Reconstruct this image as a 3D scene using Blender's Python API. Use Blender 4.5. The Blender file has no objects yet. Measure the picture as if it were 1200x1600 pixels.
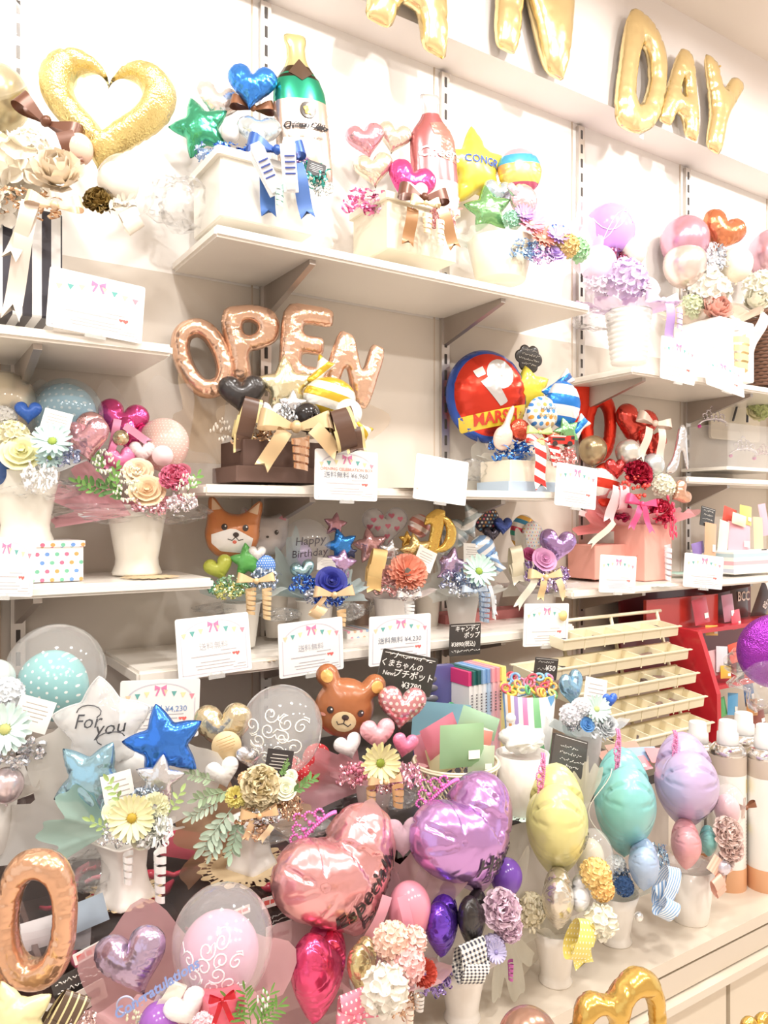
import bpy, bmesh, math, random
import numpy as np
from mathutils import Vector, Matrix
from mathutils.geometry import delaunay_2d_cdt
from mathutils.bvhtree import BVHTree

SC = bpy.context.scene
COL = SC.collection
PI = math.pi
# ------------------------------------------------------------------ camera
FPX, HOR, DIST = 1200.0, 805.0, 1.89          # focal length in pixels, horizon row, distance to the shelf wall
TH = math.atan2(1850.0, FPX)
CF = Vector((math.cos(TH), math.sin(TH), 0)); CR = Vector((math.sin(TH), -math.cos(TH), 0)); CU = Vector((0, 0, 1))
CAM = Vector((0, -DIST, 1.6))
cd = bpy.data.cameras.new('camera'); cam = bpy.data.objects.new('camera', cd); COL.objects.link(cam)
cd.sensor_fit = 'VERTICAL'; cd.sensor_height = 36; cd.sensor_width = 27; cd.lens = 36 * FPX / 1600
cd.shift_y = (HOR - 800) / 1600; cd.clip_start = .02
cam.location = CAM; cam.rotation_euler = (PI / 2, 0, TH - PI / 2)
SC.camera = cam
# ------------------------------------------------------------------ world, exposure
wd = bpy.data.worlds.new('world'); SC.world = wd; wd.use_nodes = True
bg = wd.node_tree.nodes['Background']; bg.inputs[0].default_value = (1.0, .98, .955, 1); bg.inputs[1].default_value = .78
SC.view_settings.view_transform = 'Standard'; SC.view_settings.look = 'None'; SC.view_settings.gamma = 1
SC.view_settings.exposure = .58; SC.view_settings.use_curve_mapping = False
SC.cycles.use_denoising = True
SC.cycles.max_bounces = 10; SC.cycles.transparent_max_bounces = 24; SC.cycles.caustics_reflective = False; SC.cycles.caustics_refractive = False
SC.cycles.sample_clamp_indirect = 4
# ------------------------------------------------------------------ ceiling lamps (fittings are built further down at these places)
LAMPS = [(x, y) for y in (-1.25, -2.9) for x in (-1.0, .15, 1.3, 2.45, 3.6)]
for i, (x, y) in enumerate(LAMPS):
    l = bpy.data.lights.new('ceiling_lamp_light', 'AREA'); l.shape = 'DISK'; l.size = .2; l.energy = 15 if y > -2 else 14; l.color = (1, .975, .945)
    o = bpy.data.objects.new('ceiling_lamp_light', l); COL.objects.link(o); o.location = (x, y, 3.36)
SPOTS = [(x, -1.55) for x in (-.35, .35, 1.05, 1.75, 2.45, 3.15)]
for x, y in SPOTS:                                 # unseen spots added to brighten the top shelf and the wall behind
    l = bpy.data.lights.new('added_spot_light', 'SPOT'); l.energy = 40; l.spot_size = math.radians(52); l.spot_blend = .8; l.shadow_soft_size = .04; l.color = (1, .98, .955)
    o = bpy.data.objects.new('added_spot_light', l); COL.objects.link(o); o.location = (x, y, 3.22)
    o.rotation_euler = (Vector((x + .1, 0, 2.7)) - o.location).to_track_quat('-Z', 'Y').to_euler()

# ================================================================== helpers
def rgb(h):
    if not isinstance(h, str): return tuple(h)
    v = [int(h[i:i + 2], 16) / 255 for i in (0, 2, 4)]
    return tuple(c / 12.92 if c <= .04045 else ((c + .055) / 1.055) ** 2.4 for c in v)
_MC = {}
def _new(key):
    m = bpy.data.materials.new('_'.join(str(k) for k in key)[:50]); m.use_nodes = True
    return m, m.node_tree.nodes, m.node_tree.links, m.node_tree.nodes['Principled BSDF']
def _bump(n, l, p, scale, strength, dist=.01, detail=2):
    tc = n.new('ShaderNodeTexCoord'); t = n.new('ShaderNodeTexNoise'); t.inputs['Scale'].default_value = scale; t.inputs['Detail'].default_value = detail
    b = n.new('ShaderNodeBump'); b.inputs['Strength'].default_value = strength; b.inputs['Distance'].default_value = dist
    l.new(tc.outputs['Object'], t.inputs['Vector']); l.new(t.outputs['Fac'], b.inputs['Height']); l.new(b.outputs[0], p.inputs['Normal'])
def _var(n, l, p, c, scale, amt):
    tc = n.new('ShaderNodeTexCoord'); t = n.new('ShaderNodeTexNoise'); t.inputs['Scale'].default_value = scale
    mx = n.new('ShaderNodeMix'); mx.data_type = 'RGBA'
    mx.inputs[6].default_value = tuple(min(1, v * (1 + amt)) for v in c) + (1,); mx.inputs[7].default_value = tuple(v * (1 - amt) for v in c) + (1,)
    l.new(tc.outputs['Object'], t.inputs['Vector']); l.new(t.outputs['Fac'], mx.inputs[0]); l.new(mx.outputs[2], p.inputs['Base Color'])
def M(kind, h='ffffff', *a):
    key = (kind, h) + a
    if key in _MC: return _MC[key]
    m, n, l, p = _new(key); c = rgb(h); I = p.inputs
    wf = 0 if max(c) < .5 else {'satin': .12, 'latex': .12, 'petal': .14, 'ribbon': .1, 'pearl': .12}.get(kind, 0); c = tuple(v * (1 - wf) + wf * (.75 if min(c) > .12 else 0) for v in c)
    I['Base Color'].default_value = c + (1,)
    if kind == 'foil':
        kk = .26 if min(c) > .1 else .08; I['Base Color'].default_value = tuple(v * (1 - kk) + kk * (v * .4 + .6) for v in c) + (1,); I['Metallic'].default_value = .8; I['Roughness'].default_value = a[0] if a else .22; _bump(n, l, p, 5, .1, .05)
    elif kind == 'satin':
        I['Metallic'].default_value = .08; I['Roughness'].default_value = .3; I['Coat Weight'].default_value = .25; I['Coat Roughness'].default_value = .2; _bump(n, l, p, 4, .06, .05)
    elif kind == 'latex':
        I['Roughness'].default_value = .18; I['Specular IOR Level'].default_value = .5; _var(n, l, p, c, 1.5, .05)
    elif kind == 'pearl':
        I['Metallic'].default_value = .65; I['Roughness'].default_value = .24
    elif kind == 'glitter':
        I['Metallic'].default_value = .9; I['Roughness'].default_value = .3; _bump(n, l, p, 60, .35, .01, 1)
    elif kind == 'paper':
        I['Roughness'].default_value = .7; _var(n, l, p, c, 3, .04)
    elif kind == 'wall':
        I['Roughness'].default_value = .8; _var(n, l, p, c, .8, .03); 
    elif kind == 'gloss':
        I['Roughness'].default_value = .28; I['Coat Weight'].default_value = .3; _var(n, l, p, c, 4, .03)
    elif kind == 'fabric':
        I['Roughness'].default_value = .6; I['Sheen Weight'].default_value = .3; _var(n, l, p, c, 5, .06)
    elif kind == 'ribbon':
        I['Roughness'].default_value = .35; I['Metallic'].default_value = .2; _var(n, l, p, c, 4, .05)
    elif kind == 'petal':
        I['Roughness'].default_value = .6; _var(n, l, p, c, 6, .12); I['Subsurface Weight'].default_value = .0
    elif kind == 'metal':
        I['Metallic'].default_value = 1; I['Roughness'].default_value = a[0] if a else .3
    elif kind == 'emit':
        I['Emission Color'].default_value = c + (1,); I['Emission Strength'].default_value = a[0]
    elif kind in ('film', 'frost', 'cello'):
        # film: clear balloon skin / acrylic; cello: crinkled cellophane; frost: translucent wrapping sheet
        out = n['Material Output']; tr = n.new('ShaderNodeBsdfTransparent'); mx = n.new('ShaderNodeMixShader')
        if kind == 'frost':
            op = a[0] if a else .6
            df = n.new('ShaderNodeBsdfDiffuse'); df.inputs[0].default_value = c + (1,); tl = n.new('ShaderNodeBsdfTranslucent'); tl.inputs[0].default_value = c + (1,)
            m2 = n.new('ShaderNodeMixShader'); m2.inputs[0].default_value = .45; l.new(df.outputs[0], m2.inputs[1]); l.new(tl.outputs[0], m2.inputs[2])
            mx.inputs[0].default_value = op; l.new(tr.outputs[0], mx.inputs[1]); l.new(m2.outputs[0], mx.inputs[2])
        else:
            tr.inputs[0].default_value = tuple(.55 + .45 * v for v in c) + (1,) if kind == 'film' else (1, 1, 1, 1)
            fr = n.new('ShaderNodeFresnel'); ge = n.new('ShaderNodeNewGeometry'); mr = n.new('ShaderNodeMapRange'); io = a[1] if len(a) > 1 else 1.45; mr.inputs[3].default_value = io; mr.inputs[4].default_value = 1 / io; l.new(ge.outputs['Backfacing'], mr.inputs[0]); l.new(mr.outputs[0], fr.inputs[0]); g = n.new('ShaderNodeBsdfGlossy'); g.inputs[0].default_value = (1, 1, 1, 1); g.inputs[1].default_value = .07 if kind == 'film' else .16
            df = n.new('ShaderNodeBsdfDiffuse'); df.inputs[0].default_value = c + (1,)
            m2 = n.new('ShaderNodeMixShader'); m2.inputs[0].default_value = a[0] if a else (.1 if kind == 'film' else .07); l.new(tr.outputs[0], m2.inputs[1]); l.new(df.outputs[0], m2.inputs[2])
            l.new(fr.outputs[0], mx.inputs[0]); l.new(m2.outputs[0], mx.inputs[1]); l.new(g.outputs[0], mx.inputs[2])
            if kind == 'cello':
                _bump(n, l, p, 5, .6, .06, 0); b = [x for x in n if x.type == 'BUMP'][0]; l.new(b.outputs[0], g.inputs['Normal']); l.new(b.outputs[0], fr.inputs['Normal'])
        l.new(mx.outputs[0], out.inputs[0])
    _MC[key] = m
    return m
def MS(cols, axis=1, scale=1.0, off=0.0, kind='foil', ang=0.0):
    """printed stripes: constant colour bands along a local direction, repeating"""
    key = ('stripes', tuple(cols), axis, scale, off, kind, ang)
    if key in _MC: return _MC[key]
    m, n, l, p = _new(key)
    p.inputs['Roughness'].default_value = .28; p.inputs['Metallic'].default_value = .5 if kind == 'foil' else 0
    tc = n.new('ShaderNodeTexCoord'); mp = n.new('ShaderNodeMapping'); sp = n.new('ShaderNodeSeparateXYZ')
    mp.inputs['Rotation'].default_value = (0, 0, ang) if axis != 2 else (ang, 0, 0); l.new(tc.outputs['Object'], mp.inputs[0]); l.new(mp.outputs[0], sp.inputs[0])
    ma = n.new('ShaderNodeMath'); ma.operation = 'MULTIPLY_ADD'; ma.inputs[1].default_value = scale; ma.inputs[2].default_value = off + 50; l.new(sp.outputs[axis], ma.inputs[0])
    fr = n.new('ShaderNodeMath'); fr.operation = 'FRACT'; l.new(ma.outputs[0], fr.inputs[0])
    cr = n.new('ShaderNodeValToRGB'); cr.color_ramp.interpolation = 'CONSTANT'; e = cr.color_ramp.elements
    while len(e) < len(cols): e.new(.5)
    for i, c in enumerate(cols): e[i].position = i / len(cols)
    for i, c in enumerate(cols): e[i].color = rgb(c) + (1,)
    l.new(fr.outputs[0], cr.inputs[0]); l.new(cr.outputs[0], p.inputs['Base Color'])
    _MC[key] = m; return m
def MD(base, dot, scale=8.0, rad=.25, kind='foil', plane='XY', dot2=None, asp=1.0):
    """printed dots on a staggered grid in a local plane"""
    key = ('dots', base, dot, scale, rad, kind, plane, dot2, asp)
    if key in _MC: return _MC[key]
    m, n, l, p = _new(key)
    p.inputs['Roughness'].default_value = {'foil': .25, 'latex': .15}.get(kind, .45); p.inputs['Metallic'].default_value = .7 if kind == 'foil' else 0
    tc = n.new('ShaderNodeTexCoord'); sp = n.new('ShaderNodeSeparateXYZ'); l.new(tc.outputs['Object'], sp.inputs[0])
    def mt(op, a, b=None, c=None):
        q = n.new('ShaderNodeMath'); q.operation = op
        for k, v in enumerate((a, b, c)):
            if v is None: continue
            if isinstance(v, (int, float)): q.inputs[k].default_value = v
            else: l.new(v, q.inputs[k])
        return q.outputs[0]
    ys = mt('MULTIPLY_ADD', sp.outputs['XYZ'.index(plane[1])], scale * asp, 40.25); row = mt('FLOOR', ys)
    xs = mt('MULTIPLY_ADD', sp.outputs['XYZ'.index(plane[0])], scale, 40.25); xs = mt('MULTIPLY_ADD', mt('MODULO', row, 2.0), .5, xs)
    du = mt('SUBTRACT', mt('FRACT', xs), .5); dv = mt('SUBTRACT', mt('FRACT', ys), .5)
    lt = mt('LESS_THAN', mt('ADD', mt('MULTIPLY', du, du), mt('MULTIPLY', dv, dv)), rad * rad * 1.4)
    mx = n.new('ShaderNodeMix'); mx.data_type = 'RGBA'; mx.inputs[6].default_value = rgb(base) + (1,); mx.inputs[7].default_value = rgb(dot) + (1,)
    if dot2:
        cols = (dot,) + tuple(dot2); cr = n.new('ShaderNodeValToRGB'); cr.color_ramp.interpolation = 'CONSTANT'; e = cr.color_ramp.elements
        while len(e) < len(cols): e.new(.5)
        for i in range(len(cols)): e[i].position = i / len(cols)
        for i, c in enumerate(cols): e[i].color = rgb(c) + (1,)
        wn = mt('FRACT', mt('MULTIPLY', mt('ADD', mt('MULTIPLY', mt('FLOOR', xs), .37), mt('MULTIPLY', row, .61)), 1.0)); l.new(wn, cr.inputs[0]); l.new(cr.outputs[0], mx.inputs[7])
    l.new(lt, mx.inputs[0]); l.new(mx.outputs[2], p.inputs['Base Color'])
    _MC[key] = m; return m
def MZ(stops, mode='y', lo=-1.4, hi=1.4, metal=.75, rough=.25):
    """printed zones: constant colours over a local coordinate (y) or over the distance from the centre (r)"""
    key = ('zones', tuple(stops), mode, lo, hi)
    if key in _MC: return _MC[key]
    m, n, l, p = _new(key); p.inputs['Metallic'].default_value = metal; p.inputs['Roughness'].default_value = rough
    tc = n.new('ShaderNodeTexCoord'); sp = n.new('ShaderNodeSeparateXYZ'); l.new(tc.outputs['Object'], sp.inputs[0]); src = sp.outputs[1]
    if mode == 'r':
        cx = n.new('ShaderNodeCombineXYZ'); l.new(sp.outputs[0], cx.inputs[0]); l.new(sp.outputs[1], cx.inputs[1]); ln = n.new('ShaderNodeVectorMath'); ln.operation = 'LENGTH'; l.new(cx.outputs[0], ln.inputs[0]); src = ln.outputs['Value']
    mr = n.new('ShaderNodeMapRange'); mr.inputs[1].default_value = lo; mr.inputs[2].default_value = hi; l.new(src, mr.inputs[0])
    cr = n.new('ShaderNodeValToRGB'); cr.color_ramp.interpolation = 'CONSTANT'; e = cr.color_ramp.elements
    while len(e) < len(stops): e.new(.5)
    for i, (v, c) in enumerate(stops): e[i].position = max(0, min(1, (v - lo) / (hi - lo)))
    for i, (v, c) in enumerate(stops): e[i].color = rgb(c) + (1,)
    l.new(mr.outputs[0], cr.inputs[0]); l.new(cr.outputs[0], p.inputs['Base Color'])
    _MC[key] = m; return m

# ------------------------------------------------------------------ mesh collectors
class MB:
    def __init__(s): s.v = []; s.f = []; s.m = []
    def add(s, v, f, mi=0, T=None):
        o = len(s.v)
        s.v += [tuple(T @ Vector(p)) if T is not None else tuple(p) for p in v]; s.f += [tuple(i + o for i in q) for q in f]; s.m += [mi] * len(f); return s
    def box(s, c, d, mi=0, T=None):
        x, y, z = c; a, b, e = d[0] / 2, d[1] / 2, d[2] / 2
        v = [(x + i * a, y + j * b, z + k * e) for k in (-1, 1) for j in (-1, 1) for i in (-1, 1)]
        return s.add(v, [(0, 2, 3, 1), (4, 5, 7, 6), (0, 1, 5, 4), (2, 6, 7, 3), (0, 4, 6, 2), (1, 3, 7, 5)], mi, T)
    def grid(s, fn, nu, nv, mi=0, T=None, wrap=False):
        v = [fn(i / (nu if wrap else nu - 1), j / (nv - 1)) for j in range(nv) for i in range(nu)]; f = []
        for j in range(nv - 1):
            for i in range(nu if wrap else nu - 1):
                i2 = (i + 1) % nu; f.append((j * nu + i, j * nu + i2, (j + 1) * nu + i2, (j + 1) * nu + i))
        return s.add(v, f, mi, T)
    def tube(s, pts, r, n=6, mi=0):
        pts = [Vector(p) for p in pts]; rr = r if isinstance(r, (list, tuple)) else [r] * len(pts)
        v = []; f = []; ref = Vector((.13, .31, .94))
        for i, p in enumerate(pts):
            t = (pts[min(i + 1, len(pts) - 1)] - pts[max(i - 1, 0)]).normalized(); a = t.cross(ref)
            if a.length < .05: a = t.cross(Vector((1, 0, 0)))
            a.normalize(); b = t.cross(a)
            v += [p + (a * math.cos(2 * PI * k / n) + b * math.sin(2 * PI * k / n)) * rr[i] for k in range(n)]
        for i in range(len(pts) - 1):
            for k in range(n): f.append((i * n + k, i * n + (k + 1) % n, (i + 1) * n + (k + 1) % n, (i + 1) * n + k))
        f.append(tuple(range(n))[::-1]); f.append(tuple((len(pts) - 1) * n + k for k in range(n)))
        return s.add(v, f, mi)
    def ball(s, c, r, mi=0, n=6):
        rr = r if isinstance(r, (list, tuple)) else (r, r, r); v = [(c[0], c[1], c[2] - rr[2])]; f = []; k = n // 2
        for j in range(1, k):
            p = -PI / 2 + PI * j / k
            v += [(c[0] + rr[0] * math.cos(p) * math.cos(2 * PI * i / n), c[1] + rr[1] * math.cos(p) * math.sin(2 * PI * i / n), c[2] + rr[2] * math.sin(p)) for i in range(n)]
        v.append((c[0], c[1], c[2] + rr[2])); e = len(v) - 1
        for i in range(n):
            f.append((0, 1 + (i + 1) % n, 1 + i)); f.append((e, e - n + i, e - n + (i + 1) % n))
            for j in range(k - 2): f.append((1 + j * n + i, 1 + j * n + (i + 1) % n, 1 + (j + 1) * n + (i + 1) % n, 1 + (j + 1) * n + i))
        return s.add(v, f, mi)
    def mesh(s, name='shape', smooth=True):
        me = bpy.data.meshes.new(name); me.from_pydata(s.v, [], s.f)
        if any(s.m): me.polygons.foreach_set('material_index', s.m)
        if smooth: me.polygons.foreach_set('use_smooth', [True] * len(s.f))
        me.update(); return me
def obj(name, me, mat, parent=None, mtx=None, kind=None):
    """mesh object; a material goes on the object slot so alike pieces can share mesh data"""
    mats = mat if isinstance(mat, (list, tuple)) else [mat]
    while len(me.materials) < len(mats): me.materials.append(None)
    o = bpy.data.objects.new(name, me); COL.objects.link(o)
    for i, m in enumerate(mats): o.material_slots[i].link = 'OBJECT'; o.material_slots[i].material = m
    if parent is not None: o.parent = parent
    if mtx is not None: o.matrix_basis = mtx
    if kind: o['kind'] = kind
    return o
def tag(o, label, cat=None, group=None, kind=None):
    o['label'] = label
    if cat: o['category'] = cat
    if group: o['group'] = group
    if kind: o['kind'] = kind
    return o
def empty(name, loc, label, cat, group=None):
    o = bpy.data.objects.new(name, None); COL.objects.link(o); o.location = loc; o.empty_display_size = .02
    return tag(o, label, cat, group)
def flat_edges(o, ang=35):
    me = o.data; me.polygons.foreach_set('use_smooth', [False] * len(me.polygons)); return o
def W(px, py, d): return CAM + CF * d + CR * ((px - 600) / FPX * d) + CU * ((HOR - py) / FPX * d)
def onZ(px, py, z): return FPX * (1.6 - z) / (py - HOR)
def onY(px, Y):
    u = (px - 600) / FPX; k = DIST + Y
    X = (u * k * CF.y + k * CF.x) / (CF.y - u * CF.x); return X * CF.x + k * CF.y
def rot(yaw=0, pitch=0, roll=0):
    """orientation of a thing that faces the shopper: x right, y up, z out of its face; yaw turns the face to the right"""
    B = Matrix((CR, CU, -CF)).transposed()
    return (B @ Matrix.Rotation(math.radians(yaw), 3, 'Y') @ Matrix.Rotation(math.radians(-pitch), 3, 'X') @ Matrix.Rotation(math.radians(roll), 3, 'Z')).to_4x4()
_CO = {}
def max_y(me, mt):
    if me.name not in _CO:
        c = np.empty(len(me.vertices) * 3, np.float32); me.vertices.foreach_get('co', c); _CO[me.name] = c.reshape(-1, 3)
    r = mt[1]; return float((_CO[me.name] @ np.array((r[0], r[1], r[2]))).max() + r[3])
class Arr:
    """one gift arrangement (a thing): an Empty at its base; parts are placed relative to it"""
    def __init__(s, name, label, cat, px, py, z=None, Y=None, d=None, group=None):
        s.d = onZ(px, py, z) if z is not None else (onY(px, Y) if Y is not None else d)
        s.o = empty(name, W(px, py, s.d), label, cat, group); s.P = s.o.location.copy(); s.px, s.py = px, py
    def k(s, dd=0): return (s.d + dd) / FPX
    def put(s, name, me, mat, px, py, w, dd=0, yaw=25, pitch=0, roll=0, h=None, t=None, kind=None, label=None):
        d = s.d + dd; R_ = rot(yaw, pitch, roll)
        for _ in range(3):
            sx = w * d / FPX; sy = (h or w) * d / FPX; sz = (t or min(w, h or w)) * d / FPX
            mt = Matrix.Translation(W(px, py, d) - s.P) @ R_ @ Matrix.Diagonal((sx, sy, sz, 1)); over = max_y(me, mt) + s.P.y + .018
            if over <= 0: break
            d -= over / CF.y + .002                      # keep clear of the wall
        o = obj(name, me, mat, s.o, mt, kind)
        if label: o['label'] = label
        return o
    def up(s, name, me, mat, px, py, w, dd=0, h=None, rz=0, kind=None, dep=None, tilt=0, label=None):
        d = s.d + dd
        for _ in range(3):
            sx = w * d / FPX; sz = (h or w) * d / FPX; sy = (dep or w) * d / FPX
            mt = Matrix.Translation(W(px, py, d) - s.P) @ Matrix.Rotation(math.radians(rz), 4, 'Z') @ Matrix.Rotation(math.radians(tilt), 4, 'Y') @ Matrix.Diagonal((sx, sy, sz, 1)); over = max_y(me, mt) + s.P.y + .018
            if over <= 0: break
            d -= over / CF.y + .002
        o = obj(name, me, mat, s.o, mt, kind)
        if label: o['label'] = label
        return o
# ================================================================== inflated foil shapes
def chaikin(p, it=2, r=.25):
    for _ in range(it):
        q = []
        for i in range(len(p)):
            a, b = p[i], p[(i + 1) % len(p)]
            q += [(a[0] * (1 - r) + b[0] * r, a[1] * (1 - r) + b[1] * r), (a[0] * r + b[0] * (1 - r), a[1] * r + b[1] * (1 - r))]
        p = q
    return p
def resample(p, step):
    P = np.array(p + [p[0]]); L = np.r_[0, np.cumsum(np.hypot(*np.diff(P, axis=0).T))]
    n = max(8, int(L[-1] / step)); t = np.linspace(0, L[-1], n, endpoint=False)
    return np.c_[np.interp(t, L, P[:, 0]), np.interp(t, L, P[:, 1])]
def inside(q, rings):
    c = np.zeros(len(q), bool)
    for R in rings:
        a = R; b = np.roll(R, -1, 0)
        for (x1, y1), (x2, y2) in zip(a, b):
            k = ((y1 > q[:, 1]) != (y2 > q[:, 1])); xx = (x2 - x1) * (q[:, 1] - y1) / ((y2 - y1) or 1e-9) + x1
            c ^= k & (q[:, 0] < xx)
    return c
def inflate(rings, thick=.2, step=.04, pleat=.3, seed=1, freq=22, pw=.09, sharp=1.0):
    """pillow surface over an outline (holes allowed): the height solves a Poisson equation, as in a taut foil balloon, with seam pleats"""
    rn = np.random.RandomState(seed)
    R = [resample(r, step * .8) for r in rings]; B = np.concatenate(R); nb = len(B)
    lo, hi = B.min(0), B.max(0); gx = np.arange(lo[0], hi[0], step); gy = np.arange(lo[1], hi[1], step * .866)
    G = np.array([(x + (step / 2 if j % 2 else 0), y) for j, y in enumerate(gy) for x in gx]) + 1e-4
    G = G[inside(G, R)]
    dm = np.hypot(G[:, None, 0] - B[None, :, 0], G[:, None, 1] - B[None, :, 1]); G = G[dm.min(1) > step * .55]
    ed = []; o = 0
    for r in R: ed += [(o + i, o + (i + 1) % len(r)) for i in range(len(r))]; o += len(r)
    pts = np.concatenate([B, G])
    v, _, f, _, _, _ = delaunay_2d_cdt([Vector(p) for p in pts], ed, [], 0, 1e-7)
    V = np.array([tuple(p) for p in v]); F = np.array([t for t in f if len(t) == 3])
    F = F[inside(V[F].mean(1), R)]
    n = len(V); d = np.hypot(V[:, None, 0] - B[None, :, 0], V[:, None, 1] - B[None, :, 1]); ni = d.argmin(1); dist = d.min(1)
    A = np.zeros((n, n)); rhs = np.zeros(n)
    for k in range(3):
        i, j, m = F[:, k], F[:, (k + 1) % 3], F[:, (k + 2) % 3]
        e1 = V[i] - V[m]; e2 = V[j] - V[m]; cr = np.abs(e1[:, 0] * e2[:, 1] - e1[:, 1] * e2[:, 0]) + 1e-12
        w = np.clip((e1 * e2).sum(1) / cr / 2, .01, 20)
        np.add.at(A, (i, j), -w); np.add.at(A, (j, i), -w); np.add.at(A, (i, i), w); np.add.at(A, (j, j), w)
        np.add.at(rhs, i, cr / 6); 
    bd = dist < 1e-6
    A[bd] = 0; A[bd, bd] = 1; rhs[bd] = 0
    u = np.clip(np.linalg.solve(A, rhs), 0, None); z = np.sqrt(u / u.max()) * thick
    s = np.zeros(nb); o = 0
    for r in R: s[o:o + len(r)] = np.cumsum(np.r_[0, np.hypot(*np.diff(r, axis=0).T)]) + o; o += len(r)
    ph = rn.uniform(0, 6.28, 4); sv = s[ni]
    wv = np.sin(sv * freq * 2 + ph[0]) * .6 + np.sin(sv * freq * 3.3 + ph[1]) * .4; am = .6 + .4 * np.sin(sv * 5 + ph[2])
    z = z * (1 - pleat * am * np.clip(wv * 1.15, 0, 1) ** sharp * np.exp(-dist / pw))
    mb = MB(); mp = np.arange(n); back = []; kk = n
    for i in range(n):
        if not bd[i]: mp[i] = kk; kk += 1; back.append((V[i, 0], V[i, 1], -z[i]))
    sg = np.array([(V[t[1]] - V[t[0]])[0] * (V[t[2]] - V[t[0]])[1] - (V[t[1]] - V[t[0]])[1] * (V[t[2]] - V[t[0]])[0] for t in F])
    F[sg < 0] = F[sg < 0][:, ::-1]
    mb.v = [(V[i, 0], V[i, 1], z[i]) for i in range(n)] + back
    mb.f = [tuple(int(i) for i in t) for t in F] + [tuple(int(mp[i]) for i in t[::-1]) for t in F]; mb.m = [0] * len(mb.f)
    me = mb.mesh('balloon'); return me
def norm(rings):
    a = np.concatenate([np.array(r) for r in rings]); lo, hi = a.min(0), a.max(0); c = (lo + hi) / 2; w = hi[0] - lo[0]
    return [[((x - c[0]) / w, (y - c[1]) / w) for x, y in r] for r in rings]
def polar(fn, n=160): return [(fn(t) * math.cos(t), fn(t) * math.sin(t)) for t in (2 * PI * i / n for i in range(n))]
def heart_pts(n=140, k=1.0):
    p = []
    for i in range(n):
        t = 2 * PI * i / n; p.append((16 * math.sin(t) ** 3 * k, (13 * math.cos(t) - 5 * math.cos(2 * t) - 2 * math.cos(3 * t) - math.cos(4 * t)) * k))
    return p[::-1]
def star_pts(inner=.26, pw=1.7, n=5):
    def r(t):
        q = ((t - PI / 2) * n / (2 * PI)) % 1; k = abs(q - .5) * 2; return inner + (.52 - inner) * k ** pw
    return polar(r, 200)
def circles(cs):
    def r(t):
        b = .01; ux, uy = math.cos(t), math.sin(t)
        for cx, cy, R in cs:
            k = ux * cx + uy * cy; q = k * k - cx * cx - cy * cy + R * R
            if q > 0: b = max(b, k + math.sqrt(q))
        return b
    return polar(r, 220)
def ell(a, b, cx=0, cy=0, n=90, p=2.0):
    o = []
    for i in range(n):
        t = 2 * PI * i / n; c, s = math.cos(t), math.sin(t)
        o.append((cx + a * math.copysign(abs(c) ** (2 / p), c), cy + b * math.copysign(abs(s) ** (2 / p), s)))
    return o
C2 = lambda p, it=2, r=.2: chaikin(p, it, r)
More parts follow.
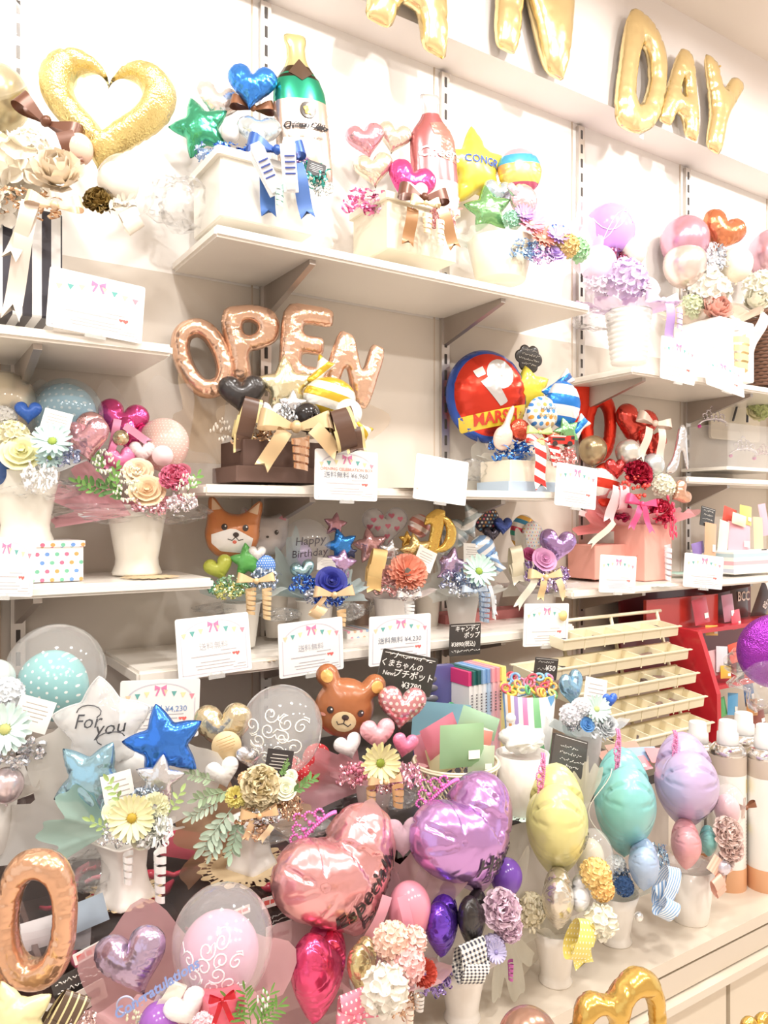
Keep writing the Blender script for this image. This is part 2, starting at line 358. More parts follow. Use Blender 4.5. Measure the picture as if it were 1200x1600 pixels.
SHAPES = {
 'heart': lambda: [heart_pts()],
 'bigheart': lambda: [[(x * .74 + .26 * 16 * math.sin(2 * PI * i / 200 - .0) * 1.0, y * .74 + .26 * (15 * math.cos(2 * PI * i / 200) - 1)) for i, (x, y) in enumerate(heart_pts(200)[::-1])][::-1]],
 'star': lambda: [star_pts(.285, 1.5)],
 'fatstar': lambda: [star_pts(.33, 1.4)],
 'disc': lambda: [ell(.5, .5)],
 'openheart': lambda: [heart_pts(), [(x * .5, y * .5 + 1.4) for x, y in heart_pts(90)]],
 'O': lambda: [ell(.5, .68, p=2.3), ell(.17, .36, p=2.2)],
 'zero': lambda: [ell(.5, .86, p=2.4), ell(.2, .5, p=2.2)],
 'P': lambda: [C2([(-.42, .66), (.1, .68), (.42, .56), (.52, .28), (.42, -.02), (.12, -.14), (-.06, -.14), (-.06, -.66), (-.42, -.66)]), C2([(-.08, .36), (.06, .36), (.14, .26), (.06, .15), (-.08, .15)])],
 'E': lambda: [C2([(-.4, .66), (.42, .66), (.42, .34), (-.04, .34), (-.04, .17), (.3, .17), (.3, -.13), (-.04, -.13), (-.04, -.32), (.42, -.32), (.42, -.66), (-.4, -.66)], 2, .16)],
 'N': lambda: [C2([(-.52, .66), (-.17, .66), (.18, -.02), (.18, .66), (.52, .66), (.52, -.66), (.2, -.66), (-.18, .08), (-.18, -.66), (-.52, -.66)], 2, .16)],
 'D': lambda: [C2([(-.46, .7), (.06, .68), (.42, .44), (.5, 0), (.42, -.44), (.06, -.68), (-.46, -.7)]), C2([(-.12, .36), (.08, .3), (.17, 0), (.08, -.3), (-.12, -.36)])],
 'A': lambda: [C2([(-.16, .7), (.16, .7), (.52, -.7), (.18, -.7), (.1, -.4), (-.1, -.4), (-.18, -.7), (-.52, -.7)], 2, .16), C2([(0, .28), (.08, -.1), (-.08, -.1)])],
 'Y': lambda: [C2([(-.54, .7), (-.2, .7), (0, .28), (.2, .7), (.54, .7), (.18, -.05), (.18, -.7), (-.18, -.7), (-.18, -.05)], 2, .16)],
 'one': lambda: [C2([(-.1, .7), (.22, .7), (.22, -.7), (-.12, -.7), (-.12, .3), (-.34, .2), (-.34, .45)], 2, .16)],
 'em': lambda: [C2([(-.66, .1), (-.56, .36), (-.34, .42), (-.14, .3), (-.02, .5), (.26, .68), (.56, .54), (.68, .2), (.68, -.7), (.46, -.7), (.45, .1), (.36, .3), (.22, .32), (.12, .12), (.1, -.7), (-.1, -.7), (-.12, 0), (-.22, .14), (-.34, .14), (-.42, 0), (-.44, -.7), (-.66, -.7)], 3, .22)],
 'bottle': lambda: [C2([(-.2, 1.36), (.2, 1.36), (.21, 1.2), (.17, 1.12), (.18, .9), (.24, .74), (.42, .5), (.5, .2), (.5, -1.26), (.44, -1.36), (-.44, -1.36), (-.5, -1.26), (-.5, .2), (-.42, .5), (-.24, .74), (-.18, .9), (-.17, 1.12), (-.21, 1.2)], 2, .2)],
 'bear': lambda: [circles([(0, -.08, .44), (-.36, .33, .17), (.36, .33, .17)])],
 'dog': lambda: [C2([(-.5, .62), (-.4, .66), (-.16, .36), (.16, .36), (.4, .66), (.5, .62), (.47, .2), (.5, -.06), (.4, -.32), (.2, -.46), (-.2, -.46), (-.4, -.32), (-.5, -.06), (-.47, .2)], 3, .22)],
 'cat': lambda: [C2([(-.48, .5), (-.4, .52), (-.16, .36), (.16, .36), (.4, .52), (.48, .5), (.5, .1), (.48, -.15), (.34, -.36), (.1, -.44), (-.1, -.44), (-.34, -.36), (-.48, -.15), (-.5, .1)], 3, .22)],
 'heel': lambda: [C2([(-.5, -.62), (-.2, -.66), (.0, -.4), (.14, .08), (.2, -.62), (.3, -.62), (.36, .2), (.42, .56), (.34, .74), (.16, .66), (.02, .3), (-.16, -.16), (-.44, -.42)], 2, .22)],
 'bunny': lambda: [C2([(-.1, .1), (-.02, .62), (.14, 1.02), (.3, .98), (.3, .6), (.2, .12), (.46, -.1), (.5, -.5), (.34, -.86), (.0, -.98), (-.34, -.86), (-.5, -.5), (-.4, -.1)], 3, .24)],
 'moon': lambda: [C2([(-.2, .5), (.2, .48), (.46, .2), (.48, -.2), (.2, -.48), (-.2, -.5), (.1, -.28), (.18, 0), (.1, .28)], 2, .22)],
 'swallow': lambda: [C2([(-.5, .3), (-.1, .16), (.1, .16), (.5, .34), (.42, 0), (.5, -.34), (.1, -.16), (-.1, -.16), (-.5, -.3), (-.42, 0)], 2, .2)],
 'cloud': lambda: [circles([(0, 0, .3), (-.3, .02, .2), (.3, .02, .2), (-.15, .2, .2), (.15, .22, .2), (-.14, -.2, .2), (.16, -.2, .2)])],
}
_THK = {'heart': (.24, .036), 'star': (.17, .032), 'fatstar': (.2, .032), 'disc': (.27, .04), 'openheart': (.17, .028), 'bigheart': (.29, .021), 'O': (.22, .034), 'zero': (.2, .034), 'P': (.2, .034), 'E': (.19, .034), 'N': (.19, .034), 'em': (.13, .03), 'bottle': (.24, .05), 'bear': (.3, .04), 'dog': (.3, .04), 'cat': (.3, .04), 'bunny': (.26, .05), 'heel': (.14, .045), 'cloud': (.03, .05)}
_SH = {}
def shape(kind, seed=1):
    key = (kind, seed)
    if key not in _SH:
        t, st = _THK.get(kind, (.17, .04)); _SH[key] = inflate(norm(SHAPES[kind]()), t, st, {'cloud': 0, 'bottle': .12, 'bigheart': .42, 'dog': .2, 'cat': .2, 'bear': .25, 'O': .3, 'P': .3, 'E': .3, 'N': .3, 'zero': .3, 'em': .3}.get(kind, .45), seed, 19 if kind == 'bigheart' else 20, {'bigheart': .2, 'bottle': .05}.get(kind, .12), 4.0 if kind == 'bigheart' else 1.6)
    return _SH[key]
_BV = {}
def bvh(me):
    if me.name not in _BV: _BV[me.name] = BVHTree.FromPolygons([v.co[:] for v in me.vertices], [p.vertices[:] for p in me.polygons])
    return _BV[me.name]
def surf(me, x, y, e=.008):
    h = bvh(me).ray_cast(Vector((x, y, 5)), Vector((0, 0, -1)))[0]; return (h.z if h else 0) + e
# ------------------------------------------------------------------ lettering
_TX = {}
def text_me(s, bold=0.0, shear=0.0, space=1.0):
    key = (s, bold, shear, space)
    if key in _TX: return _TX[key]
    cu = bpy.data.curves.new('lettering', 'FONT'); cu.body = s; cu.align_x = 'CENTER'; cu.align_y = 'CENTER'; cu.shear = shear; cu.offset = bold; cu.resolution_u = 2; cu.space_character = space
    o = bpy.data.objects.new('lettering', cu); COL.objects.link(o)
    dg = bpy.context.evaluated_depsgraph_get(); dg.update(); me = bpy.data.meshes.new_from_object(o.evaluated_get(dg))
    bpy.data.objects.remove(o); bpy.data.curves.remove(cu); me.name = 'lettering'; me.materials.clear()
    _TX[key] = me; return me
def print_on(parent, s, x, y, size, mat, rollv=0, bold=.01, shear=0, e=.012, name='lettering', space=1.0):
    """lettering that follows the curved skin of a balloon (child of the balloon, in the balloon's own unit space)"""
    src = text_me(s, bold, shear, space); bm = bmesh.new(); bm.from_mesh(src)
    bmesh.ops.triangulate(bm, faces=bm.faces[:])
    for _ in range(2):
        le = [ed for ed in bm.edges if ed.calc_length() > .35]
        if le: bmesh.ops.subdivide_edges(bm, edges=le, cuts=1); bmesh.ops.triangulate(bm, faces=bm.faces[:])
    c, sn = math.cos(math.radians(rollv)), math.sin(math.radians(rollv))
    for v in bm.verts:
        a, b = v.co.x * size, v.co.y * size; X, Y = x + a * c - b * sn, y + a * sn + b * c
        v.co = (X, Y, surf(parent.data, X, Y, e))
    me = bpy.data.meshes.new('lettering'); bm.to_mesh(me); bm.free()
    return obj(name, me, mat, parent)
def patch_on(parent, pts, mat, name, e=.01, n=7):
    """a printed patch (closed outline) lying on a balloon's curved skin"""
    q = [tuple(v) for v in resample(list(pts), .03)] if len(pts) < 14 else list(pts); n = max(n, 4)
    pts = q; c = (sum(p[0] for p in pts) / len(pts), sum(p[1] for p in pts) / len(pts)); mb = MB(); m = len(pts); v = [(c[0], c[1], surf(parent.data, *c, e))]; f = []
    for k in range(1, n + 1):
        for p in pts:
            x, y = c[0] + (p[0] - c[0]) * k / n, c[1] + (p[1] - c[1]) * k / n; v.append((x, y, surf(parent.data, x, y, e)))
    for i in range(m):
        j = (i + 1) % m; f.append((0, 1 + i, 1 + j))
        for k in range(n - 1): a = 1 + k * m; f.append((a + i, a + m + i, a + m + j, a + j))
    mb.add(v, f); return obj(name, mb.mesh('print'), mat, parent)
def line_on(parent, pts, r, mat, name, e=.004):
    mb = MB(); mb.tube([(x, y, surf(parent.data, x, y, e)) for x, y in pts], r, 4); return obj(name, mb.mesh('print'), mat, parent)

# ================================================================== other unit shapes (cached)
_U = {}
def U(key, fn):
    if key not in _U: _U[key] = fn()
    return _U[key]
def lathe(prof, n=28, sq=0, name='pot', cap=True):
    mb = MB(); v = []; f = []; m = len(prof)
    for r, z in prof:
        for i in range(n):
            t = 2 * PI * (i + .5) / n; c, s = math.cos(t), math.sin(t); k = 1
            if sq: k = 1 / (abs(c) ** sq + abs(s) ** sq) ** (1 / sq)
            v.append((r * c * k, r * s * k, z))
    for j in range(m - 1):
        for i in range(n): f.append((j * n + i, j * n + (i + 1) % n, (j + 1) * n + (i + 1) % n, (j + 1) * n + i))
    if cap: f.append(tuple(range(n))[::-1]); f.append(tuple((m - 1) * n + i for i in range(n)))
    mb.add(v, f); return mb.mesh(name)
def balloon_me():   # latex balloon, diameter 1, neck down, with knot
    p = [(.035, -.66), (.05, -.64), (.02, -.615), (.03, -.59)]
    for i in range(1, 17):
        a = -PI / 2 + PI * i / 17; r = .5 * math.cos(a); z = .5 * math.sin(a)
        if z < 0: z *= 1.16
        p.append((max(r, .035), z))
    p.append((.02, .499)); return lathe(p, 30, name='balloon')
def ball_me(): 
    mb = MB(); mb.ball((0, 0, 0), .5, 0, 28); return mb.mesh('ball')
POTS = {   # radius 0.5 at the widest, height 1, z from 0
 'cone': ([(.3, 0), (.33, .01), (.47, .96), (.5, .97), (.5, 1), (.45, 1), (.44, .9)], 0),
 'flare': ([(.33, 0), (.345, .03), (.3, .12), (.31, .2), (.35, .45), (.42, .75), (.5, 1), (.47, 1), (.4, .75)], 0),
 'urn': ([(.4, 0), (.41, .03), (.36, .14), (.355, .2), (.35, .23), (.365, .3), (.43, .62), (.5, .97), (.5, 1), (.46, 1), (.42, .8)], 0),
 'sqvase': ([(.44, 0), (.45, .02), (.42, .1), (.35, .26), (.31, .5), (.33, .74), (.42, .93), (.5, .985), (.5, 1), (.44, 1), (.36, .86)], 9),
 'sqpot': ([(.42, 0), (.43, .02), (.48, .9), (.5, .91), (.5, 1), (.46, 1), (.45, .9)], 9),
 'cup': ([(.3, 0), (.32, .02), (.42, .6), (.5, 1), (.48, 1), (.4, .6)], 0),
 'tall': ([(.36, 0), (.37, .02), (.5, 1), (.47, 1), (.46, .9)], 0),
}
def pot_me(k): return U(('pot', k), lambda: lathe(POTS[k][0], 36 if POTS[k][1] else 28, POTS[k][1]))
def ribbed_me():
    p = [(.36, 0)]
    for i in range(11):
        z = i / 11; r = .36 + .13 * z; p += [(r + .012, z + .02), (r + .02, z + .045), (r + .012, z + .07), (r - .004, z + .088)]
    p += [(.5, 1), (.46, 1)]; return lathe(p, 30)
def box_me(r=.02):
    bm = bmesh.new(); bmesh.ops.create_cube(bm, size=1); bmesh.ops.translate(bm, verts=bm.verts, vec=(0, 0, .5)); bmesh.ops.bevel(bm, geom=bm.edges[:], offset=r, segments=1, affect='EDGES')
    me = bpy.data.meshes.new('box'); bm.to_mesh(me); bm.free(); return me
def petal_strip(L, wd, curl, n=6, tip=.5, twist=0):
    """one petal along +x, cupped; returns verts, faces on a n x 3 grid"""
    v = []; f = []
    for i in range(n):
        t = i / (n - 1); w = wd * (math.sin(PI * min(t * .82 + .1, 1)) ** tip); z = curl * t * t
        for j in (-1, 0, 1): v.append((L * t, j * w / 2, z - .12 * wd * (1 - abs(j)) + twist * j * t))
    for i in range(n - 1):
        for j in range(2): f.append((i * 3 + j, i * 3 + 3 + j, i * 3 + 4 + j, i * 3 + 1 + j))
    return v, f
def rotz(a, T=None): return Matrix.Rotation(a, 4, 'Z')
def gerbera_petal():
    mb = MB(); mb.add(*petal_strip(.4, .115, .06)); return mb.mesh('petal')
def gerbera_center():
    mb = MB(); mb.ball((0, 0, .03), (.1, .1, .06), 0, 14)
    rn = random.Random(3)
    for i in range(40):
        a = i * 2.4; r = .1 * math.sqrt(i / 40) * 1.15; mb.ball((r * math.cos(a), r * math.sin(a), .085 - r * .4), .012, 0, 5)
    return mb.mesh('center')
def gerbera_joined():
    mb = MB(); v, f = petal_strip(.4, .115, .06); rn = random.Random(4)
    for L in range(2):
        for i in range(16): mb.add(v, f, 0, rotz(2 * PI * (i + .5 * L) / 16) @ Matrix.Translation((.09, 0, .03 - .03 * L)) @ Matrix.Rotation(-.25 + .2 * L + rn.uniform(-.1, .1), 4, 'Y'))
    mb.ball((0, 0, .03), (.1, .1, .06), 1, 10); return mb.mesh('gerbera')
def mum_me(n=110, seed=1, ruf=0.0, L=.3, wd=.11, dome=.75):
    """carnation / chrysanthemum head: petals over a dome"""
    mb = MB(); rn = random.Random(seed); v, f = petal_strip(L, wd, .05, 5, .35)
    for i in range(n):
        k = i / n; ph = math.acos(1 - k * 1.05) * .95; a = i * 2.39996
        T = rotz(a) @ Matrix.Rotation(-(PI / 2 - ph) * dome, 4, 'Y') @ Matrix.Translation((.2 - .06 * (1 - k), 0, 0)) @ Matrix.Rotation(rn.uniform(-.6, .6), 4, 'X') @ Matrix.Rotation(rn.uniform(-.25, .25), 4, 'Y')
        vv = [(x, y * (1 + ruf * x), z + ruf * .09 * math.sin(y * 90 + rn.random() * 6) * x * 3) for x, y, z in v]; mb.add(vv, f, 0, T)
    return mb.mesh('flower')
def rose_me(seed=1):
    mb = MB(); rn = random.Random(seed)
    for L, (n, R, ht, lean, wd) in enumerate([(3, .07, .3, .05, .3), (3, .12, .3, .12, .36), (4, .19, .28, .3, .38), (5, .27, .24, .6, .42), (6, .34, .17, .95, .44)]):
        for i in range(n):
            a0 = 2 * PI * (i + .4 * L) / n + rn.uniform(-.1, .1)
            def fn(u, w, R=R, ht=ht, lean=lean, wd=wd, a0=a0):
                s = (u - .5); a = a0 + s * wd / R * (1.0 if R > .1 else 1.3); e = 1 - (2 * s) ** 2 * .35
                rr = R * (.55 + .45 * w) + lean * .16 * w * w + .025 * (w > .85) ; return (rr * math.cos(a), rr * math.sin(a), -.12 + ht * w * e * (1 - lean * .25 * w))
            mb.grid(fn, 7, 5)
    mb.ball((0, 0, -.02), (.3, .3, .1), 0, 10); return mb.mesh('rose')
def hydra_me(n=38, seed=1, fl=.15):
    mb = MB(); rn = random.Random(seed)
    for i in range(n):
        k = (i + .5) / n; ph = math.acos(1 - k * 1.15); a = i * 2.39996; c = Vector((math.sin(ph) * math.cos(a), math.sin(ph) * math.sin(a), math.cos(ph))) * .38
        q = c.to_track_quat('Z', 'Y').to_matrix().to_4x4(); s = rn.uniform(.8, 1.2)
        for p in range(4):
            v, f = petal_strip(fl * s, fl * .95 * s, .03, 4, .4); mb.add(v, f, 0, Matrix.Translation(c) @ q @ rotz(p * PI / 2 + i) @ Matrix.Rotation(-.25, 4, 'Y'))
        mb.ball(c * 1.03, .014, 0, 4)
    return mb.mesh('flower')
def peony_me(seed=1, n=26):
    mb = MB(); rn = random.Random(seed)
    for i in range(n):
        k = i / n; ph = .25 + 1.25 * k; a = i * 2.39996
        v, f = petal_strip(.42, .34, .13, 6, .3); vv = [(x, y, z + .02 * math.sin(y * 40 + i)) for x, y, z in v]
        mb.add(vv, f, 0, rotz(a) @ Matrix.Rotation(-(PI / 2 - ph), 4, 'Y') @ Matrix.Translation((.08, 0, 0)))
    return mb.mesh('flower')
def tinsel_me(n=70, seed=1, L=.3, wd=.05, flat=.6):
    """curled shred: short foil strips, many and uncountable"""
    mb = MB(); rn = random.Random(seed)
    for i in range(n):
        a, b = rn.uniform(0, 2 * PI), rn.uniform(-1, 1); r = .42 * rn.random() ** .4; c = Vector((r * math.cos(a), r * math.sin(a) * flat, b * .25))
        R = rn.uniform(.05, .11); tw = rn.uniform(2.5, 6); q = Matrix.Translation(c) @ Matrix.Rotation(rn.uniform(0, 6), 4, 'X') @ Matrix.Rotation(rn.uniform(0, 6), 4, 'Y')
        w = wd * rn.uniform(.7, 1.3)
        mb.grid(lambda u, v: (R * math.cos(u * tw), R * math.sin(u * tw), (v - .5) * w + u * w * .8), 9, 2, 0, q)
    return mb.mesh('tinsel')
def beads_me(n=60, seed=1, r=.04, flat=.6):
    mb = MB(); rn = random.Random(seed)
    for i in range(n):
        a = rn.uniform(0, 2 * PI); q = .45 * math.sqrt(rn.random()); mb.ball((q * math.cos(a), q * math.sin(a) * flat, rn.uniform(-.15, .15)), r * rn.uniform(.7, 1.2), 0, 6)
    return mb.mesh('beads')
def curl_me(turns=6, taper=.75, wv=.9):
    """hanging coil of curling ribbon, length 1 downwards from z=0, diameter 1 before scaling"""
    mb = MB(); n = int(turns * 14); w = 1 / turns * .62
    mb.grid(lambda u, v: (.5 * (1 - (1 - taper) * u) * math.cos(u * turns * 2 * PI), .5 * (1 - (1 - taper) * u) * math.sin(u * turns * 2 * PI), -u * (1 - w) - v * w), n, 2); return mb.mesh('ribbon')
def bow_me(tails=1, seed=1):
    mb = MB()
    for s in (-1, 1):
        for up, sc in ((.22, 1),):
            T = Matrix.Rotation(s * up, 4, 'Z')
            mb.grid(lambda u, v: (s * .5 * sc * math.sin(PI * u) ** .8, (v - .5) * (.07 + .2 * math.sin(PI * u)), .13 * math.sin(2 * PI * u)), 15, 4, 0, T)
    mb.ball((0, 0, .04), (.075, .09, .08), 0, 10)
    if tails:
        for s in (-1, 1):
            def fn(u, v, s=s):
                x = s * (.04 + .3 * u) + (v - .5) * .2; y = -.05 - .75 * u + (.1 * abs(v - .5) * 2 - .1 if u > .99 else 0) * -1; return (x, y, .05 + .03 * math.sin(u * 7 + s))
            mb.grid(fn, 9, 3)
    return mb.mesh('bow')
def strip_me(wave=.06, vcut=.16, bend=0.0, wd=.3):
    """flat ribbon tail hanging from the origin along -y, length 1"""
    mb = MB(); mb.grid(lambda u, v: ((v - .5) * wd + bend * u * u, -u + (vcut * (1 - abs(v - .5) * 2) if u > .99 else 0), wave * math.sin(u * 6)), 12, 3); return mb.mesh('ribbon')
def loop_me(wd=.7, n=1):
    """one fat standing loop of wired ribbon folded over itself"""
    mb = MB()
    mb.grid(lambda u, v: ((v - .5) * wd + .12 * math.sin(u * PI), .5 * math.sin(u * PI * 1.05) - .05 + .0 * u, .26 * math.cos(u * PI * 1.05)), 16, 4)
    mb.grid(lambda u, v: ((v - .5) * wd * .95 - .06, -.5 * math.sin(u * PI * .95) * .9 + .02, .24 * math.cos(u * PI * 1.0) + .03), 16, 4); return mb.mesh('ribbon')
def fan_me(a0=20, a1=160, seed=1, wave=.06, edge=.07, n=40):
    """stiff wrapping sheet standing behind a bunch: centre at origin, fanning upwards, wavy rim, gently folded"""
    mb = MB(); rn = random.Random(seed); p = [rn.uniform(0, 6) for _ in range(4)]
    def fn(u, v):
        a = math.radians(a0 + (a1 - a0) * u); r = (.5 + edge * math.sin(u * 15 + p[0]) + edge * .6 * math.sin(u * 31 + p[1])) * v
        return (r * math.cos(a), r * math.sin(a), wave * math.sin(u * 12 + p[2]) * v * v + .25 * v * v * .3)
    mb.grid(fn, n, 9); return mb.mesh('sheet')
def collar_me(seed=1, r0=.16, flare=.3, waves=9, amp=.06, hgt=.5):
    """ruffled paper collar round a pot rim (z up), outer radius about .5"""
    mb = MB(); rn = random.Random(seed); p = [rn.uniform(0, 6) for _ in range(3)]
    def fn(u, v):
        a = 2 * PI * u; r = r0 + (.5 - r0) * v + amp * v * v * math.sin(a * waves + p[0]); return (r * math.cos(a), r * math.sin(a), hgt * (v ** 1.3) * .6 + amp * 1.2 * v * math.sin(a * (waves - 2) + p[1]) + amp * .5 * v * math.sin(a * 17 + p[2]))
    mb.grid(fn, 90, 7, wrap=True); return mb.mesh('collar')
def crumple_me(seed=1, flat=.5):
    """crumpled bag / cellophane blob"""
    mb = MB(); rn = random.Random(seed); p = [(rn.uniform(2, 7), rn.uniform(2, 7), rn.uniform(0, 6), rn.uniform(.02, .06)) for _ in range(7)]
    def fn(u, v):
        a = 2 * PI * u; b = PI * (v - .5); k = .5 + sum(q[3] * math.sin(q[0] * a // 1 * 1.0 + q[1] * b * 2 + q[2]) for q in p) * math.cos(b); return (k * math.cos(a) * math.cos(b), k * math.sin(a) * math.cos(b) * flat, k * math.sin(b))
    mb.grid(fn, 30, 18, wrap=True); return mb.mesh('bag')
def leaf_me(L=1, wd=.4):
    mb = MB(); v, f = petal_strip(1, wd, .1, 7, .8); mb.add(v, f); return mb.mesh('leaf')
def doily_me(scal=18, seed=1):
    """round lace mat: scalloped rim, a ring of cut-out holes"""
    mb = MB(); n = scal * 6; rs = [0, .3, .36, .4, .46]
    def P(i, r, z=0): a = 2 * PI * i / n; return (r * math.cos(a), r * math.sin(a), z)
    v = [P(i, r) for r in rs[1:] for i in range(n)] + [P(i, .475 + .028 * math.cos(i * 2 * PI / 6)) for i in range(n)] + [(0, 0, 0)]; f = []
    for i in range(n):
        j = (i + 1) % n; f.append((len(v) - 1, i, j))
        for k in range(4):
            if k == 1 and i % 3 == 0: continue
            if k == 2 and i % 6 in (2, 3): continue
            f.append((k * n + i, (k + 1) * n + i, (k + 1) * n + j, k * n + j))
    mb.add(v, f)
    return mb.mesh('doily', False)
def tiara_me():
    """beaded comb tiara in the XY plane, width 1"""
    mb = MB(); n = 30
    for q in range(2):
        for i in range(n): a = PI * (.08 + .84 * i / (n - 1)); mb.ball((-.5 * math.cos(a), .16 * math.sin(a) - .1 * q * 0 + .0, .12 * math.sin(a) + .05 * q), .034, 0, 5)
    for k, (cx, ht) in enumerate([(-.3, .2), (-.15, .3), (0, .42), (.15, .3), (.3, .2)]):
        for i in range(12):
            t = i / 11; x = cx + .075 * math.sin(t * PI * 2); y = .12 + (ht) * math.sin(t * PI); mb.ball((x, y, .12), .028, 0, 5)
    for x in (-.22, -.08, .08, .22): mb.ball((x, .3 - abs(x) * .5, .12), .045, 0, 6)
    return mb.mesh('tiara')
# ================================================================== parts of arrangements
_sd = [0]
def foil(a, kind, px, py, w, col, dd=.03, yaw=20, pitch=0, roll=0, h=None, t=None, name=None, mat='foil', label=None):
    """foil balloon; col is a hex colour or a ready material"""
    _sd[0] += 1
    m = M(mat, col) if isinstance(col, str) else col
    nm = name or {'heart': 'heart_balloon', 'bigheart': 'heart_balloon', 'star': 'star_balloon', 'fatstar': 'star_balloon', 'disc': 'round_foil_balloon', 'openheart': 'open_heart_balloon', 'bottle': 'bottle_balloon'}.get(kind, 'letter_balloon')
    return a.put(nm, shape(kind, _sd[0] % 2 + 1 if kind in ('heart', 'star') else 1), m, px, py, w, dd, yaw, pitch, roll, h, t, None, label)
def latex(a, px, py, w, col, dd=.03, mat='latex', roll=0, h=None, name='round_balloon', label=None):
    m = M(mat, col) if isinstance(col, str) else col
    o = a.put(name, U('balloon', lambda: balloon_yup()), m, px, py, w, dd, 0, 0, roll, h, w, None, label); return o
def balloon_yup():
    me = balloon_me(); me.transform(Matrix.Rotation(-PI / 2, 4, 'X')); return me
def bubble(a, px, py, w, dd=.03, h=None, tint='ffffff', haze=.15):
    return a.put('clear_bubble_balloon', U('balloon', balloon_yup), M('film', tint, haze), px, py, w, dd, 0, 0, 0, h, w, None, 'clear see-through bubble balloon')
def pot(a, kind, w, h, col, mat='gloss', px=None, py=None, dd=0, rz=33, name='pot', label=None):
    m = M(mat, col) if isinstance(col, str) else col
    me = U('ribbed', ribbed_me) if kind == 'ribbed' else pot_me(kind)
    return a.up(name, me, m, a.px if px is None else px, a.py if py is None else py, w, dd, h, rz - 33, label=label)
def cube(a, px, py, w, h, dep, col, mat='paper', dd=0, rz=0, name='box', label=None):
    m = M(mat, col) if isinstance(col, str) else col
    return a.up(name, U('box', box_me), m, px, py, w, dd, h, rz, None, dep, label=label)
def gerbera(a, px, py, w, col, cen='b9a040', dd=-.05, yaw=15, pitch=25, roll=0):
    m = M('petal', col)
    if w < 48: return a.put('gerbera', U('gerb', gerbera_joined), [m, M('petal', cen)], px, py, w, dd, yaw, pitch, roll, None, w)
    o = a.put('gerbera', U('gerbc', gerbera_center), M('petal', cen), px, py, w, dd, yaw, pitch, roll, None, w)
    rn = random.Random(int(px)); me = U('gerbp', gerbera_petal)
    for L in range(2):
        for i in range(15): obj('petal', me, m, o, rotz(2 * PI * (i + .5 * L) / 15) @ Matrix.Translation((.09, 0, .03 - .03 * L)) @ Matrix.Rotation(-.28 + .22 * L + rn.uniform(-.1, .1), 4, 'Y'))
    return o
def flower(a, kind, px, py, w, col, dd=-.04, yaw=15, pitch=30, roll=0, h=None):
    fn = {'mum': lambda: mum_me(), 'carn': lambda: mum_me(90, 2, 1.0, .3, .2, .9), 'rose': rose_me, 'hyd': hydra_me, 'peony': peony_me, 'hydL': lambda: hydra_me(17, 3, .27)}[kind]
    nm = {'mum': 'chrysanthemum', 'carn': 'carnation', 'rose': 'rose', 'hyd': 'hydrangea', 'peony': 'peony', 'hydL': 'hydrangea'}[kind]
    return a.put(nm, U(kind, fn), M('petal', col), px, py, w, dd, yaw, pitch, roll, h, w)
def tinsel(a, px, py, w, h, col, dd=-.02, n=70, mat='foil', seed=1, wd=.05):
    return a.put('shredded_tinsel', U(('tin', n, seed, wd), lambda: tinsel_me(n, seed, .3, wd)), M(mat, col), px, py, w, dd, 20, 20, 0, h / .6, w * .6, 'stuff')
def beads(a, px, py, w, h, col, dd=-.04, n=60, mat='petal', r=.04, name='berries', seed=1):
    return a.put(name, U(('bead', n, r, seed), lambda: beads_me(n, seed, r)), M(mat, col), px, py, w, dd, 15, 0, 0, h / .6, w, 'stuff')
def curl(a, px, py, w, L, col, dd=-.08, turns=6, mat='ribbon', rz=0, tilt=0):
    """coil hanging from (px, py)"""
    return a.up('curling_ribbon', U(('curl', turns), lambda: curl_me(turns)), M(mat, col), px, py, w, dd, L, rz, tilt=tilt)
def bow(a, px, py, w, col, dd=-.09, roll=0, tails=1, mat='ribbon', h=None, yaw=20, name='ribbon_bow'):
    return a.put(name, U(('bow', tails), lambda: bow_me(tails)), M(mat, col) if isinstance(col, str) else col, px, py, w, dd, yaw, 10, roll, h, w)
def tail(a, px, py, L, wd, col, dd=-.1, roll=0, mat='ribbon', bend=0.0, yaw=20):
    r = round(wd / L, 2)
    return a.put('ribbon_tail', U(('strip', r, bend), lambda: strip_me(.05, .14, bend, r)), M(mat, col) if isinstance(col, str) else col, px, py, L, dd, yaw, 0, roll)
def loop(a, px, py, w, h, col, dd=-.08, roll=0, yaw=20):
    return a.put('ribbon_loop', U('loop', loop_me), M('ribbon', col) if isinstance(col, str) else col, px, py, w, dd, yaw, 0, roll, h, w)
def fan(a, px, py, w, h, col, dd=.06, a0=20, a1=160, op=.6, roll=0, seed=1, yaw=25, kind='frost', name='wrapping_sheet'):
    """sheet standing behind the flowers, fanning from (px, py); w, h full span in pixels"""
    m = M('cello', col) if kind == 'cello' else M('frost', col, op)
    return a.put(name, U(('fan', a0, a1, seed), lambda: fan_me(a0, a1, seed)), m, px, py, w, dd, yaw, 0, roll, h * 2, w)
def collar(a, px, py, w, h, col, dd=0, op=.6, seed=1, kind='frost', waves=9, name='wrapping_collar'):
    m = M('cello', col) if kind == 'cello' else M('frost', col, op)
    return a.up(name, U(('collar', seed, waves), lambda: collar_me(seed, waves=waves)), m, px, py, w, dd, h * 2.2, -33, None, w * .5)
def cello(a, px, py, w, h, dd=.04, seed=1): return a.put('cellophane', U(('crum', seed), lambda: crumple_me(seed)), M('cello', 'ffffff'), px, py, w, dd, 25, 0, 0, h, w, None, 'crinkled clear cellophane')
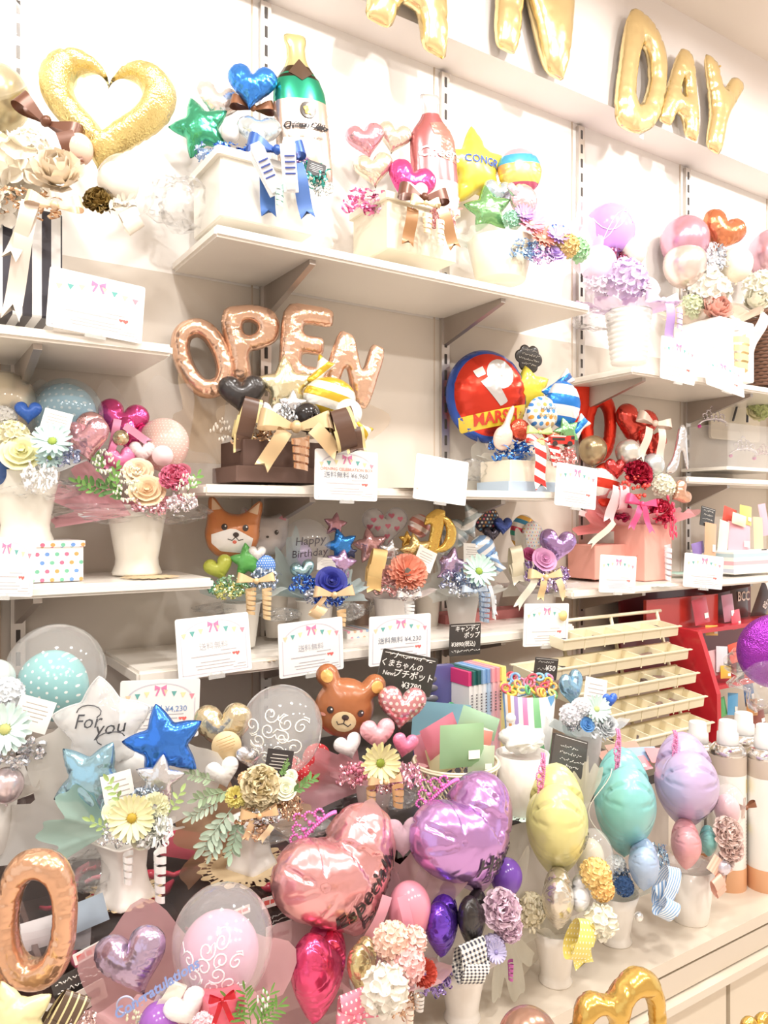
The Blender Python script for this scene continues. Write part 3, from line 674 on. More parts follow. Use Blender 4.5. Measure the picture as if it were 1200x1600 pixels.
def sprig(a, px, py, L, col, dd=-.04, roll=0, n=9, wd=.45, ls=.34, yaw=15):
    """leafy sprig growing from (px, py) along +y before the roll"""
    mb = MB(); mb.tube([(0, 0, 0), (.02, .5, .03), (0, 1, 0)], [.014, .011, .005], 5)
    o = a.put('leaf_sprig', U('stem', lambda: mb.mesh('stem')), M('petal', col), px, py, L, dd, yaw, 10, roll)
    me = U(('leaf', wd), lambda: leaf_me(1, wd)); rn = random.Random(int(px * 7 + py))
    for i in range(n):
        t = .15 + .85 * i / (n - 1); s = (1 if i % 2 else -1) if i < n - 1 else 0; an = PI / 2 - s * rn.uniform(.7, 1.1)
        obj('leaf', me, M('petal', col), o, Matrix.Translation((0, t, .01)) @ Matrix.Rotation(an, 4, 'Z') @ Matrix.Rotation(rn.uniform(-.5, .2), 4, 'Y') @ Matrix.Scale(ls * rn.uniform(.8, 1.15), 4))
    return o
def rcard(w=1.0, h=.74, t=.012, r=.03):
    p = []
    for cx, cy, a0 in ((w / 2 - r, h / 2 - r, 0), (-w / 2 + r, h / 2 - r, 90), (-w / 2 + r, -h / 2 + r, 180), (w / 2 - r, -h / 2 + r, 270)):
        p += [(cx + r * math.cos(math.radians(a0 + k * 30)), cy + r * math.sin(math.radians(a0 + k * 30))) for k in range(4)]
    n = len(p); mb = MB(); mb.add([(x, y, -t) for x, y in p] + [(x, y, 0) for x, y in p], [tuple(range(n))[::-1], tuple(range(n, 2 * n))] + [(i, (i + 1) % n, n + (i + 1) % n, n + i) for i in range(n)]); return mb.mesh('card', False)
def bars(rows, z=.002):
    mb = MB()
    for x0, x1, y, t in rows: mb.box(((x0 + x1) / 2, y, z), (x1 - x0, t, .0008))
    return mb.mesh('print', False)
def minicard(a, px, py, w, h, dd=-.05, roll=0, yaw=20, col='f4f0ea', ink='b5aca6', pitch=10):
    o = a.put('message_card', U('mini', lambda: rcard(1, 1, .02, .01)), M('paper', col), px, py, w, dd, yaw, pitch, roll, h, w)
    obj('printed_lines', U('minil', lambda: bars([(-.3, .3, .3, .03), (-.36, .36, .16, .03), (-.3, .36, .04, .03), (-.36, .3, -.08, .03), (-.2, .2, -.2, .03)])), M('paper', ink), o); return o
def lett(parent, s, x, y, size, col, bold=.0, shear=0, z=.004, roll=0, name='lettering'):
    return obj(name, text_me(s, bold, shear), M('paper', col), parent, Matrix.Translation((x, y, z)) @ Matrix.Rotation(math.radians(roll), 4, 'Z') @ Matrix.Scale(size, 4))
def frame_me():
    mb = MB(); pts = [(-.44, .12), (-.44, -.33), (.44, -.33), (.44, .12)]
    for (x0, y0), (x1, y1) in zip(pts, pts[1:]): mb.box(((x0 + x1) / 2, (y0 + y1) / 2, .002), (abs(x1 - x0) + .012, abs(y1 - y0) + .012, .001))
    n = 18
    for i in range(n):
        a0, a1 = PI * (.06 + .88 * i / n), PI * (.06 + .88 * (i + 1) / n); r0, r1 = .97, 1.03
        q = lambda a, r: (.42 * math.cos(a) * r, .1 + .22 * math.sin(a) * r, .002); mb.add([q(a0, r0), q(a0, r1), q(a1, r1), q(a1, r0)], [(0, 3, 2, 1)])
    return mb.mesh('print', False)
def bunting_me():
    mb = MB()
    for i in range(8):
        x = -.4 + .8 * i / 7; y = .2 - .07 * abs(x) / .4 + .03; 
        if i in (3,): continue
        mb.add([(x - .035, y + .02, .003), (x + .035, y + .02, .003), (x, y - .05, .003)], [(0, 2, 1)], i % 4)
    return mb.mesh('print', False)
def pbow_me():
    mb = MB()
    for s in (-1, 1): mb.add([(0, .27, .004), (s * .075, .305, .004), (s * .075, .235, .004)], [(0, 1, 2) if s < 0 else (0, 2, 1)]); mb.add([(s * .005, .26, .004), (s * .03, .26, .004), (s * .065, .17, .004), (s * .045, .165, .004)], [(0, 1, 2, 3) if s > 0 else (0, 3, 2, 1)])
    return mb.mesh('print', False)
def fheart_me(c=((0, 0, 1),)):
    mb = MB(); p = heart_pts(24, 1 / 32)
    for x, y, s in c: mb.add([(x + a * s, y + b * s, .004) for a, b in p], [tuple(range(len(p)))])
    return mb.mesh('print', False)
CARDS = []
def price_card(px, py, w, h, label, price=None, title=None, tcol='f0a090', yaw=33, roll=0, pitch=0, Y=-.325, ink='8a8f9a', plain=False, yen_hid=False, dx=0):
    """laminated price card in a clear clip on the shelf edge; centre at (px, py)"""
    d = onY(px, Y); s = w * d / FPX / max(.3, math.cos(math.radians(yaw) + math.atan((px - 600) / FPX))); P = W(px, py, d)
    e = empty('price_card', P - Vector((0, 0, h / 2 * d / FPX)), label, 'price card', 'laminated price cards on the shelves')
    mt = Matrix.Translation(P - e.location) @ rot(yaw, pitch, roll) @ Matrix.Diagonal((s, h / .74 * d / FPX, s, 1))
    b = obj('laminated_sheet', U('rcard', rcard), M('gloss', 'fbf9f7'), e, mt)
    cl = MB(); cl.box((0, -.385, .008), (.22, .06, .03)); cl.box((-.07, -.345, .012), (.03, .03, .01)); cl.box((.07, -.345, .012), (.03, .03, .01))
    obj('clear_clip', U('clip', lambda: cl.mesh('clip', False)), M('film', 'f4f4f2', .35), e, mt)
    if plain: return e
    obj('printed_border', U('pframe', frame_me), M('paper', 'd8d3dc'), b); obj('printed_bow', U('pbow', pbow_me), M('paper', 'e58ab4'), b)
    obj('printed_bunting', U('pbunt', bunting_me), [M('paper', k) for k in ('f9d8b4', '6fb3ad', 'f3ecb4', 'ee9aa8')], b, kind='stuff')
    obj('printed_hearts', U('phearts', lambda: fheart_me(((.26, -.125, .045), (.31, -.13, .06)))), M('paper', 'f4706a'), b)
    obj('printed_lines', U('plines', lambda: bars([(-.32, .22, -.12, .016), (-.2, .2, -.195, .012), (-.27, .27, -.235, .012), (-.25, .24, -.275, .012), (.24, .42, -.3, .01), (.3, .42, -.265, .01), (.08, .3, -.07, .012)])), M('paper', 'c3bfc2'), b)
    if title: lett(b, title, 0, .085, .062, tcol, .01)
    if price: lett(b, price, -.01, -.005, .1, ink, .004)
    return e
def scribble_me(w, n=26):
    """a line of chalk marks too small to read"""
    rn = random.Random(int(w * 100)); mb = MB(); x = -w / 2
    while x < w / 2:
        k = rn.uniform(.03, .06); h = rn.uniform(.02, .05); pts = [(x, rn.uniform(-h, h), 0), (x + k * .5, rn.uniform(-h, h), 0), (x + k, rn.uniform(-h, h), 0)]; mb.tube(pts, .008, 4); x += k * 1.35
    return mb.mesh('scribble')
def chalk(px, py, w, h, label, lines, yaw=33, roll=0, pitch=0, Y=None, d=None, shape_me=None, name='chalkboard_sign', line=True, bord='3a3634'):
    """small black sign with hand-lettered chalk writing; lines = (text, x, y, size, roll)"""
    dd = onY(px, Y) if Y is not None else d; s = w * dd / FPX; P = W(px, py, dd)
    e = empty(name, P - Vector((0, 0, h / 2 * dd / FPX)), label, 'sign')
    mt = Matrix.Translation(P - e.location) @ rot(yaw, pitch, roll) @ Matrix.Scale(s, 4)
    b = obj('black_panel', shape_me or U(('ch', round(h / w, 2)), lambda: rcard(1, h / w, .02, .03)), M('gloss', bord), e, mt)
    for t in lines:
        if t[0] == '~':
            obj('chalk_scribble', U(('scr', t[3], len(t)), lambda: scribble_me(t[3])), M('paper', 'e9e4dc'), b, Matrix.Translation((t[1], t[2], .006 if shape_me is None else .03))); continue
        lett(b, t[0], t[1], t[2], t[3], 'f4f0ea', .012, .1, .006 if shape_me is None else .03, t[4] if len(t) > 4 else 0, 'chalk_lettering')
    if line and shape_me is None: obj('chalk_line', U(('chl', round(h / w, 2)), lambda: bars([(-.46, .46, h / w / 2 - .05, .012)])), M('paper', 'e8e4de'), b)
    return e
def doily(px, py, w, label, z=None, col='d8bf98', Y=None, d=None, rz=0):
    dd = d or onZ(px, py, z); P = W(px, py, dd)
    o = obj('lace_doily', U('doily', doily_me), M('paper', col), None, Matrix.Translation(P + Vector((0, 0, .0015))) @ Matrix.Rotation(rz, 4, 'Z') @ Matrix.Scale(w * dd / FPX, 4)); tag(o, label, 'doily', 'paper lace doilies'); return o

def seam_of(b, kind, mat, r=.006):
    """bright welded rim of a clear foil balloon"""
    p = norm(SHAPES[kind]())[0]; mb = MB(); mb.tube([(x, y, 0) for x, y in resample(p, .03)] + [tuple(resample(p, .03)[0]) + (0,)], r, 5); return obj('welded_rim', mb.mesh('rim'), mat, b)
# ================================================================== the room
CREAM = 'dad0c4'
def struct(name, mb, mat, smooth=False):
    o = obj(name, mb.mesh(name, smooth), mat); o['kind'] = 'structure'; return o
struct('floor', MB().box((1.5, -3.0, -.05), (12, 8, .1)), M('wall', 'd8cdc2'))
struct('wall_back', MB().box((1.5, .05, 1.71), (12, .1, 3.42)), M('wall', 'f6f1ec'))  # upper wall painted whiter in place of the stronger light on it
struct('wall_lower_shade', MB().box((1.5, -.0008, 1.1), (12, .0016, 2.2)), M('wall', CREAM))  # same wall, less brightly lit below: the difference is put into this cream
struct('wall_front', MB().box((1.5, -6.55, 1.71), (12, .1, 3.42)), M('wall', 'ece4dc'))
struct('ceiling', MB().box((1.5, -3.3, 3.47), (12, 6.7, .1)), M('wall', 'f3e8dc'))
o = struct('trim_1', MB().box((1.5, -.072, 3.195), (12, .144, .45)), M('wall', 'f3ebe6')); tag(o, 'white boxed soffit running along the top of the wall', kind='structure')
for i, (x, y) in enumerate(LAMPS):
    e = empty('ceiling_lamp', (x, y, 3.42), 'round recessed ceiling downlight overhead', 'ceiling lamp', 'recessed ceiling lamps')
    obj('trim_ring', U('lring', lambda: lathe([(.5, 0), (.5, -.12), (.62, -.12), (.64, 0)], 28, cap=False)), M('gloss', 'ffffff'), e, Matrix.Scale(.22, 4))
    obj('diffuser', U('ldif', lambda: lathe([(.49, -.06), (.3, -.075), (.02, -.08)], 28)), M('emit', 'fff4e4', 6.0), e, Matrix.Scale(.22, 4))
e = empty('added_spot_rail', (1.4, -1.55, 3.42), 'unseen white ceiling track added to carry the top shelf spots', 'lighting track')  # rail and lamp cans are made up to hold the added spots
obj('rail', MB().box((0, 0, -.03), (4.6, .035, .06)).mesh('rail', False), M('gloss', 'ffffff'), e)
for x, y in SPOTS:
    e = empty('added_spot', (x, y, 3.36), 'unseen white spot lamp added to brighten the top shelf wall', 'spot lamp', 'added top shelf spots')
    q = (Vector((.1, -y, 2.7 - 3.22))).to_track_quat('-Z', 'Y').to_matrix().to_4x4()
    obj('lamp_can', U('scan', lambda: lathe([(.036, .0), (.05, .002), (.05, .13), (.02, .15)], 18, cap=False)), M('gloss', 'ffffff'), e, Matrix.Translation((0, 0, -.14)) @ q)
    obj('stem', U('sstem', lambda: MB().box((0, 0, -.02), (.015, .015, .06)).mesh('stem', False)), M('gloss', 'ffffff'), e)
# wall panels: shallow seams beside the uprights, and the slotted uprights
UPX = [.247 + .598 * k for k in range(0, 6)]
def upright_me():
    mb = MB(); mb.box((0, -.007, 1.03), (.03, .014, 2.06)); return mb.mesh('upright', False)
def slots_me():
    mb = MB()
    for i in range(41): mb.box((0, -.0142, .03 + i * .05), (.009, .002, .03))
    return mb.mesh('slots', False)
for i, x in enumerate(UPX):
    t = obj('shelf_upright', U('upr', upright_me), M('metal', 'd6d0ca', .45), None, Matrix.Translation((x, 0, .9)))
    tag(t, ['slotted metal upright on wall above teal balloon with stars', 'slotted metal upright on wall behind brown gift box', 'slotted metal upright beside red and blue round balloon', 'slotted metal upright left of white ribbed pot', 'slotted metal upright beside clear tiara case', 'slotted metal upright at right edge behind candy bags'][i], 'shelf upright', 'slotted shelf uprights')
    s = obj('slots', U('slots', slots_me), M('paper', '4a4440'), t, kind='stuff')
    struct('trim_%d' % (i + 2), MB().box((x - .035, -.001, 1.95), (.004, .004, 2.05)), M('wall', 'cbb9a6'))
def shelf(label, x0, x1, zt, yf, brs, th=.024, col='f3ece2'):
    e = empty('wall_shelf', (x0, 0, zt - th), label, 'shelf', 'white wall shelves')
    bm = bmesh.new(); bmesh.ops.create_cube(bm, size=1)
    bmesh.ops.scale(bm, vec=(x1 - x0, -yf, th), verts=bm.verts); bmesh.ops.translate(bm, vec=((x1 - x0) / 2, yf / 2 - .002, th / 2), verts=bm.verts)
    bmesh.ops.bevel(bm, geom=bm.edges[:], offset=.006, segments=2, affect='EDGES'); me = bpy.data.meshes.new('board'); bm.to_mesh(me); bm.free()
    obj('board', me, M('gloss', col), e)
    for x in brs:
        mb = MB(); mb.add([(-.008, -.004, 0), (-.008, yf * .92, 0), (-.008, yf * .92, -.012), (-.008, -.004, -.085), (.008, -.004, 0), (.008, yf * .92, 0), (.008, yf * .92, -.012), (.008, -.004, -.085)], [(0, 1, 2, 3), (7, 6, 5, 4), (0, 4, 5, 1), (1, 5, 6, 2), (2, 6, 7, 3), (3, 7, 4, 0)])
        obj('bracket', mb.mesh('bracket', False), M('metal', 'b8b0aa', .45), e, Matrix.Translation((x - x0, 0, 0)))
    return e
shelf('white shelf under striped box and gold open heart balloon', -.7, .505, 1.957, -.3, [.247])
shelf('white shelf under polka dot box and pink flower vase', -.7, .594, 1.465, -.3, [.247])
shelf('topmost white shelf carrying the bottle balloons', .596, 1.765, 2.23, -.3, [.846, 1.443], .026)
shelf('white shelf under brown OPEN balloon box', .572, 1.75, 1.667, -.3, [.846, 1.443])
shelf('white shelf under the row of small vases and price cards', .43, 1.7, 1.28, -.3, [.846, 1.443], .03)
shelf('white shelf under ribbed white pot and wicker basket', 1.955, 3.5, 2.066, -.3, [2.041, 2.639])
shelf('white shelf under pink gift bag and aqua doilies', 1.69, 3.6, 1.378, -.3, [2.041, 2.639])
shelf('white shelf under clear tiara case', 2.37, 3.6, 1.737, -.2, [2.639])
# ------------------------------------------------------------------ counter and the dark step rack on it
e = empty('display_counter', (1.2, -.6, 0), 'long white counter with grooved drawer fronts', 'counter')
def part(nm, c, d, mat, par=e, off=(1.2, -.6, 0)):
    return obj(nm, MB().box((c[0] - off[0], c[1] - off[1], c[2] - off[2]), d).mesh(nm, False), mat, par)
CW = M('gloss', 'd6cab9')
part('top_slab', (1.5, -.49, .738), (6, .932, .024), CW)
part('shadow_gap', (1.5, -.47, .721), (6, .92, .01), M('paper', '6d6258'))
part('rail', (1.5, -.478, .694), (6, .944, .044), CW)
part('ledge', (1.5, -.485, .66), (6, .965, .016), CW)
part('carcass', (1.5, -.45, .33), (6, .88, .64), M('gloss', 'd9c8ae'))
for i in range(6):
    p = part('drawer_front', (-1.0 + i * 1.0, -.905, .46), (.985, .03, .36), M('gloss', 'dccfba')); 
DK = M('gloss', '5b4640'); DK2 = M('gloss', '3a3030')
e2 = empty('step_rack', (.4, -.4, .75), 'dark brown compartment rack with clear top standing on counter', 'rack')
O2 = (.4, -.4, .75)
part('back_board', (.51, -.06, .87), (2.06, .02, .24), DK, e2, O2)
for i in range(13):
    part('divider', (-.5 + i * .17, -.4, .865), (.008, .66, .23), DK, e2, O2)
part('front_board', (.145, -.735, .835), (1.33, .012, .17), DK, e2, O2)
part('riser_front', (1.175, -.736, .865), (.73, .012, .23), M('gloss', 'cdc3ba'), e2, O2)
part('label_strip', (.145, -.7425, .865), (1.33, .004, .05), DK2, e2, O2)
part('price_strip', (.145, -.7445, .81), (1.33, .003, .05), M('gloss', 'd8ccc4'), e2, O2)
part('clear_top', (.14, -.4, .991), (1.26, .68, .008), M('film', 'f2ecec', .02, 1.12), e2, O2)
part('black_top', (1.16, -.4, .99), (.77, .68, .02), M('gloss', '4a4444'), e2, O2)
part('base_board', (.51, -.4, .757), (2.06, .66, .012), DK, e2, O2)
# ================================================================== gold letters on the soffit face
def wall_letter(k, px, py, w, h, label, roll=0, dy=0):
    d = onY(px, -.19); e = empty('letter_balloon', W(px, py, d), label, 'letter balloon', 'gold foil letters on the soffit')
    s = d / FPX; obj('foil_letter', shape(k), M('foil', 'f4d88e', .2), e, rot(33 - 2, 0, roll) @ Matrix.Diagonal((w * s / .8, h * s / 1.4, w * s, 1)))
    mb = MB(); mb.ball((0, 0, 0), (.006, .004, .008), 0, 6); obj('seal_tab', U('seal', lambda: mb.mesh('tab')), M('foil', 'e8c060'), e, rot(33) @ Matrix.Translation((0, h * s * .5, 0)))
wall_letter('A', 650, -60, 120, 240, 'gold foil letter at top edge left of the N', -8)
wall_letter('N', 838, -8, 122, 250, 'gold foil letter N on the soffit', -6)
wall_letter('D', 1004, 120, 82, 186, 'gold foil letter D with hanging white tag', -10)
wall_letter('A', 1066, 142, 72, 124, 'gold foil letter A between D and Y', -8)
wall_letter('Y', 1124, 172, 78, 136, 'gold foil letter Y near the ceiling corner', -12)
d = onY(1000, -.17); e = empty('paper_tag', W(1003, 205, d), 'small white paper strip hanging under gold letter D', 'tag')
obj('strip', MB().box((0, 0, 0), (.02, .001, .05)).mesh('strip', False), M('paper', 'ffffff'), e, rot(33).to_3x3().to_4x4() @ Matrix.Rotation(-PI / 2, 4, 'X') @ Matrix.Rotation(.1, 4, 'Y'))

# ================================================================== upper left: gold open heart arrangement
a = Arr('balloon_arrangement', 'cream and gold flower arrangement with open heart balloon in striped box', 'gift arrangement', 25, 505, Y=-.17)
cube(a, 15, 503, 135, 165, 110, MS(['ffffff', '45434c'], 0, 5.0, .1, 'paper'), dd=0, name='striped_box')
foil(a, 'openheart', 165, 182, 208, 'eeda94', dd=.02, yaw=8, roll=-6, mat='glitter', label='gold holographic open heart balloon')
latex(a, -4, 150, 96, 'cdbd8c', dd=.04, mat='pearl'); bubble(a, -30, 60, 160, dd=.1)
flower(a, 'hydL', 20, 275, 120, 'fbeeda', dd=-.05); flower(a, 'peony', 92, 285, 95, 'fae6cc', dd=-.08); flower(a, 'hyd', 45, 235, 70, 'fbf0e0', dd=-.03); flower(a, 'hydL', -8, 320, 80, 'faf0e2', dd=-.08)
bow(a, 72, 192, 108, '6b4432', dd=-.04, roll=-28, tails=0); tail(a, 100, 205, 52, 26, '6b4432', dd=-.05, roll=20)
latex(a, 122, 232, 46, 'efc4ac', dd=-.02); latex(a, 185, 285, 62, 'fbefdc', dd=-.02); bubble(a, 198, 288, 90, dd=-.02)
flower(a, 'carn', 156, 318, 52, '8a7038', dd=-.05); tinsel(a, 40, 318, 110, 46, 'e6b888', dd=-.1, n=50)
bow(a, 85, 322, 84, 'ecc9a0', dd=-.13, tails=0); tail(a, 52, 310, 105, 22, 'e6d5c2', dd=-.14, roll=-14, bend=-.1); tail(a, 48, 315, 190, 26, 'eadccf', dd=-.13, roll=-9)
bow(a, 195, 320, 34, 'cfc6bc', dd=-.06, tails=0); loop(a, 205, 345, 42, 40, 'f4ecdc', dd=-.05, roll=40); sprig(a, 168, 330, 40, 'e8dcc4', dd=-.07, roll=-50)
price_card(152, 478, 140, 92, 'white price card beside black and white striped box', roll=-4, Y=-.31)

# ================================================================== top shelf
a = Arr('balloon_arrangement', 'blue and green arrangement with champagne bottle balloon in white planter', 'gift arrangement', 392, 362, Y=-.165)
PZ = 'f3eee2'
cube(a, 395, 372, 150, 98, 118, PZ, 'gloss', name='planter'); a.up('planter_rim', U('box', box_me), M('gloss', PZ), 395, 285, 164, 0, 12, 0, None, 132)
b = foil(a, 'bottle', 470, 172, 88, MZ([(-1.4, 'd8c2b4'), (.08, '2f9a78'), (.5, '3a3024'), (.56, '2f9a78'), (.6, '4a3a28'), (.72, 'e0d49c')]), dd=.05, yaw=22, roll=5, h=86, t=95, label='green champagne bottle balloon with gold neck')
patch_on(b, [(-.22, .58), (0, .84), (.22, .58), (0, .42)], M('gloss', '4a3424'), 'neck_label', .01, 5); 
patch_on(b, ell(.15, .15, .05, -.12, 16), M('gloss', '3a2c20'), 'seal', .02, 3); patch_on(b, [(.05 + x * .2, -.12 + y * .2) for x, y in star_pts(.34, 1)][::8], M('foil', 'd9a94c'), 'seal_star', .032, 3)
print_on(b, 'Château Célébr', .0, -.4, .155, M('paper', '141216'), bold=.03, shear=.35, e=.03, space=.85); print_on(b, 'NON VINTAGE QUALITY', .0, -.6, .06, M('paper', '2a2826'), e=.02)
foil(a, 'star', 312, 196, 96, '2fa77c', dd=-.01, yaw=5, roll=18, name='star_balloon'); foil(a, 'heart', 338, 165, 74, 'e8e4e2', dd=.03, roll=-8)
foil(a, 'heart', 393, 138, 78, '1f86ea', dd=.0, yaw=5, roll=-6); foil(a, 'heart', 405, 208, 70, 'cfe0e8', dd=-.02, yaw=10, pitch=25)
latex(a, 360, 206, 30, 'f6efe8', dd=-.02); bow(a, 395, 170, 70, '8a5a3a', dd=.02, tails=0)
tinsel(a, 362, 245, 90, 44, '3f7fdf', dd=-.04); tinsel(a, 330, 240, 60, 30, 'a9c6f0', dd=-.04, seed=2); tinsel(a, 487, 272, 64, 44, '35b4a8', dd=-.07, seed=3); tinsel(a, 468, 250, 34, 26, 'b990e6', dd=-.06); tinsel(a, 505, 292, 40, 30, 'e8eeee', dd=-.06, seed=2)
bow(a, 432, 236, 92, '2f56a0', dd=-.1, tails=0); tail(a, 415, 258, 80, 24, '4a72b4', dd=-.12, roll=4); tail(a, 462, 255, 86, 24, '5578b8', dd=-.12, roll=14)
def sneaker_me():
    mb = MB(); prof = [(-.5, .0), (-.5, .34), (-.34, .36), (-.2, .3), (.1, .2), (.38, .16), (.5, .08), (.5, 0)]
    n = len(prof)
    for s, k in ((-.14, 0), (.14, 0)): mb.add([(x, s * (1 if -.4 < x < .4 else .7), z) for x, z in prof], [tuple(range(n)) if s < 0 else tuple(range(n))[::-1]], 0)
    mb.f += [(i, (i + 1) % n, n + (i + 1) % n, n + i) for i in range(n)]; mb.m += [0] * n
    mb.box((0, 0, -.03), (1.04, .32, .07), 1)
    for i in range(4): mb.box((-.12 + i * .11, 0, .3 - i * .035), (.03, .22, .02), 2)
    return mb.mesh('sneaker', False)
for q, (x, y, r) in enumerate(((415, 268, -62), (452, 262, -85))):
    a.put('sneaker_charm', U('sneak', sneaker_me), [M('fabric', 'f0f0f4'), M('paper', 'ffffff'), M('paper', '34468c')], x, y, 72, -.14, 10, 0, r, None, 72)
curl(a, 437, 285, 14, 40, 'bfe6dc', dd=-.14, turns=4)
minicard(a, 494, 264, 30, 24, dd=-.08, col='4a4a4c', ink='d0d0d0', roll=-12)
cello(a, 290, 320, 95, 150, dd=.02, seed=3); collar(a, 395, 288, 190, 26, 'f4f6f4', kind='cello', seed=4)

a = Arr('balloon_arrangement', 'pink arrangement with Cheers bottle balloon in beige planter', 'gift arrangement', 640, 410, Y=-.165)
cube(a, 632, 414, 128, 82, 100, 'efe4cc', 'gloss', name='planter'); a.up('planter_rim', U('box', box_me), M('gloss', 'f3ead6'), 632, 342, 138, 0, 10, 0, None, 110)
b = foil(a, 'bottle', 677, 240, 78, MZ([(-1.4, 'fbe6e2'), (-.7, 'cc7c7e'), (.86, 'e6e6ea')]), dd=.05, yaw=18, roll=4, h=68, t=80, label='blush pink wine bottle balloon with silver neck')
patch_on(b, [(-.1, .6), (.26, .68), (.46, .3), (.49, -.3), (.05, -.2)], M('foil', 'c98a78'), 'copper_facet', .006); print_on(b, 'Cheers', .06, -.08, .33, M('paper', 'fffaf4'), bold=.02, shear=.25, e=.02)
foil(a, 'heart', 572, 222, 62, 'e79db0', dd=-.02, yaw=5, roll=12); foil(a, 'heart', 615, 218, 56, 'f0e6d2', dd=.02, yaw=10, roll=-10); foil(a, 'heart', 584, 268, 62, 'f2e6cc', dd=-.05, yaw=-5, roll=6)
foil(a, 'heart', 640, 290, 78, 'ea4aa0', dd=-.05, yaw=10, roll=-18); foil(a, 'heart', 648, 302, 44, 'fdf2f4', dd=-.08, yaw=10, pitch=20, mat='satin')
tinsel(a, 575, 318, 100, 44, 'f062b4', dd=-.07); tinsel(a, 615, 322, 80, 40, 'f6a6cc', dd=-.08, seed=2); tinsel(a, 690, 345, 60, 50, 'f5b6bc', dd=-.1, seed=3); collar(a, 632, 340, 170, 24, 'f4b8bc', op=.75, seed=2)
bow(a, 662, 310, 84, '6d4232', dd=-.13, tails=0); tail(a, 645, 325, 60, 20, 'a2764e', dd=-.14, roll=-8); tail(a, 690, 325, 66, 20, 'a87e58', dd=-.14, roll=22)
bow(a, 665, 318, 50, 'ecd2a4', dd=-.15, tails=0); curl(a, 668, 330, 16, 38, 'f0d8ae', dd=-.15, turns=4); curl(a, 688, 340, 14, 44, 'f6e8d2', dd=-.15, turns=5)
minicard(a, 706, 316, 22, 26, dd=-.05, col='b9b4b6', ink='ffffff', roll=-16)

a = Arr('balloon_arrangement', 'pastel arrangement with yellow Congrats star and rainbow balloon', 'gift arrangement', 790, 440, Y=-.16)
pot(a, 'tall', 105, 62, 'f3ead2', px=782, name='pot')
b = foil(a, 'star', 742, 258, 128, 'ecd450', dd=.02, yaw=25, roll=6, mat='satin', label='pale yellow star balloon reading Congrats'); print_on(b, 'CONGRATS', .12, -.02, .13, M('paper', '3f5fb4'), rollv=-6, bold=.02)
b = foil(a, 'disc', 812, 268, 72, MS(['c9657e', 'efd878', 'efb06a', '58b4dc', 'f0b6c2'], 1, 1.0, .5, 'foil', -.1), dd=.03, yaw=10, name='rainbow_balloon')
foil(a, 'star', 762, 324, 76, '67b85e', dd=-.03, yaw=5, roll=8); foil(a, 'heart', 778, 305, 50, 'c4dce8', dd=-.0); foil(a, 'disc', 818, 312, 48, 'e8c6d0', dd=-.01, name='round_foil_balloon')
foil(a, 'heart', 805, 300, 30, 'e8dcf0', dd=-.03)
for x, y, w, c in ((830, 350, 46, 'e890a8'), (850, 372, 44, 'ea9078'), (818, 335, 34, 'b080dc'), (872, 368, 40, 'c49ae8')): gerbera(a, x, y, w, c, 'e8d8b0', dd=-.07)
flower(a, 'hyd', 800, 345, 36, '98d2b4', dd=-.06); flower(a, 'hyd', 885, 385, 44, 'e6c474', dd=-.05); flower(a, 'rose', 868, 395, 36, 'c6a8e6', dd=-.07); flower(a, 'hyd', 900, 392, 46, 'a4d8a4', dd=-.02)
foil(a, 'heart', 872, 362, 26, '4a86e8', dd=-.03); tinsel(a, 822, 390, 70, 36, '8fc0ee', dd=-.08); tinsel(a, 850, 398, 50, 30, 'd8a8e8', dd=-.08, seed=2)
collar(a, 790, 388, 190, 26, 'eaf2ea', op=.5, seed=3); fan(a, 905, 430, 90, 100, 'f4e6f4', op=.45, dd=.02)

# ================================================================== upper right shelf
a = Arr('balloon_arrangement', 'lilac balloon arrangement in white ribbed pot', 'gift arrangement', 982, 569, Y=-.16)
pot(a, 'ribbed', 72, 82, 'f6f3ee'); collar(a, 982, 492, 150, 26, 'e4c6e6', op=.7, seed=5); cello(a, 935, 500, 70, 60, dd=.02, seed=2)
b = latex(a, 952, 358, 78, 'c48be0', dd=.02, roll=15); flower(a, 'hyd', 975, 440, 80, 'e2c8ee', dd=-.04); flower(a, 'rose', 1010, 445, 46, 'f6e8f0', dd=-.05); flower(a, 'hyd', 935, 445, 56, 'f0e2f2', dd=-.02)
latex(a, 925, 372, 44, 'f2cdd8', dd=.06); latex(a, 990, 392, 40, 'eadcc6', dd=.0); tinsel(a, 965, 405, 60, 40, 'b44a72', dd=-.02); latex(a, 935, 412, 56, 'f0d4ee', dd=-.03)
for k in range(3):
    line_on(b, [(.36 * math.cos(t), .26 * math.sin(t * 1.5 + k) - .1 + .1 * k) for t in (0.35 * i for i in range(10))], .008, M('paper', 'fff4ff'), 'printed_swirl', .012)
tail(a, 1046, 474, 62, 17, 'b693d6', dd=-.1, roll=2); curl(a, 1062, 478, 10, 40, 'e8d6f2', dd=-.1, turns=4); bow(a, 1035, 470, 60, 'e9d2ee', dd=-.08, tails=0)
a = Arr('balloon_arrangement', 'mauve and copper balloon arrangement in white box pot', 'gift arrangement', 1118, 600, Y=-.16)
cube(a, 1115, 600, 90, 92, 80, 'f3efec', 'gloss', name='box_pot'); collar(a, 1108, 510, 150, 30, 'f4e4d2', op=.8, seed=6)
latex(a, 1070, 375, 74, 'd69aae', dd=.02, mat='pearl'); foil(a, 'heart', 1128, 366, 74, 'dd8352', dd=.03, yaw=10, roll=-20); latex(a, 1070, 412, 66, 'e8d4ca', dd=-.03, mat='pearl')
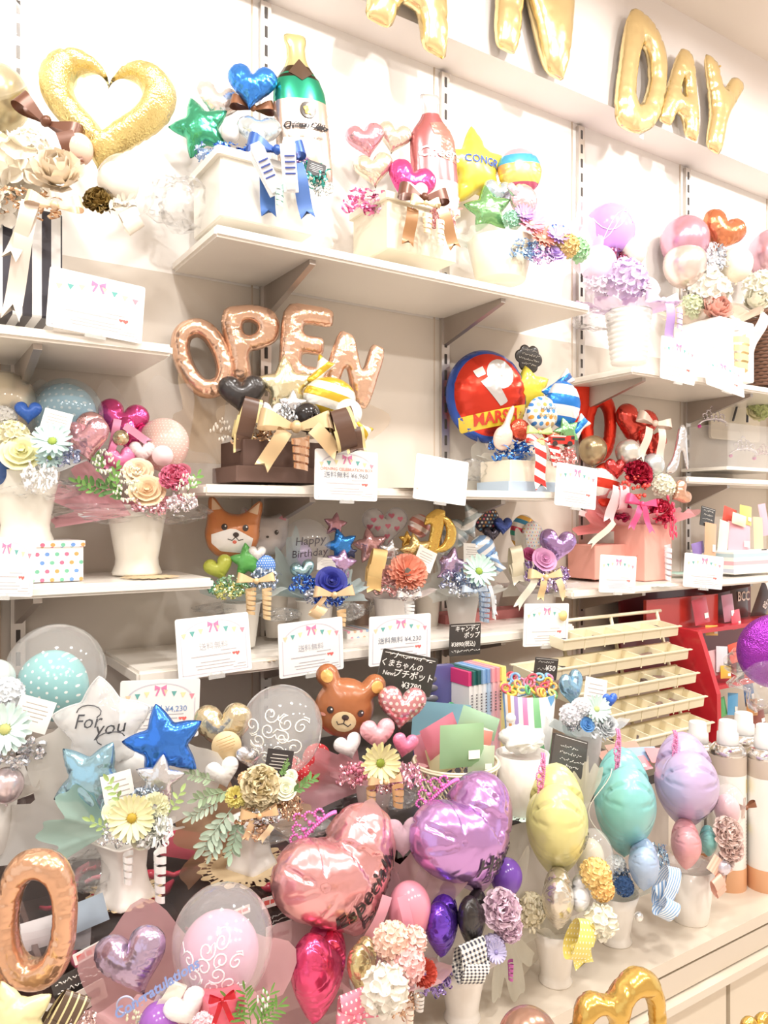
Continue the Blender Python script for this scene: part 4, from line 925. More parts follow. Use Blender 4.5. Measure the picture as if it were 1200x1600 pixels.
latex(a, 1150, 412, 50, 'f2e6ce', dd=-.02); tinsel(a, 1120, 400, 50, 50, 'dfe6f0', dd=-.05); flower(a, 'hyd', 1105, 460, 80, 'f4eee0', dd=-.02); flower(a, 'peony', 1115, 490, 56, 'f2b9a8', dd=-.07); flower(a, 'hyd', 1080, 480, 44, 'cfd6ae', dd=-.05); flower(a, 'rose', 1140, 500, 42, 'fbeee4', dd=-.07)
curl(a, 1158, 520, 26, 62, 'efd49a', dd=-.09, turns=4); tail(a, 1140, 515, 44, 14, 'ffffff', dd=-.1, roll=-40)
a = Arr('basket_arrangement', 'brown wicker basket arrangement with pink mauve balloon', 'gift arrangement', 1190, 605, Y=-.15)
def wicker_me():
    mb = MB(); n = 32
    for j in range(22):
        z = j / 21; r = .34 + .15 * z
        mb.tube([((r + .018 * (1 if (i + j) % 2 else -1)) * math.cos(2 * PI * i / n), (r + .018 * (1 if (i + j) % 2 else -1)) * math.sin(2 * PI * i / n), z) for i in range(n + 1)], .026, 5)
    mb.tube([(.51 * math.cos(2 * PI * i / n), .51 * math.sin(2 * PI * i / n), 1.0) for i in range(n + 1)], .04, 6); return mb.mesh('wicker')
a.up('wicker_basket', wicker_me(), M('fabric', '6b4630'), 1194, 603, 74, 0, 108, 0); tail(a, 1196, 490, 66, 20, 'efdcd4', dd=-.12, roll=-28)
collar(a, 1194, 495, 120, 22, 'f4ecdc', op=.85, seed=7); latex(a, 1205, 395, 72, 'd4a2b2', dd=.02, mat='pearl'); flower(a, 'hyd', 1190, 455, 70, 'f0ecd8', dd=-.03); flower(a, 'peony', 1175, 478, 50, 'f6f0dc', dd=-.05)
price_card(1060, 564, 50, 66, 'washed out white price card under ribbed white pot shelf', roll=-3, Y=-.32, ink='d8d8dc')
price_card(1132, 588, 52, 50, 'tilted price card below the wicker basket', roll=-8, pitch=12, Y=-.33)
# ================================================================== lower left shelf
Z1 = 1.465
t = Arr('gift_box', 'white gift box with pastel polka dots under cream vase', 'box', 62, 893, Y=-.17)
cube(t, 52, 906, 125, 58, 120, MD('f4efec', 'e2708e', 9, .2, 'paper', 'XZ', dot2=('6f9ad8', 'e0a060', '76bc9c'), asp=.5), name='dotted_box'); cube(t, 52, 853, 130, 9, 124, MD('f4efec', 'e2708e', 9, .2, 'paper', 'XZ', dot2=('6f9ad8', 'e0a060', '76bc9c'), asp=.08), name='dotted_lid')
a = Arr('balloon_arrangement', 'pale blue flower arrangement with star print balloon in cream vase', 'gift arrangement', 40, 846, Y=-.17)
pot(a, 'urn', 100, 110, 'f4efe2', name='vase')
latex(a, 10, 625, 88, 'e6d8b4', dd=.06, mat='pearl'); bubble(a, 5, 632, 105, dd=.06)
latex(a, 102, 645, 92, MD('a9cddd', 'eef6f8', 9, .16, 'latex'), dd=.16); bubble(a, 105, 645, 108, dd=.16, tint='dfeef4')
foil(a, 'heart', 44, 646, 40, '3f78e0', dd=-.01, mat='satin'); minicard(a, 88, 660, 42, 38, dd=-.03, roll=-14)
flower(a, 'hyd', 5, 655, 46, 'fbf8f2', dd=-.02); flower(a, 'hyd', 20, 682, 56, 'efe9c2', dd=-.04); flower(a, 'rose', 34, 706, 66, 'f6f2b8', dd=-.07); gerbera(a, 82, 690, 64, 'c6e4e0', '9cb04c', dd=-.08); gerbera(a, 78, 716, 44, 'bfdcdc', '9cb04c', dd=-.07)
tinsel(a, 95, 712, 60, 36, 'a6b4dc', dd=-.06); tinsel(a, 62, 745, 60, 50, 'f4f2f0', dd=-.1, seed=2, mat='ribbon'); latex(a, 0, 735, 40, '3f5f9a', dd=-.05)
collar(a, 40, 742, 180, 34, 'e9eef0', op=.7, seed=2); cello(a, 60, 765, 120, 70, dd=.01, seed=4)
fan(a, 60, 775, 210, 150, 'eef2f2', op=.3, dd=.08, a0=10, a1=170)
a = Arr('balloon_arrangement', 'pink heart balloon and rose arrangement in tall white vase', 'gift arrangement', 214, 897, Y=-.15)
pot(a, 'urn', 92, 108, 'f6f1e6', name='vase')
foil(a, 'heart', 136, 690, 76, 'e4a0b0', dd=-.13, yaw=-5, roll=8); foil(a, 'disc', 142, 666, 46, 'd9a0a2', dd=-.1); foil(a, 'heart', 190, 662, 78, 'e8489a', dd=.03, yaw=15, roll=-12); foil(a, 'heart', 208, 685, 66, 'e03f90', dd=.02, roll=-20)
latex(a, 256, 692, 78, MD('edc6bc', 'fff6f0', 17, .12, 'latex'), dd=.04); foil(a, 'heart', 190, 722, 52, 'f46aa6', dd=-.03, mat='satin', roll=10); foil(a, 'heart', 222, 708, 40, 'fbe0e0', dd=-.02, mat='satin')
t = a.put('round_tag', U('tagd', lambda: lathe([(.5, 0), (.5, .04)], 28)), M('paper', 'f7cfd0'), 254, 712, 32, -.06, 20, 0); t = a.put('gold_tag', U('tagd', None), M('foil', 'ead9a8'), 189, 684, 24, -.04, 20, 0)
tail(a, 184, 655, 66, 12, 'f08cb8', dd=-.03, roll=-10); tail(a, 195, 665, 46, 12, 'f4a0c4', dd=-.04, roll=55); tail(a, 180, 690, 50, 10, 'ef78ae', dd=-.04, roll=-20)
flower(a, 'rose', 230, 766, 56, 'f8d3a6', dd=-.09); flower(a, 'rose', 216, 735, 46, 'f8dcb8', dd=-.06); flower(a, 'carn', 272, 748, 48, 'f0709a', dd=-.08); flower(a, 'rose', 285, 735, 26, 'b0586a', dd=-.05)
for x, y, w, h in ((162, 722, 36, 44), (202, 742, 44, 34), (196, 768, 40, 40), (292, 760, 36, 44)): beads(a, x, y, w, h, 'eef0d8', dd=-.13, n=50, r=.045)
for x, y, r in ((165, 740, 30), (150, 770, 60), (185, 775, 10), (292, 770, -30), (170, 760, -20)): sprig(a, x, y, 34, '7fae5c', dd=-.12, roll=r, n=7)
sprig(a, 175, 770, 44, '56803f', dd=-.11, roll=70); sprig(a, 195, 782, 40, '5c8348', dd=-.11, roll=50)
fan(a, 205, 805, 210, 105, 'f8bcc6', op=.9, dd=-.07, a0=125, a1=190, seed=2, yaw=10); collar(a, 214, 792, 170, 26, 'f2a6b4', op=.9, seed=3); tinsel(a, 285, 785, 56, 30, 'f6eef4', dd=-.1, seed=2); tinsel(a, 235, 790, 70, 30, 'f4b8c8', dd=-.09, seed=3)
cello(a, 170, 800, 160, 60, dd=-.02, seed=5); cello(a, 270, 800, 110, 70, dd=.02, seed=6); fan(a, 225, 800, 230, 200, 'f6f2f0', op=.2, dd=.09, a0=5, a1=150, seed=3)
doily(235, 902, 92, 'beige lace doily under tall white vase of roses', z=1.4665)
price_card(8, 886, 84, 92, 'price card clipped below polka dot box at photo edge', roll=-4, Y=-.31)

# ================================================================== middle shelf: OPEN
RG = 'ecbb98'
a = Arr('balloon_arrangement', 'rose gold OPEN letter balloon arrangement in dark brown box', 'gift arrangement', 425, 752, Y=-.165)
cube(a, 425, 756, 158, 24, 100, '6a5147', 'paper', name='box_base'); cube(a, 430, 735, 144, 42, 92, '5a4238', 'paper', name='box_body')
foil(a, 'O', 317, 560, 88, RG, dd=.0, yaw=12, roll=22, h=94); foil(a, 'P', 396, 535, 92, RG, dd=.04, yaw=15, roll=9, h=82, name='letter_balloon'); foil(a, 'E', 478, 540, 82, RG, dd=.06, yaw=18, roll=-4, h=80); foil(a, 'N', 552, 578, 84, RG, dd=.06, yaw=20, roll=-18, h=82)
foil(a, 'heart', 379, 620, 74, '35302f', dd=-.05, yaw=10, roll=4, mat='satin'); foil(a, 'star', 447, 600, 96, 'ebdfae', dd=-.02, yaw=10, roll=4); foil(a, 'heart', 425, 652, 52, 'f6f4f2', dd=-.07, mat='satin'); foil(a, 'star', 458, 630, 46, 'd8d8dc', dd=-.06)
CS = MS(['d8b53c', 'f4f2ea'], 1, 2.6, .2, 'foil', .35)
foil(a, 'disc', 515, 622, 84, CS, dd=-.02, yaw=15, name='candy_balloon', h=66); foil(a, 'swallow', 500, 582, 50, CS, dd=-.01, roll=60, name='candy_wrapper_end'); foil(a, 'swallow', 562, 668, 40, CS, dd=-.02, roll=-35, name='candy_wrapper_end')
foil(a, 'disc', 545, 645, 44, 'f6f4f0', dd=-.03, mat='satin')
BR = MS(['5d4336', '5d4336', '5d4336', '5d4336', 'd8c48c', '5d4336'], 0, 1.45, .25, 'ribbon')
loop(a, 386, 655, 44, 78, BR, dd=-.1, roll=-12); loop(a, 536, 672, 50, 74, BR, dd=-.1, roll=18); tail(a, 380, 668, 40, 30, BR, dd=-.11); tail(a, 552, 668, 40, 32, BR, dd=-.1, roll=10)
GD = 'd8b682'
bow(a, 462, 668, 118, GD, dd=-.12, tails=0); tail(a, 446, 672, 72, 24, GD, dd=-.13, roll=-32); tail(a, 490, 668, 60, 24, GD, dd=-.13, roll=46)
curl(a, 470, 680, 30, 58, 'd9a271', dd=-.15, turns=4, mat='foil'); latex(a, 480, 650, 44, '2c2828', dd=-.06); tinsel(a, 400, 682, 90, 36, 'cfa06a', dd=-.08); tinsel(a, 505, 660, 60, 44, '3a3230', dd=-.08, seed=2); tinsel(a, 450, 645, 44, 32, 'c8ccd0', dd=-.08, seed=3); beads(a, 345, 672, 36, 40, 'efe6d8', dd=-.04, n=24, r=.06, mat='gloss')
fan(a, 345, 725, 190, 135, 'dcc3a4', op=.55, dd=.05, a0=85, a1=180, seed=4); fan(a, 470, 700, 260, 110, 'e2cbb0', op=.35, dd=.1, a0=10, a1=170, seed=2); collar(a, 430, 690, 170, 22, 'e9d6bc', op=.5, seed=4)
price_card(542, 743, 98, 78, 'price card for opening celebration box beside brown gift box', '送料無料 ¥6,960', 'OPENING CELEBRATION BOX', roll=-1)
price_card(690, 750, 82, 70, 'blank overexposed white card tilted on shelf edge', roll=-6, plain=True)
doily(632, 764, 60, 'beige doily edge between two white cards', z=1.668, d=onY(632, -.28))

# ------------------------------------------------------------------ red and blue birthday arrangement
a = Arr('balloon_arrangement', 'red and blue birthday arrangement with toy fire engine in cream box', 'gift arrangement', 808, 768, Y=-.165)
cube(a, 812, 778, 112, 24, 76, 'b9cbdd', 'paper', name='box_base'); cube(a, 812, 756, 102, 34, 70, 'f4ead6', 'paper', name='box_body')
b = foil(a, 'disc', 760, 620, 132, MZ([(0, 'd8412f'), (.435, '3f63c4')], 'r', 0, .6), dd=.02, yaw=12, roll=8, h=146, label='plain red round foil balloon with blue rim and yellow band')
patch_on(b, [(-.42, -.2), (.42, -.14), (.4, -.3), (.3, -.32), (-.38, -.36)], M('gloss', 'efd23e'), 'yellow_band', .008); print_on(b, 'MARSH', -.0, -.25, .17, M('gloss', 'd4402c'), rollv=2, bold=.03, e=.02)
patch_on(b, [(-.14, .14), (.02, .2), (.16, -.1), (.06, -.14)], M('foil', 'd8d8da'), 'silver_panel', .008); patch_on(b, ell(.17, .16, .12, .2, 20), M('foil', 'cfd0d2'), 'silver_panel', .008); patch_on(b, [(-.2, .26), (-.08, .3), (-.06, .21), (-.17, .18)], M('paper', 'fbf6f0'), 'white_sticker', .012, 3)
foil(a, 'fatstar', 826, 605, 72, 'f1dc4a', dd=.04, yaw=15, roll=10, mat='satin'); b = foil(a, 'disc', 848, 646, 54, MD('f6f4ee', '3f86d0', 5.5, .28, 'paper', dot2=('e2c890', '5aa0e0', 'e8a040')), dd=-.03, yaw=15, name='dotted_balloon', label='white round balloon with blue dots reading Happy Birthday'); print_on(b, 'HAPPY', .06, .1, .17, M('paper', '6d7680'), e=.02); print_on(b, 'Birthday', .04, -.08, .16, M('paper', 'c9a050'), e=.02)
BL = MS(['2f7fd4', 'f4f4f4'], 1, 2.2, .1, 'foil', .1)
foil(a, 'disc', 880, 632, 58, BL, dd=-.01, yaw=15, name='candy_balloon', h=74); b = foil(a, 'swallow', 872, 602, 62, BL, dd=.0, roll=38, name='candy_wrapper_end', h=40); print_on(b, 'Candy', .2, .03, .22, M('paper', '5a6a9a'), e=.02); foil(a, 'swallow', 905, 668, 40, BL, dd=.0, roll=50, name='candy_wrapper_end')
foil(a, 'star', 885, 672, 46, '6fc66c', dd=-.03, yaw=15, roll=20); foil(a, 'bunny', 789, 668, 32, 'f4cdbd', dd=-.07, yaw=15, roll=-12, name='bunny_balloon', mat='satin', h=36); foil(a, 'disc', 812, 672, 36, 'e25030', dd=-.04, name='round_foil_balloon')
def truck_me():
    mb = MB(); mb.box((-.1, 0, .2), (.7, .3, .26), 0); mb.box((.36, 0, .22), (.24, .3, .32), 0); mb.box((.42, 0, .3), (.14, .31, .13), 1); mb.box((-.1, 0, .36), (.6, .1, .05), 2); mb.box((-.15, 0, .24), (.5, .31, .1), 1)
    for x in (-.3, .3):
        for y in (-.15, .15): mb.add(*_wheel(x, y), 1)
    return mb.mesh('truck', False)
def _wheel(x, y, r=.1, n=12):
    v = [(x + r * math.cos(2 * PI * i / n), y + s, .08 + r * math.sin(2 * PI * i / n)) for s in (-.03, .03) for i in range(n)]; return v, [tuple(range(n)), tuple(range(n, 2 * n))[::-1]] + [(i, n + i, n + (i + 1) % n, (i + 1) % n) for i in range(n)]
a.up('toy_fire_engine', truck_me(), [M('gloss', 'd03028'), M('gloss', '3c3230'), M('gloss', 'e8e0d8')], 876, 697, 42, -.1, 42, -20, label='small red toy fire engine'); foil(a, 'bottle', 858, 680, 16, 'e25a3a', dd=-.06, roll=70, name='round_foil_balloon')
bow(a, 843, 676, 44, 'cfe48a', dd=-.1, tails=0); curl(a, 845, 682, 14, 34, 'd6e69a', dd=-.11, turns=3)
RW = MS(['d83a34', 'fbf6f2'], 1, 4.0, .1, 'ribbon', .5)
tail(a, 842, 690, 76, 20, RW, dd=-.12, roll=4); tail(a, 862, 690, 40, 18, RW, dd=-.11, roll=20); bow(a, 845, 690, 50, RW, dd=-.1, tails=0)
tinsel(a, 800, 706, 80, 38, '2f7fdc', dd=-.05); tinsel(a, 778, 696, 40, 24, '3f88e4', dd=-.04, seed=3); tinsel(a, 880, 712, 56, 36, 'f4a6a0', dd=-.08, seed=2); beads(a, 880, 712, 40, 26, 'e06a64', dd=-.09, n=20, r=.06)
fan(a, 770, 770, 130, 90, 'e6e4da', op=.5, dd=.05, a0=80, a1=180, seed=3); cello(a, 735, 735, 60, 70, dd=.04, seed=3); collar(a, 812, 724, 130, 18, 'f2f0e6', op=.6, seed=2)
chalk(826, 560, 52, 46, 'black cloud shaped sign with chalk writing above yellow star', [('~', 0, .24, .5), ('~', .04, .1, .6), ('~', 0, -.04, .72), ('~', 0, -.18, .5)], Y=-.14, shape_me=shape('cloud'), name='cloud_sign', yaw=25, roll=-6)
price_card(901, 760, 62, 66, 'price card hanging left of red and white striped candy balloon', roll=-5, ink='c8c8cc')

# ------------------------------------------------------------------ red bouquet in pink bag
RD = 'e0402c'
a = Arr('balloon_arrangement', 'red and pink bouquet with silver high heel balloon in pink gift bag', 'gift arrangement', 1000, 903, Y=-.15)
cube(a, 1004, 905, 64, 86, 60, 'edb0a2', 'paper', name='gift_bag'); cube(a, 938, 902, 86, 52, 56, 'e8a698', 'paper', dd=.03, name='gift_bag_side', label='folded pink side of the gift bag')
mb = MB(); mb.tube([(.5 * math.cos(t), -.9 * math.sin(t), 0) for t in (PI * i / 14 for i in range(15))], .03, 6); a.put('bag_handle', mb.mesh('handle'), M('fabric', 'd8a89c'), 935, 862, 52, -.03, 30)
obj('bag_lettering', bars([(-.2, .2, .3, .02), (-.4, .4, .1, .02), (-.4, .3, -.05, .02)]), M('paper', 'c98a7e'), a.o, Matrix.Translation(W(1004, 872, a.d - .055) - a.P) @ rot(33) @ Matrix.Scale(.08, 4))
foil(a, 'one', 905, 632, 44, RD, dd=.08, yaw=15, mat='glitter', h=36, roll=-10, label='red glitter number one balloon'); foil(a, 'zero', 936, 668, 60, RD, dd=.06, yaw=20, mat='glitter', h=64, roll=-4, label='red glitter number zero balloon')
latex(a, 926, 702, 44, 'b9a582', dd=-.04, mat='pearl'); foil(a, 'heart', 992, 668, 74, RD, dd=.02, yaw=15, roll=-14); foil(a, 'heart', 1018, 696, 52, RD, dd=.0, roll=-10); latex(a, 982, 706, 40, 'e9e6dc', dd=-.03, mat='pearl'); latex(a, 1020, 726, 36, 'd8dcdc', dd=-.02, mat='pearl')
foil(a, 'heel', 1056, 702, 48, 'e4e4e8', dd=.0, yaw=15, roll=10, name='high_heel_balloon', label='silver high heel shoe balloon')
bow(a, 1022, 662, 62, 'f6dac8', dd=-.04, roll=-12, tails=0); tail(a, 1015, 668, 56, 14, 'f8e2d2', dd=-.05, roll=-18); tail(a, 1034, 670, 52, 14, 'f4d8c8', dd=-.04, roll=-2)
foil(a, 'disc', 945, 758, 50, MS([RD, 'f4f0ea'], 1, 2.4, .2, 'foil', .15), dd=-.04, yaw=10, name='candy_balloon', h=70); foil(a, 'heart', 962, 735, 40, 'd83030', dd=-.05)
flower(a, 'carn', 995, 742, 50, 'b8183c', dd=-.05); flower(a, 'carn', 1030, 800, 44, 'd82a50', dd=-.06); flower(a, 'carn', 968, 800, 40, 'c22a58', dd=-.05)
bow(a, 1002, 788, 56, 'ef5a8c', dd=-.1, tails=1, roll=-10); beads(a, 990, 762, 60, 40, 'f05a50', dd=-.08, n=44, mat='gloss', r=.05, name='pearl_beads'); beads(a, 1040, 800, 44, 56, 'e8486a', dd=-.08, n=40, mat='gloss', r=.05, name='pearl_beads', seed=2); beads(a, 1052, 822, 16, 40, 'ee5878', dd=-.08, n=16, mat='gloss', r=.09, name='pearl_beads', seed=3)
flower(a, 'hyd', 1035, 760, 44, 'f2efd8', dd=-.04); foil(a, 'heart', 1062, 772, 40, 'e2a884', dd=-.03, roll=-60); collar(a, 1000, 822, 170, 34, 'f5b6bc', op=.75, seed=3); fan(a, 960, 830, 150, 60, 'ee8f90', op=.8, dd=-.01, a0=100, a1=185, seed=2)
tail(a, 965, 760, 60, 18, 'f6c8cc', dd=-.1, roll=-16); loop(a, 972, 778, 24, 44, 'f4bcc4', dd=-.09); curl(a, 1044, 850, 12, 60, 'f4eef2', dd=-.06, turns=6); tail(a, 905, 800, 60, 9, 'f6f0ee', dd=-.05, roll=70); tail(a, 960, 815, 60, 10, 'fbeeda', dd=-.1, roll=-50)
price_card(966, 897, 54, 58, 'price card clipped in front of pink gift bag', roll=-4, ink='b8b4ba')
price_card(1100, 893, 56, 52, 'price card beside pastel striped candy tray', roll=-6, ink='c0bcc0')
doily(1020, 914, 78, 'pale aqua lace doily hanging off shelf under pink bag', z=1.38, col='cfe6e0', d=onY(1020, -.26)); doily(1068, 896, 70, 'green aqua lace doily right of pink gift bag', z=1.38, col='b4d8c8', d=onY(1068, -.17))
# ------------------------------------------------------------------ tiara case and the candy tray
a = Arr('tiara_case', 'clear acrylic case holding small rhinestone tiaras', 'display case', 1150, 735, Y=-.1)
a.up('clear_case', U('box', box_me), M('film', 'f6f2ee', .22), 1145, 738, 138, 0, 70, 0, None, 74); cube(a, 1145, 738, 150, 5, 80, 'f4efe6', 'gloss', name='case_base')
for nm, x, y, w in (('rhinestone_tiara', 1112, 666, 56), ('rhinestone_tiara', 1160, 712, 54), ('rhinestone_tiara', 1192, 716, 40)): 
    t = Arr('tiara', {1112: 'silver rhinestone tiara with pink gem on top of clear case', 1160: 'silver rhinestone tiara inside clear case', 1192: 'pink tinted tiara at right end of clear case'}[x], 'tiara', x, y, Y=-.12)
    t.put('beaded_comb', U('tiara', tiara_me), M('metal', 'e8e4ec' if x < 1190 else 'e6cfd8', .2), x, y, w, 0, 20, 10); t.put('gem', U('ball', ball_me), M('gloss', 'd84aa0'), x - w * .34, y, 6, -.01)
a = Arr('wall_picture', 'pale framed picture with black lines behind clear tiara case', 'picture', 1140, 672, Y=-.02)
a.put('panel', U('wpic', lambda: rcard(1, .62, .03, .05)), M('paper', 'f2e8d6'), 1150, 648, 130, 0, 33); 
for x, r in ((1150, -24), (1168, -2)): a.put('black_bar', U('bar', lambda: MB().box((0, 0, 0), (.06, 1, .06)).mesh('bar', False)), M('gloss', '44424c'), x, 640, 40, -.02, 33, 0, r)
flower(a, 'hyd', 1185, 640, 40, 'c9d489', dd=-.04); flower(a, 'rose', 1178, 646, 26, 'efe8b8', dd=-.06)
a = Arr('striped_tray', 'open tray with pastel stripes holding packets of sweets', 'tray', 1140, 890, Y=-.17)
cube(a, 1150, 893, 126, 34, 76, MS(['f4f2ee', 'c8d2e0', 'f4f2ee', 'f0b8c0', 'f4f2ee', 'bcd4da'], 2, 1.0, .1, 'paper'), name='striped_box')
PK = [(1092, 862, 28, 30, '8f7ab8', 'purple sweet packet at end of striped tray', 10), (1110, 845, 26, 56, 'd8a888', 'orange striped sweet packet in tray', -8), (1130, 842, 22, 58, 'cfe2cc', 'pale green sweet packet in tray', -14), (1155, 840, 52, 48, 'f2b2c0', 'pink picture packet in striped tray', -6), (1185, 838, 22, 60, 'f4d0a8', 'peach packet at right end of tray', -4), (1140, 806, 30, 26, 'd0584c', 'red topped packet behind tray', -16), (1165, 805, 28, 30, 'd8cf7a', 'yellow packet behind pink packet', -8), (1194, 812, 18, 50, 'f0b8c8', 'pink pointed packet at photo edge', 8)]
def packet_me():
    mb = MB(); mb.grid(lambda u, v: ((u - .5), (v - .5), .1 * (math.sin(PI * u) * math.sin(PI * v)) ** .6), 8, 8); mb.grid(lambda u, v: ((.5 - u), (v - .5), -.1 * (math.sin(PI * u) * math.sin(PI * v)) ** .6), 8, 8); return mb.mesh('packet')
def packet(px, py, w, h, col, label, roll=0, Y=None, d=None, mat='gloss', yaw=28, pitch=5, deco=True, name='packet'):
    t = Arr(name, label, 'packet', px, py + h / 2, Y=Y, d=d)
    o = t.put('pouch', U('packet', packet_me), M(mat, col) if isinstance(col, str) else col, px, py, w, 0, yaw, pitch, roll, h, w)
    if deco: obj('printed_panel', U('pkp', lambda: bars([(.08, .34, -.2, .2)], .105)), M('paper', 'fbf4ee'), o)
    return t
for x, y, w, h, c, lb, r in PK: packet(x, y, w, h, c, lb, r, Y=-.17 - .02 * (w % 3), deco=w > 24)
packet(1155, 812, 32, 18, 'efe6c8', 'cream oval label packet above pink packet', -14, Y=-.2, deco=False)
chalk(1106, 808, 36, 30, 'small black chalk sign above purple sweet packet', [('~', 0, .26, .7), ('~', 0, .08, .6), ('~', 0, -.1, .74), ('~', 0, -.26, .5)], Y=-.2, roll=-10)
chalk(1194, 872, 14, 28, 'narrow black chalk sign on striped tray at photo edge', [('~', 0, .5, .7), ('~', 0, .1, .6), ('~', 0, -.4, .7)], Y=-.26, line=False)
# ================================================================== fourth row: small vases with balloons
YR = -.165
def face(b, eyes, col='3a2e2a', r=.05, nose=None, mouth=None):
    for x, y in eyes: patch_on(b, ell(r, r * 1.1, x, y, 14), M('gloss', col), 'eye', .014, 3); patch_on(b, ell(r * .28, r * .28, x + r * .3, y + r * .35, 8), M('paper', 'ffffff'), 'eye_glint', .022, 2)
    if nose: patch_on(b, ell(*nose, 14), M('gloss', col), 'nose', .02, 3)
    for m in mouth or (): line_on(b, m, .008, M('gloss', col), 'mouth_line', .014)
a = Arr('balloon_arrangement', 'shiba dog face balloon arrangement with green star in white vase', 'gift arrangement', 378, 1010, Y=YR)
pot(a, 'cone', 62, 70, 'f2eee6', name='vase')
b = foil(a, 'dog', 364, 826, 84, 'dd8c54', dd=.0, yaw=12, roll=-6, mat='satin', name='dog_face_balloon', label='orange and white dog face balloon')
patch_on(b, [(-.38, -.14), (-.2, -.06), (-.05, .0), (.05, .0), (.2, -.06), (.38, -.14), (.36, -.3), (.18, -.43), (-.18, -.43), (-.36, -.3)], M('satin', 'f8f2ec'), 'white_muzzle', .006)
for s in (-1, 1): patch_on(b, [(s * .44, .54), (s * .42, .3), (s * .24, .34)], M('satin', 'f4cfa8'), 'inner_ear', .008, 3)
face(b, [(-.16, .02), (.22, .04)], r=.055, nose=(.055, .045, .06, -.1), mouth=[[(.06, -.14), (.0, -.21), (-.08, -.19)], [(.06, -.14), (.12, -.2), (.2, -.17)]]); patch_on(b, ell(.04, .035, .05, -.235, 10), M('gloss', 'e0705c'), 'tongue', .012, 2)
b = foil(a, 'cat', 412, 832, 78, 'd8cfcc', dd=.1, yaw=20, roll=-4, mat='satin', name='cat_face_balloon', label='pale grey cat face balloon behind the dog balloon')
for s in (-1, 1): patch_on(b, [(s * .42, .44), (s * .4, .26), (s * .24, .3)], M('satin', 'f0a0ae'), 'inner_ear', .008, 3)
face(b, [(-.18, .02), (.2, .02)], r=.045, nose=(.03, .025, .02, -.08))
foil(a, 'heart', 343, 890, 46, 'cfd85a', dd=-.05, yaw=5, roll=20, mat='satin'); foil(a, 'star', 386, 874, 56, '63b45c', dd=-.04, yaw=10, roll=6, mat='satin'); foil(a, 'disc', 414, 884, 34, MD('5b8ede', 'dfe8f8', 9, .2, 'paper'), dd=-.03); foil(a, 'heart', 402, 866, 28, 'f6f2ee', dd=-.04, mat='satin')
tinsel(a, 365, 915, 76, 34, '9fd8a8', dd=-.07); tinsel(a, 358, 922, 56, 28, 'e4e684', dd=-.08, seed=2); tinsel(a, 412, 905, 56, 40, '9fb6d4', dd=-.07, seed=3); tinsel(a, 340, 916, 40, 24, '5ab890', dd=-.07, seed=2)
bow(a, 400, 908, 60, 'e9c891', dd=-.1, tails=0); curl(a, 392, 918, 18, 44, 'e8c48e', dd=-.11, turns=5); curl(a, 417, 918, 16, 52, 'e9c894', dd=-.11, turns=6); collar(a, 378, 938, 130, 24, 'e6f0ee', op=.7, seed=2); cello(a, 345, 950, 80, 30, dd=.0, seed=2); cello(a, 440, 960, 50, 40, dd=.02, seed=3)
a = Arr('balloon_arrangement', 'clear Happy Birthday bubble arrangement with navy rose and blue star', 'gift arrangement', 492, 1008, Y=YR)
pot(a, 'cone', 62, 72, 'efe9e2', name='vase')
b = bubble(a, 478, 850, 80, dd=.0); latex(a, 468, 866, 40, 'cdb8e8', dd=.02, name='inner_balloon')
print_on(b, 'Happy', .12, .08, .22, M('gloss', '4a444c'), rollv=6, bold=.0, shear=.2, e=.02); print_on(b, 'Birthday', .1, -.16, .2, M('gloss', '4a444c'), rollv=6, bold=.0, shear=.2, e=.02)
foil(a, 'star', 524, 818, 38, 'b06a7c', dd=.03, roll=-8); foil(a, 'star', 533, 850, 52, '1f86e0', dd=.0, roll=16, yaw=10); foil(a, 'star', 534, 878, 50, 'c49ad4', dd=-.01, roll=-10); foil(a, 'star', 548, 862, 22, '26305a', dd=.0); foil(a, 'heart', 474, 894, 40, '8fc3cf', dd=-.05, roll=14)
flower(a, 'rose', 518, 908, 50, '2a318f', dd=-.08); minicard(a, 515, 882, 40, 20, dd=-.03, roll=-6); tinsel(a, 472, 912, 50, 30, '2f6fd8', dd=-.07); tinsel(a, 500, 930, 60, 26, 'c9cfe0', dd=-.09, seed=2); tinsel(a, 515, 935, 60, 26, '2f62cc', dd=-.09, seed=3); tinsel(a, 540, 922, 26, 24, '2f6fd8', dd=-.07)
bow(a, 522, 930, 66, 'e4c090', dd=-.11, tails=0); loop(a, 496, 956, 26, 26, 'eac99a', dd=-.12, roll=-30); curl(a, 534, 952, 16, 28, 'e6bf88', dd=-.12, turns=3); tail(a, 508, 932, 36, 8, 'e8c493', dd=-.12, roll=-40)
fan(a, 470, 935, 110, 100, 'cfe4e4', op=.75, dd=-.0, a0=95, a1=175, seed=2); collar(a, 500, 935, 140, 24, 'cfe3e8', op=.8, seed=4); fan(a, 530, 940, 80, 50, 'd6e8ea', op=.75, dd=-.01, a0=0, a1=80, seed=3); cello(a, 548, 955, 40, 50, dd=-.02, seed=4)
a = Arr('balloon_arrangement', 'clear heart print balloon arrangement with coral carnation', 'gift arrangement', 614, 1000, Y=YR)
pot(a, 'cone', 66, 68, 'efe8e4', name='vase')
b = foil(a, 'heart', 602, 826, 72, M('film', 'f4f0f0', .45), dd=.04, yaw=10, roll=2, label='clear heart balloon printed with small pink hearts'); seam_of(b, 'heart', M('frost', 'f6f2f2', .8))
for x, y in ((-.28, .2), (-.1, .26), (.12, .28), (.3, .2), (-.2, .02), (.02, .06), (.22, .0), (.0, -.16), (.1, -.3), (-.36, .06)): patch_on(b, [(x + p[0] / 32 * .13, y + p[1] / 32 * .13) for p in heart_pts(16)], M('gloss', 'd9788c'), 'pink_heart_print', .01, 2)
